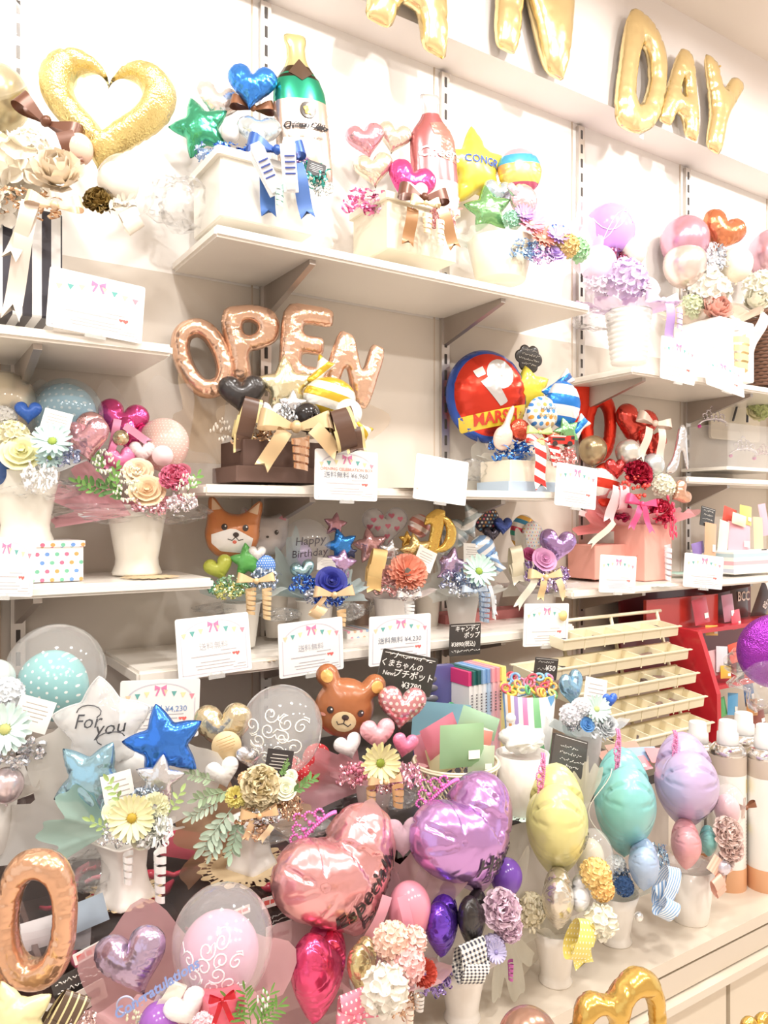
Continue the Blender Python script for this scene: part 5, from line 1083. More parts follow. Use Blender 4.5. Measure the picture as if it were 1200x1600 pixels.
foil(a, 'star', 578, 850, 56, 'e5a6ac', dd=-.0, roll=10, yaw=8); foil(a, 'star', 610, 860, 40, 'e2dfe2', dd=-.01, roll=-10); foil(a, 'disc', 655, 822, 38, MS(['e49a8c', 'f4e2da'], 1, 2.5, 0, 'foil', .5), dd=.06)
foil(a, 'one', 674, 838, 34, 'e6bc54', dd=.02, roll=-14, h=36, name='gold_shape_balloon'); foil(a, 'moon', 697, 836, 36, 'e6be58', dd=.03, roll=-10, name='moon_balloon'); foil(a, 'star', 650, 858, 56, 'e9c468', dd=.0, roll=12); foil(a, 'star', 636, 842, 28, 'e2b44a', dd=.03)
flower(a, 'mum', 636, 896, 66, 'f79e7c', dd=-.08); flower(a, 'rose', 604, 898, 34, 'f3b4ac', dd=-.07); tinsel(a, 612, 915, 66, 34, 'f2b0b0', dd=-.08); tinsel(a, 640, 925, 50, 26, 'e8e2e6', dd=-.09, seed=2)
loop(a, 587, 884, 34, 60, 'e4bd72', dd=-.1, roll=-8); tail(a, 585, 888, 38, 24, 'dfb568', dd=-.11); minicard(a, 664, 874, 32, 34, dd=-.03, roll=-26)
bow(a, 640, 932, 40, 'f6f2ee', dd=-.1, tails=0); curl(a, 640, 940, 18, 26, 'f6f3f0', dd=-.1, turns=4); collar(a, 614, 938, 130, 22, 'f4e8e6', op=.65, seed=2); cello(a, 565, 945, 36, 50, dd=-.0, seed=5)
a = Arr('balloon_arrangement', 'striped candy balloon arrangement with mint gerbera in clear cup', 'gift arrangement', 722, 992, Y=YR)
pot(a, 'cup', 54, 62, M('frost', 'ece8e4', .75), name='cup')
SV = MS(['b9c6c8', 'f4f6f4'], 1, 3.2, 0, 'foil', .6); SB = MS(['8fb4e0', 'f6f8fa'], 1, 3.2, 0, 'foil', -.6)
foil(a, 'disc', 712, 834, 46, SV, dd=.02, name='candy_balloon'); foil(a, 'swallow', 735, 814, 46, SV, dd=.02, roll=70, name='candy_wrapper_end', h=60); foil(a, 'swallow', 690, 862, 34, SV, dd=.01, roll=30, name='candy_wrapper_end')
foil(a, 'disc', 754, 858, 44, SB, dd=.0, name='candy_balloon'); foil(a, 'swallow', 776, 880, 34, SB, dd=-.01, roll=-60, name='candy_wrapper_end')
foil(a, 'star', 705, 880, 56, 'c2a2d4', dd=-.04, yaw=8, roll=-12); gerbera(a, 748, 893, 56, 'c4e4d8', '8fa83e', dd=-.08); minicard(a, 738, 864, 30, 30, dd=-.03, roll=-4)
foil(a, 'disc', 760, 812, 44, MD('4a4450', 'e8b060', 8, .25, 'paper', dot2=('e06a7a', '6ab0d8', 'f0f0e8')), dd=.1, name='dotted_balloon'); foil(a, 'heart', 786, 823, 32, '2c4a9c', dd=.08); foil(a, 'heart', 768, 836, 30, '3a3444', dd=.08)
tinsel(a, 706, 908, 50, 30, 'aab0d4', dd=-.07); tinsel(a, 735, 905, 60, 36, '9fb8e0', dd=-.07, seed=2); tinsel(a, 720, 920, 50, 26, 'dfe4ee', dd=-.08, seed=3); curl(a, 757, 920, 20, 54, 'a3bddc', dd=-.1, turns=6, mat='foil'); tail(a, 765, 915, 50, 6, 'e6ecf0', dd=-.1, roll=14); bow(a, 742, 924, 44, 'c4d6ea', dd=-.1, tails=0)
fan(a, 720, 935, 130, 90, 'dfe0da', op=.8, dd=-.0, a0=100, a1=182, seed=4); collar(a, 722, 934, 130, 22, 'e6e8e4', op=.75, seed=5); curl(a, 772, 930, 8, 40, 'eef2f4', dd=-.06, turns=4)
a = Arr('balloon_arrangement', 'purple heart balloon arrangement with orchid pink rose', 'gift arrangement', 842, 985, Y=YR)
pot(a, 'cone', 58, 60, 'ece6e2', name='vase')
foil(a, 'disc', 818, 832, 46, MS(['e0506a', 'f4f0ea', '4a9ac4', 'f0c060', 'f4f0ea', '58b8a0'], 1, 1.3, .1, 'foil', .3), dd=.03, name='candy_balloon', h=56); foil(a, 'disc', 832, 838, 38, MD('f0ece8', 'e89aa8', 9, .2, 'paper', dot2=('9ac0e0', 'f0d080')), dd=.0, name='dotted_balloon', h=48)
foil(a, 'heart', 870, 856, 62, 'a678c8', dd=-.0, yaw=10, roll=-8); flower(a, 'rose', 851, 874, 40, 'd98cc0', dd=-.08); loop(a, 806, 878, 30, 54, 'efe6c8', dd=-.08, roll=12); tail(a, 804, 880, 34, 20, 'f0e8d0', dd=-.09, roll=16)
tinsel(a, 834, 892, 40, 44, 'a98ad0', dd=-.07); tinsel(a, 862, 905, 56, 40, 'c0a8dc', dd=-.08, seed=2); tinsel(a, 880, 896, 24, 24, '9a6fc0', dd=-.07); flower(a, 'rose', 828, 866, 24, 'c04a80', dd=-.06); bow(a, 852, 902, 60, 'efcf98', dd=-.1, tails=0); tail(a, 838, 902, 60, 12, 'f6efdc', dd=-.11, roll=-36); tail(a, 850, 905, 34, 12, 'eac68a', dd=-.11, roll=-10); tail(a, 872, 905, 36, 12, 'f0d4a4', dd=-.1, roll=24)
fan(a, 830, 930, 120, 104, 'dedcd2', op=.85, dd=-.0, a0=98, a1=180, seed=5); collar(a, 842, 928, 120, 22, 'ece6e6', op=.7, seed=6)
# behind and between the vases
t = Arr('long_pink_box', 'long dusty pink box lying behind the small vases', 'box', 745, 985, Y=-.055); cube(t, 752, 987, 170, 34, 40, 'cc7f7e', 'paper', name='pink_box')
t = Arr('gift_box', 'flat white polka dot box between the vases', 'box', 556, 1003, Y=-.12); cube(t, 556, 1004, 66, 24, 60, MD('faf6f2', 'f0a8b8', 6, .2, 'paper', 'XZ', dot2=('a8c4e8', 'e8c8a8'), asp=.4), name='dotted_box')
for x, w, lb in ((430, 44, 'plain white spare vase behind the dog balloon vase'), (668, 44, 'plain white spare vase behind the coral carnation'), (565, 30, 'brown spare pot behind clear bubble balloon')):
    t = Arr('spare_vase', lb, 'vase', x, 995, Y=-.09); pot(t, 'cone', w, 70, 'e6ddd2' if w > 35 else 'b59a86', name='vase_body')
price_card(335, 1008, 112, 92, 'large pale price card under the dog balloon arrangement', '送料無料', None, roll=2, ink='c8c8cc', pitch=6); price_card(487, 1011, 100, 84, 'price card under the clear Happy Birthday bubble', '送料無料', roll=2, ink='c0c0c6'); price_card(626, 999, 96, 76, 'price card reading 4,230 yen below the coral carnation', '送料無料 ¥4,230', roll=-1)
price_card(854, 976, 68, 66, 'price card with yellow dot below purple heart balloon', roll=-3, ink='c0bcc2'); t = Arr('round_sticker', 'round yellow sticker on price card below purple heart', 'sticker', 880, 962, Y=-.332); t.put('sticker_disc', U('tagd', None), M('paper', 'f2d894'), 880, 962, 17, 0, 33)
chalk(727, 999, 62, 50, 'black chalk price sign for candy pop below mint gerbera', [('キャンディ', .06, .26, .16), ('ポップ', .2, .09, .17), ('¥3890(税込)', -.06, -.12, .15), ('~', 0, -.29, .86)], Y=-.33, roll=-2)
doily(415, 1030, 52, 'beige lace doily hanging off shelf between two price cards', z=1.281, d=onY(415, -.27)); doily(792, 988, 56, 'speckled beige doily beside card with yellow dot', z=1.281, d=onY(792, -.24))
# ================================================================== on the clear rack top, behind: z = 1.0
ZR = 1.0
# far left arrangement at the photo edge
a = Arr('balloon_arrangement', 'teal star print balloon arrangement with mint gerbera at left edge', 'gift arrangement', 5, 1330, Y=-.5)
pot(a, 'tall', 90, 90, 'f1ece6', px=-20, name='vase'); latex(a, 82, 1068, 104, MD('7cc0c2', 'f4f8f4', 8, .13, 'latex'), dd=.12, roll=30, label='teal balloon printed with white stars'); bubble(a, 88, 1050, 150, dd=.12, h=150)
gerbera(a, 8, 1140, 84, 'd4ece6', 'b9b870', dd=-.06); minicard(a, 52, 1116, 54, 50, dd=-.01, roll=-20); tinsel(a, 25, 1175, 90, 50, 'e4e6ee', dd=-.05); latex(a, 10, 1225, 52, 'e6d4d8', dd=-.05, mat='pearl'); flower(a, 'hyd', 10, 1085, 60, 'eef2f6', dd=.0); latex(a, -8, 1060, 60, 'c9d4d0', dd=.06)
collar(a, -10, 1250, 190, 60, 'eeeae4', op=.8, seed=3)
# For you arrangement
a = Arr('balloon_arrangement', 'For You star balloon arrangement with blue stars in white square vase', 'gift arrangement', 192, 1404, z=ZR)
pot(a, 'sqvase', 82, 96, 'f6f0ea', name='vase', rz=58, px=194)
fan(a, 180, 1340, 360, 225, 'fbfaf6', op=.88, dd=.08, a0=25, a1=178, seed=2, yaw=10); collar(a, 194, 1308, 170, 24, 'f0efe8', op=.6, seed=3)
b = foil(a, 'fatstar', 160, 1128, 150, M('film', 'f8f8f8', .42), dd=.03, yaw=5, roll=4, label='clear star balloon with script lettering'); seam_of(b, 'fatstar', M('frost', 'fbfbfb', .85), .01)
print_on(b, 'For', -.1, .06, .2, M('gloss', '4a4a4e'), shear=.3, bold=.0, e=.02); print_on(b, 'you', .12, -.02, .2, M('gloss', '4a4a4e'), shear=.3, bold=.0, e=.02)
for s in (-1, 1): line_on(b, [(.02 + s * (.1 + .13 * math.cos(t)), .15 - s * .3 * 0 + .07 * math.sin(t) - (.28 if s > 0 else 0)) for t in (.5 * i for i in range(9))], .006, M('gloss', '5a5a5e'), 'script_swirl', .02)
foil(a, 'star', 256, 1156, 124, '1a78e4', dd=-.01, yaw=12, roll=12); foil(a, 'star', 148, 1214, 132, '86bfd8', dd=-.03, yaw=-2, roll=-28); foil(a, 'star', 250, 1214, 76, 'd6d8de', dd=-.04, yaw=10, roll=-8)
latex(a, 205, 1190, 60, 'f2f2ee', dd=.05); minicard(a, 186, 1240, 46, 64, dd=-.05, roll=10)
gerbera(a, 206, 1278, 74, 'efeab0', 'b89a30', dd=-.11, pitch=15); flower(a, 'mum', 242, 1262, 48, 'f2f0cc', dd=-.08); flower(a, 'carn', 235, 1290, 56, 'eef0e4', dd=-.09); flower(a, 'rose', 178, 1268, 36, 'e9efc4', dd=-.07); flower(a, 'rose', 222, 1310, 34, 'f4f0d8', dd=-.1)
for x, y, r in ((178, 1300, 60), (262, 1275, -30), (190, 1255, 30)): sprig(a, x, y, 40, 'a8c86a', dd=-.08, roll=r, n=7)
tinsel(a, 185, 1302, 70, 40, 'dfe3e8', dd=-.1); tinsel(a, 240, 1300, 70, 50, 'f2f4f2', dd=-.1, seed=2, mat='ribbon'); tinsel(a, 225, 1245, 60, 30, '9fb6cc', dd=-.06, seed=3); curl(a, 250, 1325, 20, 88, 'f8f6f4', dd=-.12, turns=5); curl(a, 200, 1330, 16, 54, 'f6f4f2', dd=-.12, turns=4)
TU = MS(['bfe0d0', 'a8cfd6', 'd6e6c4', 'c4dbe4'], 1, 3.0, 0, 'ribbon', .2)
t = a.put('tulle_fan', U(('fan', 100, 200, 6), lambda: fan_me(100, 200, 6)), M('frost', 'b4d8cc', .75), 172, 1300, 190, -.04, 10, 0, 10, 170, 120)
cello(a, 140, 1360, 90, 90, dd=.0, seed=2)
doily(196, 1398, 118, 'beige lace doily under white square vase with blue stars', z=1.0005)
price_card(250, 1108, 120, 92, 'price card behind the blue star balloon', '送料無料 ¥4,230', roll=-2, Y=-.42, yaw=20, ink='7a9ac8')
# gold heart and bubble arrangement
a = Arr('balloon_arrangement', 'gold heart and swirl bubble arrangement in white square vase', 'gift arrangement', 393, 1354, z=ZR)
pot(a, 'sqvase', 68, 76, 'f6f1ec', name='vase', rz=58); fan(a, 385, 1300, 200, 130, 'dcb795', op=.8, dd=.04, a0=110, a1=215, seed=2, yaw=8); fan(a, 420, 1290, 130, 90, 'dcc0a0', op=.75, dd=.02, a0=-25, a1=60, seed=3, yaw=8)
foil(a, 'heart', 350, 1142, 94, 'd8c698', dd=.0, yaw=-5, roll=6); b = bubble(a, 440, 1135, 128, dd=.02, haze=.18)
def swirl(cx, cy, s, k, n=16): return [(cx + s * (1 - i / n * .85) * math.cos(k + i * .55), cy + s * (1 - i / n * .85) * math.sin(k + i * .55)) for i in range(n)]
def swirls(b, col, seed, n=11, R=.34, s=.09, th=.008):
    rn = random.Random(seed); mb = MB()
    for i in range(n):
        an = i * 2.4; r = R * math.sqrt((i + .5) / n); cx, cy = r * math.cos(an), r * math.sin(an); k = rn.uniform(0, 6); sg = rn.choice((-1, 1))
        p = swirl(0, 0, s * rn.uniform(.8, 1.2), k); p = [(cx + x * sg, cy + y) for x, y in p]; tx, ty = p[0]; p = [(tx + .1 * math.cos(k + 2), ty + .1 * math.sin(k + 2)), (tx + .05 * math.cos(k + 1.4), ty + .05 * math.sin(k + 1.4))] + p
        mb.tube([(x, y, surf(b.data, x, y, .004)) for x, y in p], th, 4)
    return obj('printed_swirls', mb.mesh('print'), M('paper', col), b, kind='stuff')
swirls(b, 'fffaf2', 3)
a.put('round_tag', U('tagd', None), M('paper', 'ecd2a4'), 354, 1165, 46, -.04, 10, 0, 0); a.put('tag_lettering', U('minil', None), M('paper', 'c9a878'), 354, 1165, 40, -.048, 10, 0, 20)
foil(a, 'heart', 391, 1184, 46, 'd4d4da', dd=-.03, roll=6); foil(a, 'heart', 349, 1210, 54, 'f6f4f2', dd=-.05, roll=14, mat='satin')
minicard(a, 436, 1192, 42, 40, dd=-.06, col='322c2c', ink='cfc8c0', roll=-12)
flower(a, 'carn', 407, 1228, 66, 'eeddb0', dd=-.09); flower(a, 'mum', 368, 1246, 36, 'f0e27a', dd=-.1); flower(a, 'rose', 446, 1232, 36, 'eef0d2', dd=-.09); flower(a, 'hyd', 405, 1255, 66, 'e6d4a8', dd=-.08); flower(a, 'rose', 455, 1212, 20, 'eaf0d4', dd=-.07); flower(a, 'hyd', 385, 1218, 30, 'e8c08a', dd=-.06)
for x, y, L, r, c in ((360, 1235, 52, 100, '9ab08e'), (365, 1260, 70, 140, 'a8bfa6'), (345, 1250, 50, 115, 'b4c8b0'), (375, 1275, 56, 165, '9db59c'), (455, 1240, 40, -60, '6f9858'), (335, 1220, 40, 70, 'a3b898'), (355, 1275, 60, 155, 'aac2aa'), (440, 1215, 24, -20, '78a05c')): sprig(a, x, y, L, c, dd=-.1, roll=r, n=13, wd=.42, ls=.3)
tinsel(a, 405, 1272, 90, 34, 'c79a62', dd=-.1); tinsel(a, 415, 1275, 60, 26, 'cfcfd4', dd=-.11, seed=2); tinsel(a, 455, 1262, 44, 40, 'b8895a', dd=-.09, seed=3); bow(a, 405, 1275, 60, 'e0b47e', dd=-.12, tails=0); tail(a, 395, 1280, 34, 10, 'ecc594', dd=-.12, roll=-20); tail(a, 425, 1290, 30, 10, 'f0d4a8', dd=-.12, roll=-40); tinsel(a, 400, 1300, 50, 26, 'f0bf92', dd=-.11, mat='ribbon'); cello(a, 450, 1290, 110, 60, dd=.0, seed=3)
doily(385, 1354, 152, 'large beige lace doily under white square vase with gold heart', z=1.0005, rz=.1)
# bear arrangement
a = Arr('balloon_arrangement', 'brown bear face balloon arrangement with pink dotted heart', 'gift arrangement', 585, 1300, z=ZR)
pot(a, 'cup', 60, 82, M('film', 'f6e4e2', .5), name='clear_cup', px=584)
b = foil(a, 'bear', 540, 1098, 112, 'a5643c', dd=.0, yaw=8, roll=-14, mat='satin', name='bear_face_balloon', label='brown bear face balloon with round ears')
patch_on(b, ell(.17, .15, .0, -.2, 20), M('satin', 'efd8a4'), 'muzzle', .008, 4); face(b, [(-.22, -.08), (.2, -.04)], r=.045, nose=(.05, .04, .0, -.13), mouth=[[(0, -.16), (0, -.22), (-.07, -.25), (-.1, -.21)], [(0, -.22), (.07, -.25), (.1, -.21)]])
for s in (-1, 1): patch_on(b, ell(.085, .085, s * .36, .33, 16), M('satin', 'e8b060'), 'inner_ear', .01, 3); patch_on(b, ell(.045, .025, s * .3, -.17, 10), M('satin', 'e0907c'), 'cheek', .012, 2)
foil(a, 'heart', 627, 1108, 78, MD('dd9aa0', 'fbf4f0', 8.5, .24, 'foil'), dd=-.01, yaw=10, roll=-6, label='pink heart balloon with white dots'); foil(a, 'heart', 545, 1168, 46, 'f8f4f4', dd=-.05, roll=16, mat='satin'); foil(a, 'heart', 590, 1150, 58, 'f2a6b0', dd=-.04, mat='satin', roll=2); foil(a, 'heart', 632, 1166, 44, 'f06a96', dd=-.04, mat='satin', roll=-14)
gerbera(a, 594, 1192, 66, 'f6ecaa', '8a9a30', dd=-.1, pitch=8); tinsel(a, 550, 1210, 60, 40, 'f0a6bc', dd=-.08); tinsel(a, 635, 1210, 60, 44, 'f2b4c8', dd=-.08, seed=2); tinsel(a, 600, 1225, 60, 30, 'f6c4d0', dd=-.09, seed=3); beads(a, 560, 1205, 40, 34, 'f08aa6', dd=-.09, n=24, r=.07, mat='gloss', name='pearl_beads')
bow(a, 602, 1222, 56, 'efc48e', dd=-.11, tails=0); curl(a, 580, 1228, 16, 46, 'eec08a', dd=-.12, turns=4); curl(a, 622, 1226, 20, 38, 'e9b77c', dd=-.12, turns=3)
fan(a, 570, 1235, 190, 90, 'f2b8c2', op=.72, dd=.02, a0=100, a1=195, seed=3, yaw=8); collar(a, 588, 1225, 150, 34, 'f4c0c8', op=.7, seed=2); cello(a, 620, 1245, 70, 60, dd=.0, seed=4)
t = Arr('heart_cushion', 'red heart balloon with pale dots behind gold flower vase', 'heart balloon', 490, 1284, z=ZR); foil(t, 'heart', 480, 1210, 90, MD('cf3038', 'f4d8d0', 16, .12, 'paper'), dd=0, roll=20)
t = Arr('grey_box', 'small grey box behind pink heart balloon', 'box', 512, 1286, z=ZR); cube(t, 512, 1286, 44, 52, 40, 'a3a7a6', 'paper', name='box_body')
t = Arr('black_bag', 'glossy black plastic bag behind the clear cup', 'bag', 548, 1282, z=ZR); t.put('bag_body', U(('crum', 2), None), M('gloss', '3c3636'), 548, 1262, 90, 0, 20, 0, 0, 90, 60)
chalk(636, 1052, 96, 62, 'black chalk sign above pink dotted heart, tilted', [('~', 0, .25, .8), ('くまちゃんの', -.12, .11, .13), ('プチポット', .12, -.03, .15), ('New!', -.32, -.05, .1), ('¥3780', .12, -.2, .14)], d=1.66, roll=-14, yaw=22)
# books, tin of rings, baskets
def bk(px, y0, y1, w, col, top, lb, d=1.86):
    t = Arr('picture_book', lb, 'book', px, y1, z=ZR); d = t.d; t.up('book_block', U('box', box_me), M('gloss', col), px, y1, w, 0, y1 - y0, 0, None, 70); s = t.up('spine_top', U('box', box_me), M('gloss', top), px - 1, y0 + 22, w * 1.02, -.0015, 22, 0, None, 70)
    o = obj('spine_lettering', U('spl', lambda: bars([(-.03, .03, -.1 * k, .05) for k in range(7)])), M('paper', '6a6468'), t.o, Matrix.Translation(W(px, y0 + 36, d) - t.P + Vector((0, -(70 * d / FPX) / 2 - .003, 0))) @ rot(33) @ Matrix.Scale(.07, 4))
for i, (c, tp, lb) in enumerate((('f4f0ee', 'e0407c', 'white thin book with magenta spine top'), ('f2f0ec', '2c6a66', 'white thin book with dark teal spine top'), ('f0eeea', '2a5a58', 'white book with deep green spine top'), ('eef0f2', '8fb4dc', 'white book with sky blue spine top'), ('b9d2ea', '7fa8d8', 'pale blue thin book in row'), ('f4c4c8', 'f0a8b0', 'pink thin book in row'), ('f2bcc4', 'eea0ac', 'rose pink thin book beside yellow one'), ('f4e8a0', 'f0e080', 'yellow thin book at end of row'))): bk(714 + i * 7.2, 1044 - i * 1.2, 1192, 8, c, tp, lb)
t = Arr('picture_book', 'large indigo picture book with grey balloon figure cover', 'book', 668, 1192, z=ZR); t.up('book_block', U('box', box_me), M('gloss', '5c5a92'), 678, 1192, 66, 0, 152, -8, None, 14)
for x, y, w in ((672, 1062, 24), (672, 1076, 28), (674, 1092, 24)): t.put('printed_shape', U(('dsc',), lambda: lathe([(.5, 0), (.5, .03)], 24)), M('gloss', '6e6c74'), x, y, w, -.03, 25, 0, 0, 12)
t.put('printed_shape', U(('dsc',), None), M('gloss', '2f9a50'), 704, 1105, 16, -.03, 25, 0)
a = Arr('lattice_basket', 'cream lattice basket filled with wrapped packets', 'basket', 712, 1292, z=ZR)
def lattice_me():
    mb = MB(); n = 26
    for s in (-1, 1):
        for i in range(n):
            mb.tube([((.36 + .14 * t) * math.cos(2 * PI * (i / n) + s * t * 1.1), (.36 + .14 * t) * math.sin(2 * PI * (i / n) + s * t * 1.1), t) for t in (k / 8 for k in range(9))], .012, 4)
    for z, r in ((0, .36), (1, .5), (.97, .51)): mb.tube([(r * math.cos(2 * PI * i / 40), r * math.sin(2 * PI * i / 40), z) for i in range(41)], .02, 5)
    return mb.mesh('lattice')
a.up('lattice_body', lattice_me(), M('gloss', 'ece0c4'), 712, 1292, 132, 0, 104, 0); a.up('basket_floor', U('tagd', None), M('gloss', 'e4d6ba'), 712, 1291, 92, 0, 92)
for x, y, w, h, c, r, lb in ((722, 1165, 82, 66, 'b8dcb4', -4, 'green translucent packet in front of lattice basket'), (690, 1150, 66, 50, 'f2a0b4', 20, 'pink printed packet in lattice basket'), (748, 1130, 74, 36, 'c4e4c8', -24, 'mint packet leaning out of lattice basket'), (745, 1158, 56, 36, 'f0aca0', -14, 'salmon packet in lattice basket'), (690, 1185, 50, 46, 'f6f4d4', 14, 'pale yellow packet in lattice basket'), (668, 1178, 46, 66, 'f4b4c6', 8, 'pale pink packet at side of lattice basket'), (735, 1150, 30, 46, 'f4efc8', -10, 'cream packet standing in lattice basket'), (752, 1188, 50, 44, 'dcecd6', -6, 'pale green packet in lattice basket')): packet(x, y, w, h, M('frost', c, .85), lb, r, d=a.d + {722: -.05, 690: .03, 748: .06, 745: .02, 668: .04, 735: .05, 752: -.03}.get(x, 0), deco=True)
t = Arr('clear_folder', 'pale blue clear folder behind lattice basket', 'folder', 680, 1180, d=1.75); t.put('folder_sheet', U('rcard', None), M('frost', 'a8d4e2', .8), 690, 1130, 96, 0, 15, 10, -8, 84)
a = Arr('white_tub', 'off white tub holding bag of white tissue', 'tub', 816, 1268, z=ZR); pot(a, 'tall', 84, 92, 'efe8e0', 'gloss', name='tub'); a.put('white_bag', U(('crum', 4), lambda: crumple_me(4)), M('paper', 'fbfaf8'), 815, 1155, 66, 0, 20, 0, 0, 76, 60); a.put('round_charm', U('ball', None), M('gloss', 'f4f2f0'), 798, 1122, 16, -.03)
doily(822, 1266, 104, 'pale mint lace doily under off white tub', z=1.0015, col='cfe2d8')
a = Arr('striped_cup', 'paper cup with slanted rainbow stripes full of toy rings', 'cup', 830, 1203, z=ZR)
a.up('paper_cup', pot_me('tall'), MS(['f4f2ee', 'e8a860', 'f4f2ee', 'b09ad0', 'f4f2ee', 'e88ab8', 'f4f2ee', '86c48c', 'f4f2ee', '6aa6d8'], 0, 1.25, .3, 'paper', .75), 826, 1203, 84, 0, 122, -33)
def ring_me():
    mb = MB(); n = 14; mb.tube([(.5 * math.cos(2 * PI * i / n), .5 * math.sin(2 * PI * i / n), 0) for i in range(n + 1)], .16, 6); return mb.mesh('ring')
rn = random.Random(5); RC = ['f2d35a', '7fb2e6', 'f08aa8', '6cc07c', 'f2b06a', 'e05a6c', 'f4e48a', '8ec8e8']
for i in range(46):
    x, y = 826 + rn.uniform(-38, 38), 1072 + rn.uniform(-15, 15); t = Arr('toy_ring', ['yellow', 'sky blue', 'pink', 'green', 'orange', 'red', 'pale yellow', 'light blue'][i % 8] + ' plastic toy ring heaped in rainbow striped cup', 'toy ring', x, y, d=1.81 + (1075 - y) * .002 + rn.uniform(-.02, .02), group=['yellow', 'sky blue', 'pink', 'green', 'orange', 'red', 'pale yellow', 'light blue'][i % 8] + ' plastic rings in the striped cup')
    t.put('ring_band', U('ring', ring_me), M('gloss', RC[i % 8]), x, y, 13, 0, rn.uniform(-60, 60), rn.uniform(10, 70))
a = Arr('balloon_arrangement', 'small blue foil balloon arrangement with white flowers in clear vase', 'gift arrangement', 920, 1218, z=ZR)
pot(a, 'cup', 42, 72, M('frost', 'f2f0ee', .8), name='clear_vase'); foil(a, 'heart', 893, 1078, 52, '7fb8d8', dd=-.0, yaw=40, roll=10, h=66); minicard(a, 930, 1085, 40, 50, dd=.0, roll=-14); foil(a, 'heart', 953, 1095, 26, '3f74dc', dd=-.0, mat='satin')
gerbera(a, 932, 1108, 46, 'cfe9de', 'b9c86a', dd=-.06); flower(a, 'hyd', 892, 1118, 42, 'eceaf0', dd=-.06); flower(a, 'hyd', 908, 1105, 34, 'f2f0f4', dd=-.06); flower(a, 'peony', 945, 1135, 40, 'f2f4f6', dd=-.06); flower(a, 'rose', 918, 1132, 24, '5f9ad8', dd=-.08); tinsel(a, 940, 1140, 50, 34, 'e9ecf0', dd=-.07, mat='ribbon'); tinsel(a, 900, 1130, 40, 24, 'd8dce4', dd=-.07, seed=2)
collar(a, 918, 1150, 120, 34, 'e6eef0', op=.7, seed=4); fan(a, 905, 1160, 90, 60, 'dcecec', op=.6, dd=.0, a0=90, a1=180, seed=2)
chalk(853, 1045, 42, 34, 'black chalk sign reading 50 yen above the toy rings', [('~', -.05, .24, .6), ('¥50', .18, .02, .28), ('~', -.2, -.02, .3), ('~', .05, -.24, .5)], d=1.95, roll=-8, yaw=20)
chalk(890, 1182, 64, 60, 'black chalk menu board leaning behind clear vase', [('~', -.05, .2, .5), ('~', 0, .05, .6), ('~', .05, -.1, .66), ('~', .1, -.24, .4)], d=1.62, roll=-20, yaw=25, pitch=14, bord='544e4a')
# ================================================================== five tier tray stand
a = Arr('tray_stand', 'cream five tier stand of compartment trays', 'display stand', 965, 1170, Y=-.42)
TC = M('gloss', 'efe4c8')
def trayrow_me(n=6):
    """one open tray divided into n bins (x length 1, y depth, z up)"""
    mb = MB(); D, H, t = .2, .06, .006
    mb.box((0, 0, 0), (1, D, t)); mb.box((0, -D / 2, H / 2), (1, t, H)); mb.box((0, D / 2, H / 2), (1, t, H)); mb.box((0, -D / 2 - .012, H), (1.03, .024, t)); mb.box((0, D / 2 + .012, H), (1.03, .024, t))
    for i in range(n + 1): mb.box((-.5 + i / n, 0, H / 2), (t * 1.4, D, H))
    for i in range(1, n): mb.box((-.5 + i / n, -D / 2 - .004, H / 2 - .01), (.006, .006, H))
    return mb.mesh('tray', False)
TY = [(1000, -.30, 1.435), ]
tm = trayrow_me(); base = a.P.copy()
X0, X1 = 1.62, 2.40
for i, (px0, px1, py, Y) in enumerate(((812, 1043, 990, -.34), (818, 1058, 1026, -.38), (850, 1070, 1062, -.42), (880, 1082, 1098, -.46), (900, 1092, 1138, -.50))):
    dR = onY(px1, Y); PR = W(px1, py - 12, dR); L = (.5, .65, .52, .42, .4)[i]
    P = Vector((PR.x - L / 2, Y, PR.z - .02))
    o = obj('tray', tm, TC, a.o, Matrix.Translation(P - a.P) @ Matrix.Rotation(.12, 4, 'X') @ Matrix.Diagonal((L, .36, .5, 1)))
    rn = random.Random(i)
    for k in range(5):
        q = rn.randrange(7); c = rn.choice(('7a6a86', '8f8a9a', '6a5a6a', 'c9b0b8', '5a5a70'))
        t = obj('charm_strip', U('bar2', lambda: MB().box((0, 0, 0), (.08, .03, .03)).mesh('charm', False)), M('metal', c, .4), o, Matrix.Translation((-.5 + (q + .5) / 7, rn.uniform(-.05, .05), .02)) @ Matrix.Rotation(rn.uniform(0, 3), 4, 'Z')); 
PT = W(1040, 960, onY(1040, -.30)); PB = W(1088, 1165, onY(1088, -.5))
for k in range(3):
    sh = Vector((-.22 * k, 0, 0)); mb = MB(); mb.tube([PT + sh - a.P + Vector((-.02, .02, .01)), PB + sh - a.P + Vector((-.0, -.02, .752 - PB.z))], .006, 6); obj('stand_rail', mb.mesh('rail'), TC, a.o)
mb = MB(); mb.tube([PT - a.P + Vector((-.5, .02, .01)), PT - a.P + Vector((.0, .02, .01))], .006, 6); obj('top_rail', mb.mesh('rail'), TC, a.o)
for x, y, w, h, c, r, lb in ((960, 1182, 50, 24, 'd8a08c', 6, 'orange magazine under the tray stand'), (1005, 1178, 56, 22, '8fa8c8', -4, 'blue magazine under the tray stand'), (990, 1195, 60, 22, 'd8848c', 4, 'red magazine lying under the tray stand'), (975, 1170, 60, 20, 'b88a74', 2, 'brown magazine under the tray stand'), (1030, 1180, 40, 24, 'c87a80', -8, 'rose magazine beside lilac heart balloon')):
    t = Arr('magazine', lb, 'magazine', x, y + h / 2, d=1.72 + .002 * (1190 - y)); t.put('pages', U('rcard', None), M('gloss', c), x, y, w, 0, 20, 55, r, h * 1.6); t.put('cover_picture', U('pkp', None), M('gloss', 'f0d8cc'), x, y, w * .9, -.004, 20, 55, r, h * 1.4)
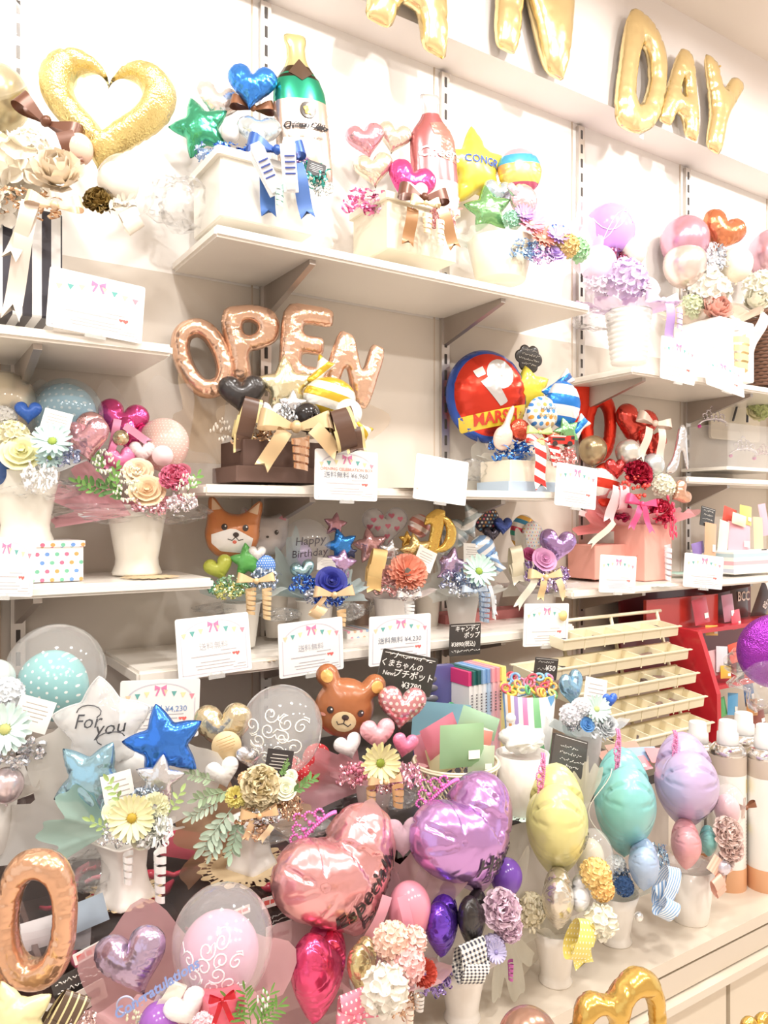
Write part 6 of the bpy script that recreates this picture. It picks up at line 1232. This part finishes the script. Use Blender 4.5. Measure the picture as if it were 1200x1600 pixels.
# ------------------------------------------------------------------ red stand
a = Arr('red_display_stand', 'red cardboard display stand with shelves of small goods', 'display stand', 1100, 1175, Y=-.3)
RC_ = M('gloss', 'b8202c')
def prism(par, name, pts, th, ax, mat):
    """flat board from an outline of world points, given thickness along a world axis"""
    n = len(pts); v = [Vector(p) - par.location for p in pts]; mb = MB(); mb.add(v + [p + Vector(ax) * th for p in v], [tuple(range(n)), tuple(range(n, 2 * n))[::-1]] + [(i, n + i, n + (i + 1) % n, (i + 1) % n) for i in range(n)]); return obj(name, mb.mesh(name, False), mat, par)
# side panel stands square to the wall at X=XS; its outline in (Y, z)
XS = 2.12
def ypx(px, X):     # Y on the plane X = XS seen at pixel column px
    u = (px - 600) / FPX; return (X * CF.y - u * X * CF.x) / (CF.x + u * CF.y) - DIST
def zpx(px, py, X):
    Y = ypx(px, X); d = X * CF.x + (DIST + Y) * CF.y; return 1.6 - (py - HOR) / FPX * d, Y
pts = []
for px, py in ((1046, 978), (1090, 987), (1098, 1010), (1120, 1085), (1121, 1130), (1118, 1168), (1046, 1150)):
    z, Y = zpx(px, py, XS); pts.append((XS, Y, z))
prism(a.o, 'side_panel', pts, .02, (1, 0, 0), RC_)
Yb = -.24
bz = [W(x, y, onY(x, Yb)) for x, y in ((1010, 938), (1122, 928), (1122, 985), (1010, 990))]; prism(a.o, 'header_panel', [(p.x, p.y, p.z) for p in bz], .012, (0, 1, 0), M('gloss', 'c03a30'))
for k, (py, Yf) in enumerate(((1064, -.36), (975, -.3))):
    p = W(1160, py, onY(1160, Yf)); prism(a.o, 'shelf_board', [(XS + .02, Yf, p.z), (XS + .75, Yf, p.z), (XS + .75, -.08, p.z), (XS + .02, -.08, p.z)], .014, (0, 0, -1), RC_)
p = W(1165, 968, onY(1165, -.26)); prism(a.o, 'back_panel', [(XS + .02, -.1, 1.0), (XS + .8, -.1, 1.0), (XS + .8, -.1, 1.36), (XS + .02, -.1, 1.36)], .01, (0, 1, 0), M('gloss', '7a2a2c'))
for x, y, w, h, c, r, Y, lb in ((1095, 955, 34, 40, 'c04a5c', 8, -.27, 'pink packet hanging on red header'), (1112, 985, 28, 16, 'd8a848', -4, -.28, 'yellow card packet below red header'), (1138, 950, 26, 42, 'b0788a', 4, -.26, 'small mauve packet in front of dark bag'), (1150, 968, 22, 30, 'cc5a6a', 6, -.27, 'rose packet beside dark bag'), (1128, 1030, 26, 40, 'cfc4cc', -6, -.34, 'clear bag of sweets on red shelf'), (1115, 1036, 20, 40, 'c9a0a4', 4, -.33, 'pale packet at left of red shelf'), (1148, 1020, 26, 30, 'd8503c', 8, -.3, 'red packet on red shelf'), (1134, 1050, 24, 20, 'd8a840', -4, -.35, 'yellow box packet on red shelf'), (1128, 1105, 20, 30, '58b068', 10, -.3, 'green packet on bottom of red stand'), (1145, 1100, 24, 34, '5aa8dc', -8, -.31, 'bright blue packet on bottom of red stand'), (1170, 1080, 24, 44, '4a78b8', 4, -.3, 'blue bottle shaped packet beside purple balloon'), (1175, 1105, 26, 26, 'b88048', -4, -.32, 'tan box packet under blue packet'), (1185, 1120, 30, 30, '8a4a40', 6, -.3, 'brown packet behind white spray caps')): packet(x, y, w, h, c, lb, r, Y=Y, deco=w > 20)
for x, y, w, h, lb, tx, lc in ((1155, 935, 44, 60, 'dark brown bag with white lettering under shelf', 'BCC', 'e9d8cc'), (1190, 945, 34, 66, 'dark packet with large white letters at photo edge', 'ab', 'f4efe8')):
    t = Arr('dark_bag', lb, 'bag', x, y + h / 2, Y=-.2); o = t.put('bag_front', U('packet', packet_me), M('gloss', '4a2c26'), x, y, w, 0, 30, 0, 0 if w > 40 else -30, h, w); lett(o, tx, .1, .05, .34, lc, .02, z=.11)
chalk(1157, 1048, 20, 26, 'small black tag on red shelf', [('~', 0, .3, .6), ('~', 0, 0, .6)], Y=-.36, line=False)
# ------------------------------------------------------------------ purple balloon hanging at the right edge
a = Arr('round_balloon', 'purple glitter balloon wrapped in cellophane at right edge', 'balloon', 1215, 1140, d=1.5); b = foil(a, 'disc', 1212, 1018, 116, '9a3cae', dd=0, yaw=-10, mat='glitter', name='glitter_balloon'); cello(a, 1215, 1060, 130, 190, dd=.02, seed=5); tail(a, 1200, 910, 90, 10, 'e9d8d0', dd=-.02, roll=10)
# ------------------------------------------------------------------ spray cans on the counter
def can_parts(px, py, w, h, lb, Y=None, txt=True, z=.75):
    t = Arr('spray_can', lb, 'spray can', px, py, z=z, group='helium spray cans on the counter'); 
    t.up('can_body', U('canb', lambda: lathe([(.46, 0), (.49, .006), (.5, .02), (.5, .795), (.485, .805)], 32, cap=True)), M('gloss', 'f1ede6'), px, py, w, 0, h)
    t.up('copper_band', U('canc', lambda: lathe([(.502, .0), (.505, .012), (.505, .13), (.502, .135)], 32, cap=False)), M('gloss', 'dda67c'), px, py, w, 0, h); t.up('bronze_band', U('cand', lambda: lathe([(.503, .69), (.505, .7), (.505, .798), (.503, .8)], 32, cap=False)), M('gloss', 'c9baab'), px, py, w, 0, h)
    t.up('shoulder', U('cans', lambda: lathe([(.505, .8), (.51, .812), (.48, .83), (.4, .85), (.36, .858)], 32)), M('metal', 'e8e6e4', .15), px, py, w, 0, h)
    t.up('cap', U('cap', lambda: lathe([(.28, .855), (.3, .862), (.29, .925), (.25, .93), (.24, .995), (.21, 1.0)], 28)), M('gloss', 'fbfaf8'), px, py, w, 0, h)
    if txt:
        e_ = obj('printed_dots', U('cdots', lambda: canprint_me()), [M('gloss', 'e8cf4a'), M('gloss', '8a8480'), M('gloss', 'b89078')], t.o, Matrix.Rotation(TH + PI + 1.05, 4, 'Z') @ Matrix.Diagonal((w * t.d / FPX, w * t.d / FPX, h * t.d / FPX, 1)))
    return t
def canprint_me():
    mb = MB()
    def pt(an, z, r=.506): return (r * math.cos(an), r * math.sin(an), z)
    def rect(a0, a1, z0, z1, mi): mb.grid(lambda u, v: pt(a0 + (a1 - a0) * u, z0 + (z1 - z0) * v), 6, 2, mi)
    rect(-.15, .25, .58, .66, 0); rect(.0, .3, .34, .38, 0)
    for k in range(14): rect(-.2, .5, .3 + k * .02 - .15, .3 + k * .02 - .142, 1)
    rect(-1.1, -.95, .2, .4, 1); rect(-.7, -.4, .44, .5, 2); rect(-.55, -.3, .5, .56, 2)
    return mb.mesh('print', False)
can_parts(1137, 1383, 54, 258, 'white and copper spray can beside pink carnation of lilac heart'); can_parts(1196, 1384, 57, 252, 'white and copper spray can at right photo edge'); can_parts(1162, 1345, 54, 232, 'spray can standing behind the two front cans'); can_parts(1090, 1352, 54, 225, 'spray can hidden behind lilac heart balloon'); can_parts(1216, 1340, 54, 226, 'rearmost spray can at photo edge')

# ================================================================== front row of heart balloons on the counter
ZC = .75
def tiara(a, px, py, w, col, roll, yaw=25, dd=-.02, pitch=0): return a.put('beaded_tiara', U('tiara', tiara_me), M('gloss', col), px, py, w, dd, yaw, pitch, roll, None, w, None, 'pink beaded tiara comb')
a = Arr('balloon_arrangement', 'pink Especially For You heart balloon arrangement with pink tiara', 'gift arrangement', 600, 1640, z=ZC)
pot(a, 'flare', 110, 110, 'f2eae2', name='pot')
fan(a, 590, 1580, 330, 300, 'f8ccd2', op=.7, dd=.04, a0=40, a1=190, seed=3, yaw=10); fan(a, 640, 1560, 170, 200, 'f6d8e4', op=.35, dd=.05, a0=30, a1=130, seed=3, yaw=20)
b = foil(a, 'bigheart', 534, 1376, 225, 'ec9ea4', dd=.0, yaw=38, roll=16, pitch=4, h=222, t=225, label='large rose pink heart balloon with black lettering')
print_on(b, 'Especially', .04, -.02, .16, M('gloss', '2a1e1e'), rollv=24, bold=.018, shear=.2, e=.012); print_on(b, 'For You', .14, -.17, .13, M('gloss', '2a1e2a'), rollv=24, bold=.018, shear=.2, e=.012)
tiara(a, 496, 1302, 90, 'ee7cc8', 46, 5, .0)
foil(a, 'bigheart', 496, 1524, 130, 'ea3f7e', dd=-.06, yaw=70, roll=-14, h=158, t=130); foil(a, 'bigheart', 565, 1510, 80, 'd3bf78', dd=-.08, yaw=76, roll=-12, h=88, t=74); latex(a, 500, 1462, 34, 'e8407c', dd=-.03, roll=30, name='balloon_neck'); latex(a, 640, 1420, 68, 'f08aa0', dd=-.0, h=84)
foil(a, 'heart', 630, 1310, 70, M('frost', 'f6d4e2', .75), dd=.04, yaw=15, label='plain pale pink translucent heart balloon')
tail(a, 628, 1400, 150, 16, 'f29ab4', dd=-.06, roll=10, bend=.06); tail(a, 605, 1400, 110, 18, 'f6a8b8', dd=-.04, roll=-26)
flower(a, 'hyd', 612, 1470, 66, 'f8cdb8', dd=-.1); flower(a, 'hyd', 634, 1505, 68, 'f6bcb8', dd=-.11); flower(a, 'hydL', 602, 1545, 74, 'f8efe2', dd=-.14); flower(a, 'mum', 662, 1520, 44, 'e0604e', dd=-.07); flower(a, 'hydL', 585, 1560, 40, 'f2dcc4', dd=-.13); flower(a, 'hydL', 645, 1470, 44, 'f8d4c8', dd=-.09)
PD = MD('f08aa0', 'fff6f2', 7, .17, 'paper')
a.put('dotted_ribbon', U('loop', None), PD, 548, 1582, 56, -.12, 20, 0, 10, 70, 60); bow(a, 560, 1590, 70, PD, dd=-.13, tails=1); tinsel(a, 630, 1570, 60, 40, 'e6b890', dd=-.1); curl(a, 640, 1570, 14, 40, 'f4dccb', dd=-.13, turns=4); curl(a, 655, 1550, 18, 30, 'd8d2cc', dd=-.1, turns=4); collar(a, 600, 1550, 200, 50, 'f8ccd2', op=.7, seed=4)
a = Arr('balloon_arrangement', 'metallic purple heart balloon arrangement with gingham ribbon', 'gift arrangement', 722, 1590, z=ZC)
pot(a, 'flare', 84, 86, 'f1eae2', name='pot')
b = foil(a, 'bigheart', 728, 1314, 200, 'bb7ad0', dd=.0, yaw=42, roll=14, pitch=4, h=205, t=215, label='large purple heart balloon with black lettering')
print_on(b, 'Happy', .06, -.1, .2, M('gloss', '241628'), rollv=-8, bold=.016, shear=.1, e=.012); print_on(b, 'Birthday', .08, -.24, .12, M('gloss', '3a2440'), rollv=-14, e=.012)
tiara(a, 688, 1248, 84, 'ec78c8', 44, 5, .0)
foil(a, 'bigheart', 690, 1448, 95, '6a2cd0', dd=-.06, yaw=74, roll=-4, h=108, t=86); latex(a, 700, 1392, 26, '4a1cb0', dd=-.03, name='balloon_neck'); foil(a, 'bigheart', 738, 1438, 85, '2b2626', dd=-.05, yaw=66, roll=-10, h=96, t=70, mat='satin'); latex(a, 791, 1368, 50, '7d52b8', dd=.04, h=54)
flower(a, 'carn', 782, 1422, 66, 'efcfe0', dd=-.04); flower(a, 'carn', 792, 1448, 50, 'e8c4d8', dd=-.04); flower(a, 'hyd', 770, 1480, 44, 'b4a8cc', dd=-.06); gerbera(a, 775, 1488, 34, 'aaa2cc', '8a80b0', dd=-.08)
def MG():
    m, n, l, p = _new(('gingham',)); tc = n.new('ShaderNodeTexCoord'); sp = n.new('ShaderNodeSeparateXYZ'); l.new(tc.outputs['Object'], sp.inputs[0]); s = []
    for k in (0, 1):
        q = n.new('ShaderNodeMath'); q.operation = 'MULTIPLY_ADD'; q.inputs[1].default_value = 9; q.inputs[2].default_value = 20; l.new(sp.outputs[k], q.inputs[0]); f = n.new('ShaderNodeMath'); f.operation = 'FRACT'; l.new(q.outputs[0], f.inputs[0]); g = n.new('ShaderNodeMath'); g.operation = 'GREATER_THAN'; g.inputs[1].default_value = .5; l.new(f.outputs[0], g.inputs[0]); s.append(g)
    ad = n.new('ShaderNodeMath'); ad.operation = 'ADD'; l.new(s[0].outputs[0], ad.inputs[0]); l.new(s[1].outputs[0], ad.inputs[1]); hf = n.new('ShaderNodeMath'); hf.operation = 'MULTIPLY'; hf.inputs[1].default_value = .5; l.new(ad.outputs[0], hf.inputs[0])
    mx = n.new('ShaderNodeMix'); mx.data_type = 'RGBA'; mx.inputs[6].default_value = rgb('f6f0e6') + (1,); mx.inputs[7].default_value = rgb('2a2a3c') + (1,); l.new(hf.outputs[0], mx.inputs[0]); l.new(mx.outputs[2], p.inputs['Base Color']); p.inputs['Roughness'].default_value = .6; return m
GM = MG()
a.put('gingham_ribbon', U('loop', None), GM, 733, 1500, 64, -.09, 25, 0, 8, 62, 60, None, 'black and white gingham ribbon loop'); a.put('gingham_ribbon', U('loop', None), GM, 738, 1518, 62, -.1, 25, 20, -12, 40, 50)
curl(a, 798, 1500, 10, 34, 'b05a96', dd=-.06, turns=4); fan(a, 770, 1510, 150, 190, 'e6e2d6', op=.75, dd=.06, a0=10, a1=110, seed=4, yaw=25); fan(a, 790, 1440, 110, 110, 'dedaca', op=.7, dd=.03, a0=230, a1=330, seed=2, yaw=25); tinsel(a, 680, 1535, 60, 40, '8a6ac4', dd=-.07); collar(a, 722, 1520, 130, 40, 'ece2e0', op=.6, seed=2)
a = Arr('balloon_arrangement', 'pastel yellow heart balloon arrangement with dotted yellow ribbon', 'gift arrangement', 868, 1532, z=ZC)
pot(a, 'flare', 76, 84, 'f2eadf', name='pot')
b = foil(a, 'bigheart', 870, 1292, 160, 'e4dc84', dd=.0, yaw=78, roll=6, h=196, t=164, mat='satin', label='pastel yellow heart balloon'); print_on(b, 'Happy', .0, -.06, .2, M('gloss', '5a5430'), rollv=-6, e=.012)
tiara(a, 842, 1212, 70, 'e68ab8', 72, 60, .0); foil(a, 'bigheart', 872, 1408, 90, 'dcd2be', dd=-.06, yaw=76, h=104, t=86); foil(a, 'bigheart', 906, 1402, 60, 'e4e4e8', dd=-.04, yaw=72, h=66, t=54, mat='satin', roll=26); bubble(a, 928, 1345, 62, dd=.03, h=100); latex(a, 922, 1340, 44, 'e8dcc4', dd=.05, h=60)
flower(a, 'hyd', 930, 1366, 56, 'f4cf78', dd=-.04); flower(a, 'hyd', 940, 1388, 44, 'f2c468', dd=-.05); flower(a, 'hydL', 938, 1440, 52, 'f6f0dc', dd=-.07); flower(a, 'hyd', 828, 1420, 56, 'e8dcb8', dd=-.02); beads(a, 828, 1430, 50, 56, 'efe4c4', dd=-.04, n=50, r=.05)
YD = MD('ecd878', 'fff8e0', 8, .16, 'paper'); a.put('dotted_ribbon', U('loop', None), YD, 905, 1468, 50, -.09, 25, 0, -16, 70, 56); tail(a, 905, 1470, 44, 34, YD, dd=-.1, roll=14); fan(a, 915, 1270, 70, 80, 'eceadc', op=.6, dd=.04, a0=40, a1=140, seed=2); collar(a, 868, 1462, 120, 34, 'efe9da', op=.6, seed=3); fan(a, 850, 1490, 120, 90, 'ece4d4', op=.7, dd=.03, a0=100, a1=200, seed=2)
a = Arr('balloon_arrangement', 'turquoise heart balloon arrangement with blue gingham ribbon', 'gift arrangement', 962, 1470, z=ZC)
pot(a, 'flare', 72, 78, 'f1ebe2', name='pot')
b = foil(a, 'bigheart', 976, 1262, 160, '78cbc8', dd=.0, yaw=80, roll=5, h=186, t=158, mat='satin', label='turquoise heart balloon')
tiara(a, 960, 1172, 66, 'e68ab8', 76, 60, .0); mb = MB(); mb.tube([(.3 * math.sin(t * 3.1) ** 2 * -1, .5 - t, .02) for t in (k / 12 for k in range(13))], .006, 5); a.put('balloon_string', mb.mesh('string'), M('fabric', 'e8e2d8'), 955, 1265, 130, -.06, 10)
foil(a, 'bigheart', 1006, 1354, 76, 'a9c4e8', dd=-.06, yaw=74, h=88, t=80, mat='satin'); BG = MS(['f4f6f8', '8fb4dc'], 0, 9.0, 0, 'ribbon', .5)
a.put('gingham_ribbon', U('loop', None), BG, 1040, 1385, 40, -.05, 25, 0, -20, 70, 50); tail(a, 1030, 1380, 60, 24, BG, dd=-.06, roll=22); loop(a, 1040, 1420, 44, 36, BG, dd=-.07, roll=-30); tinsel(a, 968, 1372, 44, 34, '7f9cc0', dd=-.04); flower(a, 'hyd', 975, 1385, 34, '44679a', dd=-.05); tinsel(a, 1030, 1340, 40, 50, '8fb8d8', dd=-.01, seed=2); flower(a, 'hyd', 962, 1352, 36, 'eef0f0', dd=-.02)
collar(a, 962, 1405, 110, 28, 'e8eae2', op=.6, seed=4); latex(a, 998, 1432, 14, 'f2f0ec', dd=-.06, mat='pearl')
a = Arr('balloon_arrangement', 'pastel lilac heart balloon arrangement with pink carnation', 'gift arrangement', 1078, 1436, z=ZC)
pot(a, 'tall', 74, 84, 'f0e8de', name='pot')
b = foil(a, 'bigheart', 1072, 1228, 160, 'c6aedb', dd=.0, yaw=76, roll=6, h=162, t=162, mat='satin', label='pastel lilac heart balloon'); print_on(b, 'C', -.1, -.2, .3, M('gloss', '5a4a64'), rollv=6, e=.012)
tiara(a, 1048, 1172, 62, 'e68ab8', 62, 60, .0); foil(a, 'bigheart', 1072, 1322, 76, 'e99aa2', dd=-.06, yaw=74, h=86, t=78, mat='satin'); foil(a, 'bigheart', 1107, 1316, 44, '6fc4c0', dd=-.03, yaw=74, h=52, t=46, mat='satin'); latex(a, 1136, 1264, 38, 'f2c0c8', dd=.0, h=46); bubble(a, 1138, 1256, 50, dd=.0, h=62)
flower(a, 'carn', 1135, 1302, 52, 'fddcd2', dd=-.05); flower(a, 'carn', 1140, 1325, 44, 'fbd8ce', dd=-.05); flower(a, 'carn', 1132, 1345, 30, 'fde0d8', dd=-.05); tail(a, 1110, 1345, 50, 26, MS(['f2c0a8', 'f6d4c0'], 1, 8.0, 0, 'ribbon'), dd=-.07, roll=50); latex(a, 1130, 1354, 22, 'ddd6e4', dd=-.06, mat='pearl'); loop(a, 1122, 1385, 28, 34, 'f0b8a0', dd=-.07, roll=30); collar(a, 1078, 1360, 100, 26, 'f2e6e2', op=.5, seed=5); bow(a, 1165, 1262, 40, '8a5a42', dd=.02, tails=0)

# ================================================================== foreground left
a = Arr('number_balloon_arrangement', 'rose gold zero balloon arrangement with pale yellow star', 'gift arrangement', 40, 1938, z=ZC)
pot(a, 'flare', 130, 330, 'efe6dc', name='pot'); b = foil(a, 'zero', 56, 1436, 128, 'dba070', dd=.0, yaw=2, roll=-3, h=128, t=130, label='rose gold number zero balloon'); foil(a, 'star', 22, 1590, 130, 'eadfa2', dd=-.05, yaw=5, roll=18, mat='satin')
BR2 = MS(['5d4a3c', '5d4a3c', '5d4a3c', 'e0cf9c'], 0, 5.0, .2, 'ribbon'); loop(a, 95, 1590, 60, 90, BR2, dd=-.03, roll=-30); foil(a, 'heart', -25, 1545, 80, 'e0a070', dd=.02); tinsel(a, 125, 1600, 50, 40, 'e6c4c0', dd=-.03)
a = Arr('balloon_arrangement', 'lilac heart and swirl bubble arrangement with blue congratulations pick', 'gift arrangement', 270, 1846, z=ZC)
pot(a, 'tall', 150, 230, 'f0e6e0', name='pot'); fan(a, 290, 1640, 400, 230, 'f4c4ca', op=.72, dd=.08, a0=30, a1=185, seed=2, yaw=5); collar(a, 280, 1630, 260, 60, 'f6ccd0', op=.7, seed=3)
foil(a, 'heart', 210, 1506, 118, 'b59ac2', dd=-.02, yaw=-4, roll=18); b = bubble(a, 348, 1468, 156, dd=.0, h=166, haze=.16); b2 = latex(a, 343, 1488, 122, 'cc90b0', dd=.005, name='inner_balloon'); swirls(b2, 'fdf4f8', 5, 12, .36, .1, .01)
o = a.put('message_pick', U(('pickb',), lambda: MB().box((0, 0, 0), (.02, .9, .02)).mesh('stick', False)), M('gloss', '8fa4dc'), 240, 1580, 60, -.06, 10, 0, -58)
t = lett(a.o, 'Congratulations', 0, 0, 1, '8ea2dc', .03, .3, 0, 0, 'script_pick'); t.matrix_basis = Matrix.Translation(W(244, 1546, a.d - .07) - a.P) @ rot(8, 0, 30) @ Matrix.Scale(.0172, 4)
mb = MB(); mb.tube([(.5 * math.cos(2 * PI * i / 24), .5 * math.sin(2 * PI * i / 24), 0) for i in range(25)], .06, 6); a.put('script_loop', mb.mesh('loop'), M('gloss', 'b8bcd8'), 196, 1570, 26, -.07, 10)
foil(a, 'heart', 292, 1578, 66, 'f6f2f0', dd=-.06, mat='satin', roll=20); latex(a, 248, 1598, 60, '9a60b4', dd=-.06); cube(a, 346, 1610, 58, 60, 50, 'd8586c', 'fabric', dd=-.05, name='red_box'); bow(a, 347, 1562, 42, 'c8202e', dd=-.1, tails=1); loop(a, 262, 1560, 40, 60, 'efe6d6', dd=-.05, roll=-30); flower(a, 'hyd', 318, 1600, 40, 'f6c4cc', dd=-.08)
for x, y, r in ((392, 1600, 10), (402, 1605, -25), (385, 1600, 35), (398, 1612, -50)): sprig(a, x, y, 52, '6f9a48', dd=-.06, roll=r, n=13, wd=.22, ls=.36)
beads(a, 410, 1562, 24, 36, 'f6f4e8', dd=-.07, n=14, r=.07); beads(a, 208, 1590, 30, 26, 'e6e4c0', dd=-.06, n=16, r=.08)
# contents of the rack
def snake_me(seed):
    mb = MB(); rn = random.Random(seed); x, y, z, an = 0, 0, 0, rn.uniform(0, 6); pts = []
    for i in range(9): pts.append((x, y, z)); an += rn.uniform(-.9, .9); x += .12 * math.cos(an); y += .12 * math.sin(an); z += rn.uniform(-.03, .05)
    mb.tube(pts, [.03, .035, .04, .05, .07, .08, .08, .07, .03], 8); return mb.mesh('latex')
rn = random.Random(8); sn = [snake_me(i) for i in range(5)]
for i in range(64):
    bx = i % 8; X = -.41 + bx * .17 + rn.uniform(-.05, .05); Y = rn.uniform(-.68, -.3); z = .80 + rn.uniform(0, .14)
    o = obj('flat_balloon', sn[i % 5], M('latex', rn.choice(('e8506c', 'e0405c', 'ee7088', 'd84a64'))), None, Matrix.Translation((X, Y, z)) @ Matrix.Rotation(rn.uniform(0, 6), 4, 'Z') @ Matrix.Scale(.12, 4)); tag(o, 'uninflated pink latex balloon lying in the dark rack', 'balloon', 'uninflated balloons in the rack bins')
for x, y, w, c, r, lb in ((395, 1338, 60, 'c04a58', 20, 'red balloon packet behind large doily'), (290, 1320, 70, 'd85a70', -20, 'rose balloon packet between the two square vases'), (130, 1430, 70, 'b8c4d0', 10, 'clear packet of blue balloons in the rack'), (110, 1465, 60, 'c8c8cc', -8, 'clear packet beside rose gold zero balloon'), (55, 1460, 70, 'ece6e6', 4, 'white printed sheet seen through the zero balloon')): packet(x, y, w, w * .6, M('frost', c, .9), lb, r, d=1.46 if y < 1350 else 1.12, pitch=35, deco=False)
def sticker(px, py, w, h, lb, col='f6ece8', ink='e0625c', Y=-.752, roll=0, dd=0):
    t = Arr('price_sticker', lb, 'sticker', px, py + h / 2, Y=Y); o = t.put('sticker_sheet', U(('rc', round(h / w, 1)), lambda: rcard(1, h / w, .02, .03)), M('paper', col), px, py, w, dd, 33, 0, roll, None, w); obj('sticker_print', U(('sp', ink), lambda: bars([(-.4, -.15, 0, .2), (-.1, .08, 0, .18), (.12, .4, 0, .14)])), M('paper', ink), o)
sticker(426, 1408, 36, 17, 'white sticker with red print on dark rack beside pink heart'); sticker(140, 1488, 48, 18, 'white sticker with red print right of rose gold zero', roll=14, Y=-.77); sticker(375, 1425, 34, 15, 'pale sticker seen through the swirl bubble', roll=6)
sticker(436, 1460, 44, 34, 'white price strip sticker below red sticker on rack', ink='9a5a58'); sticker(120, 1568, 90, 40, 'pale price strip under black chalk strip', col='d8d0c6', ink='8a8480', Y=-.775, roll=14)
chalk(140, 1520, 110, 34, 'black chalk strip on rack beside rose gold zero', [('~', 0, .07, .9), ('~', 0, -.06, .9)], Y=-.765, roll=14, line=False); chalk(438, 1432, 50, 22, 'black chalk strip under red sticker on rack', [('~', 0, .08, .8), ('~', 0, -.08, .8)], Y=-.751, roll=6, line=False)
# ------------------------------------------------------------------ foreground right: gold letter and brown balloon
a = Arr('letter_balloon', 'gold foil letter balloon rising into view at bottom edge', 'letter balloon', 965, 805 + 1200 * 1.6 / .85, d=.85); mb = MB(); mb.tube([(0, 0, 0), (0, 0, 1.0)], .003, 6); obj('balloon_stick', mb.mesh('stick'), M('gloss', 'f4f0ea'), a.o); mb = MB(); mb.box((0, 0, .006), (.05, .05, .012)); obj('stick_base', mb.mesh('base', False), M('gloss', 'f4f0ea'), a.o); foil(a, 'em', 968, 1600, 156, 'd8b050', dd=0, yaw=10, roll=0, h=170, t=200)
a = Arr('round_balloon', 'brown pearl balloon at bottom edge', 'balloon', 826, 805 + 1200 * 1.6 / .84, d=.84); mb = MB(); mb.tube([(0, 0, 0), (0, 0, 1.0)], .003, 6); obj('balloon_stick', mb.mesh('stick'), M('gloss', 'f4f0ea'), a.o); mb = MB(); mb.box((0, 0, .006), (.05, .05, .012)); obj('stick_base', mb.mesh('base', False), M('gloss', 'f4f0ea'), a.o); latex(a, 826, 1626, 96, 'a98472', mat='pearl', dd=0)
a = Arr('gold_ornament', 'tiny gold foil tip at bottom right edge', 'balloon', 1182, 805 + 1200 * 1.6 / .84, d=.84); mb = MB(); mb.tube([(0, 0, 0), (0, 0, 1.0)], .003, 6); obj('balloon_stick', mb.mesh('stick'), M('gloss', 'f4f0ea'), a.o); mb = MB(); mb.box((0, 0, .006), (.05, .05, .012)); obj('stick_base', mb.mesh('base', False), M('gloss', 'f4f0ea'), a.o); foil(a, 'heart', 1182, 1612, 60, 'd8b050', dd=0)
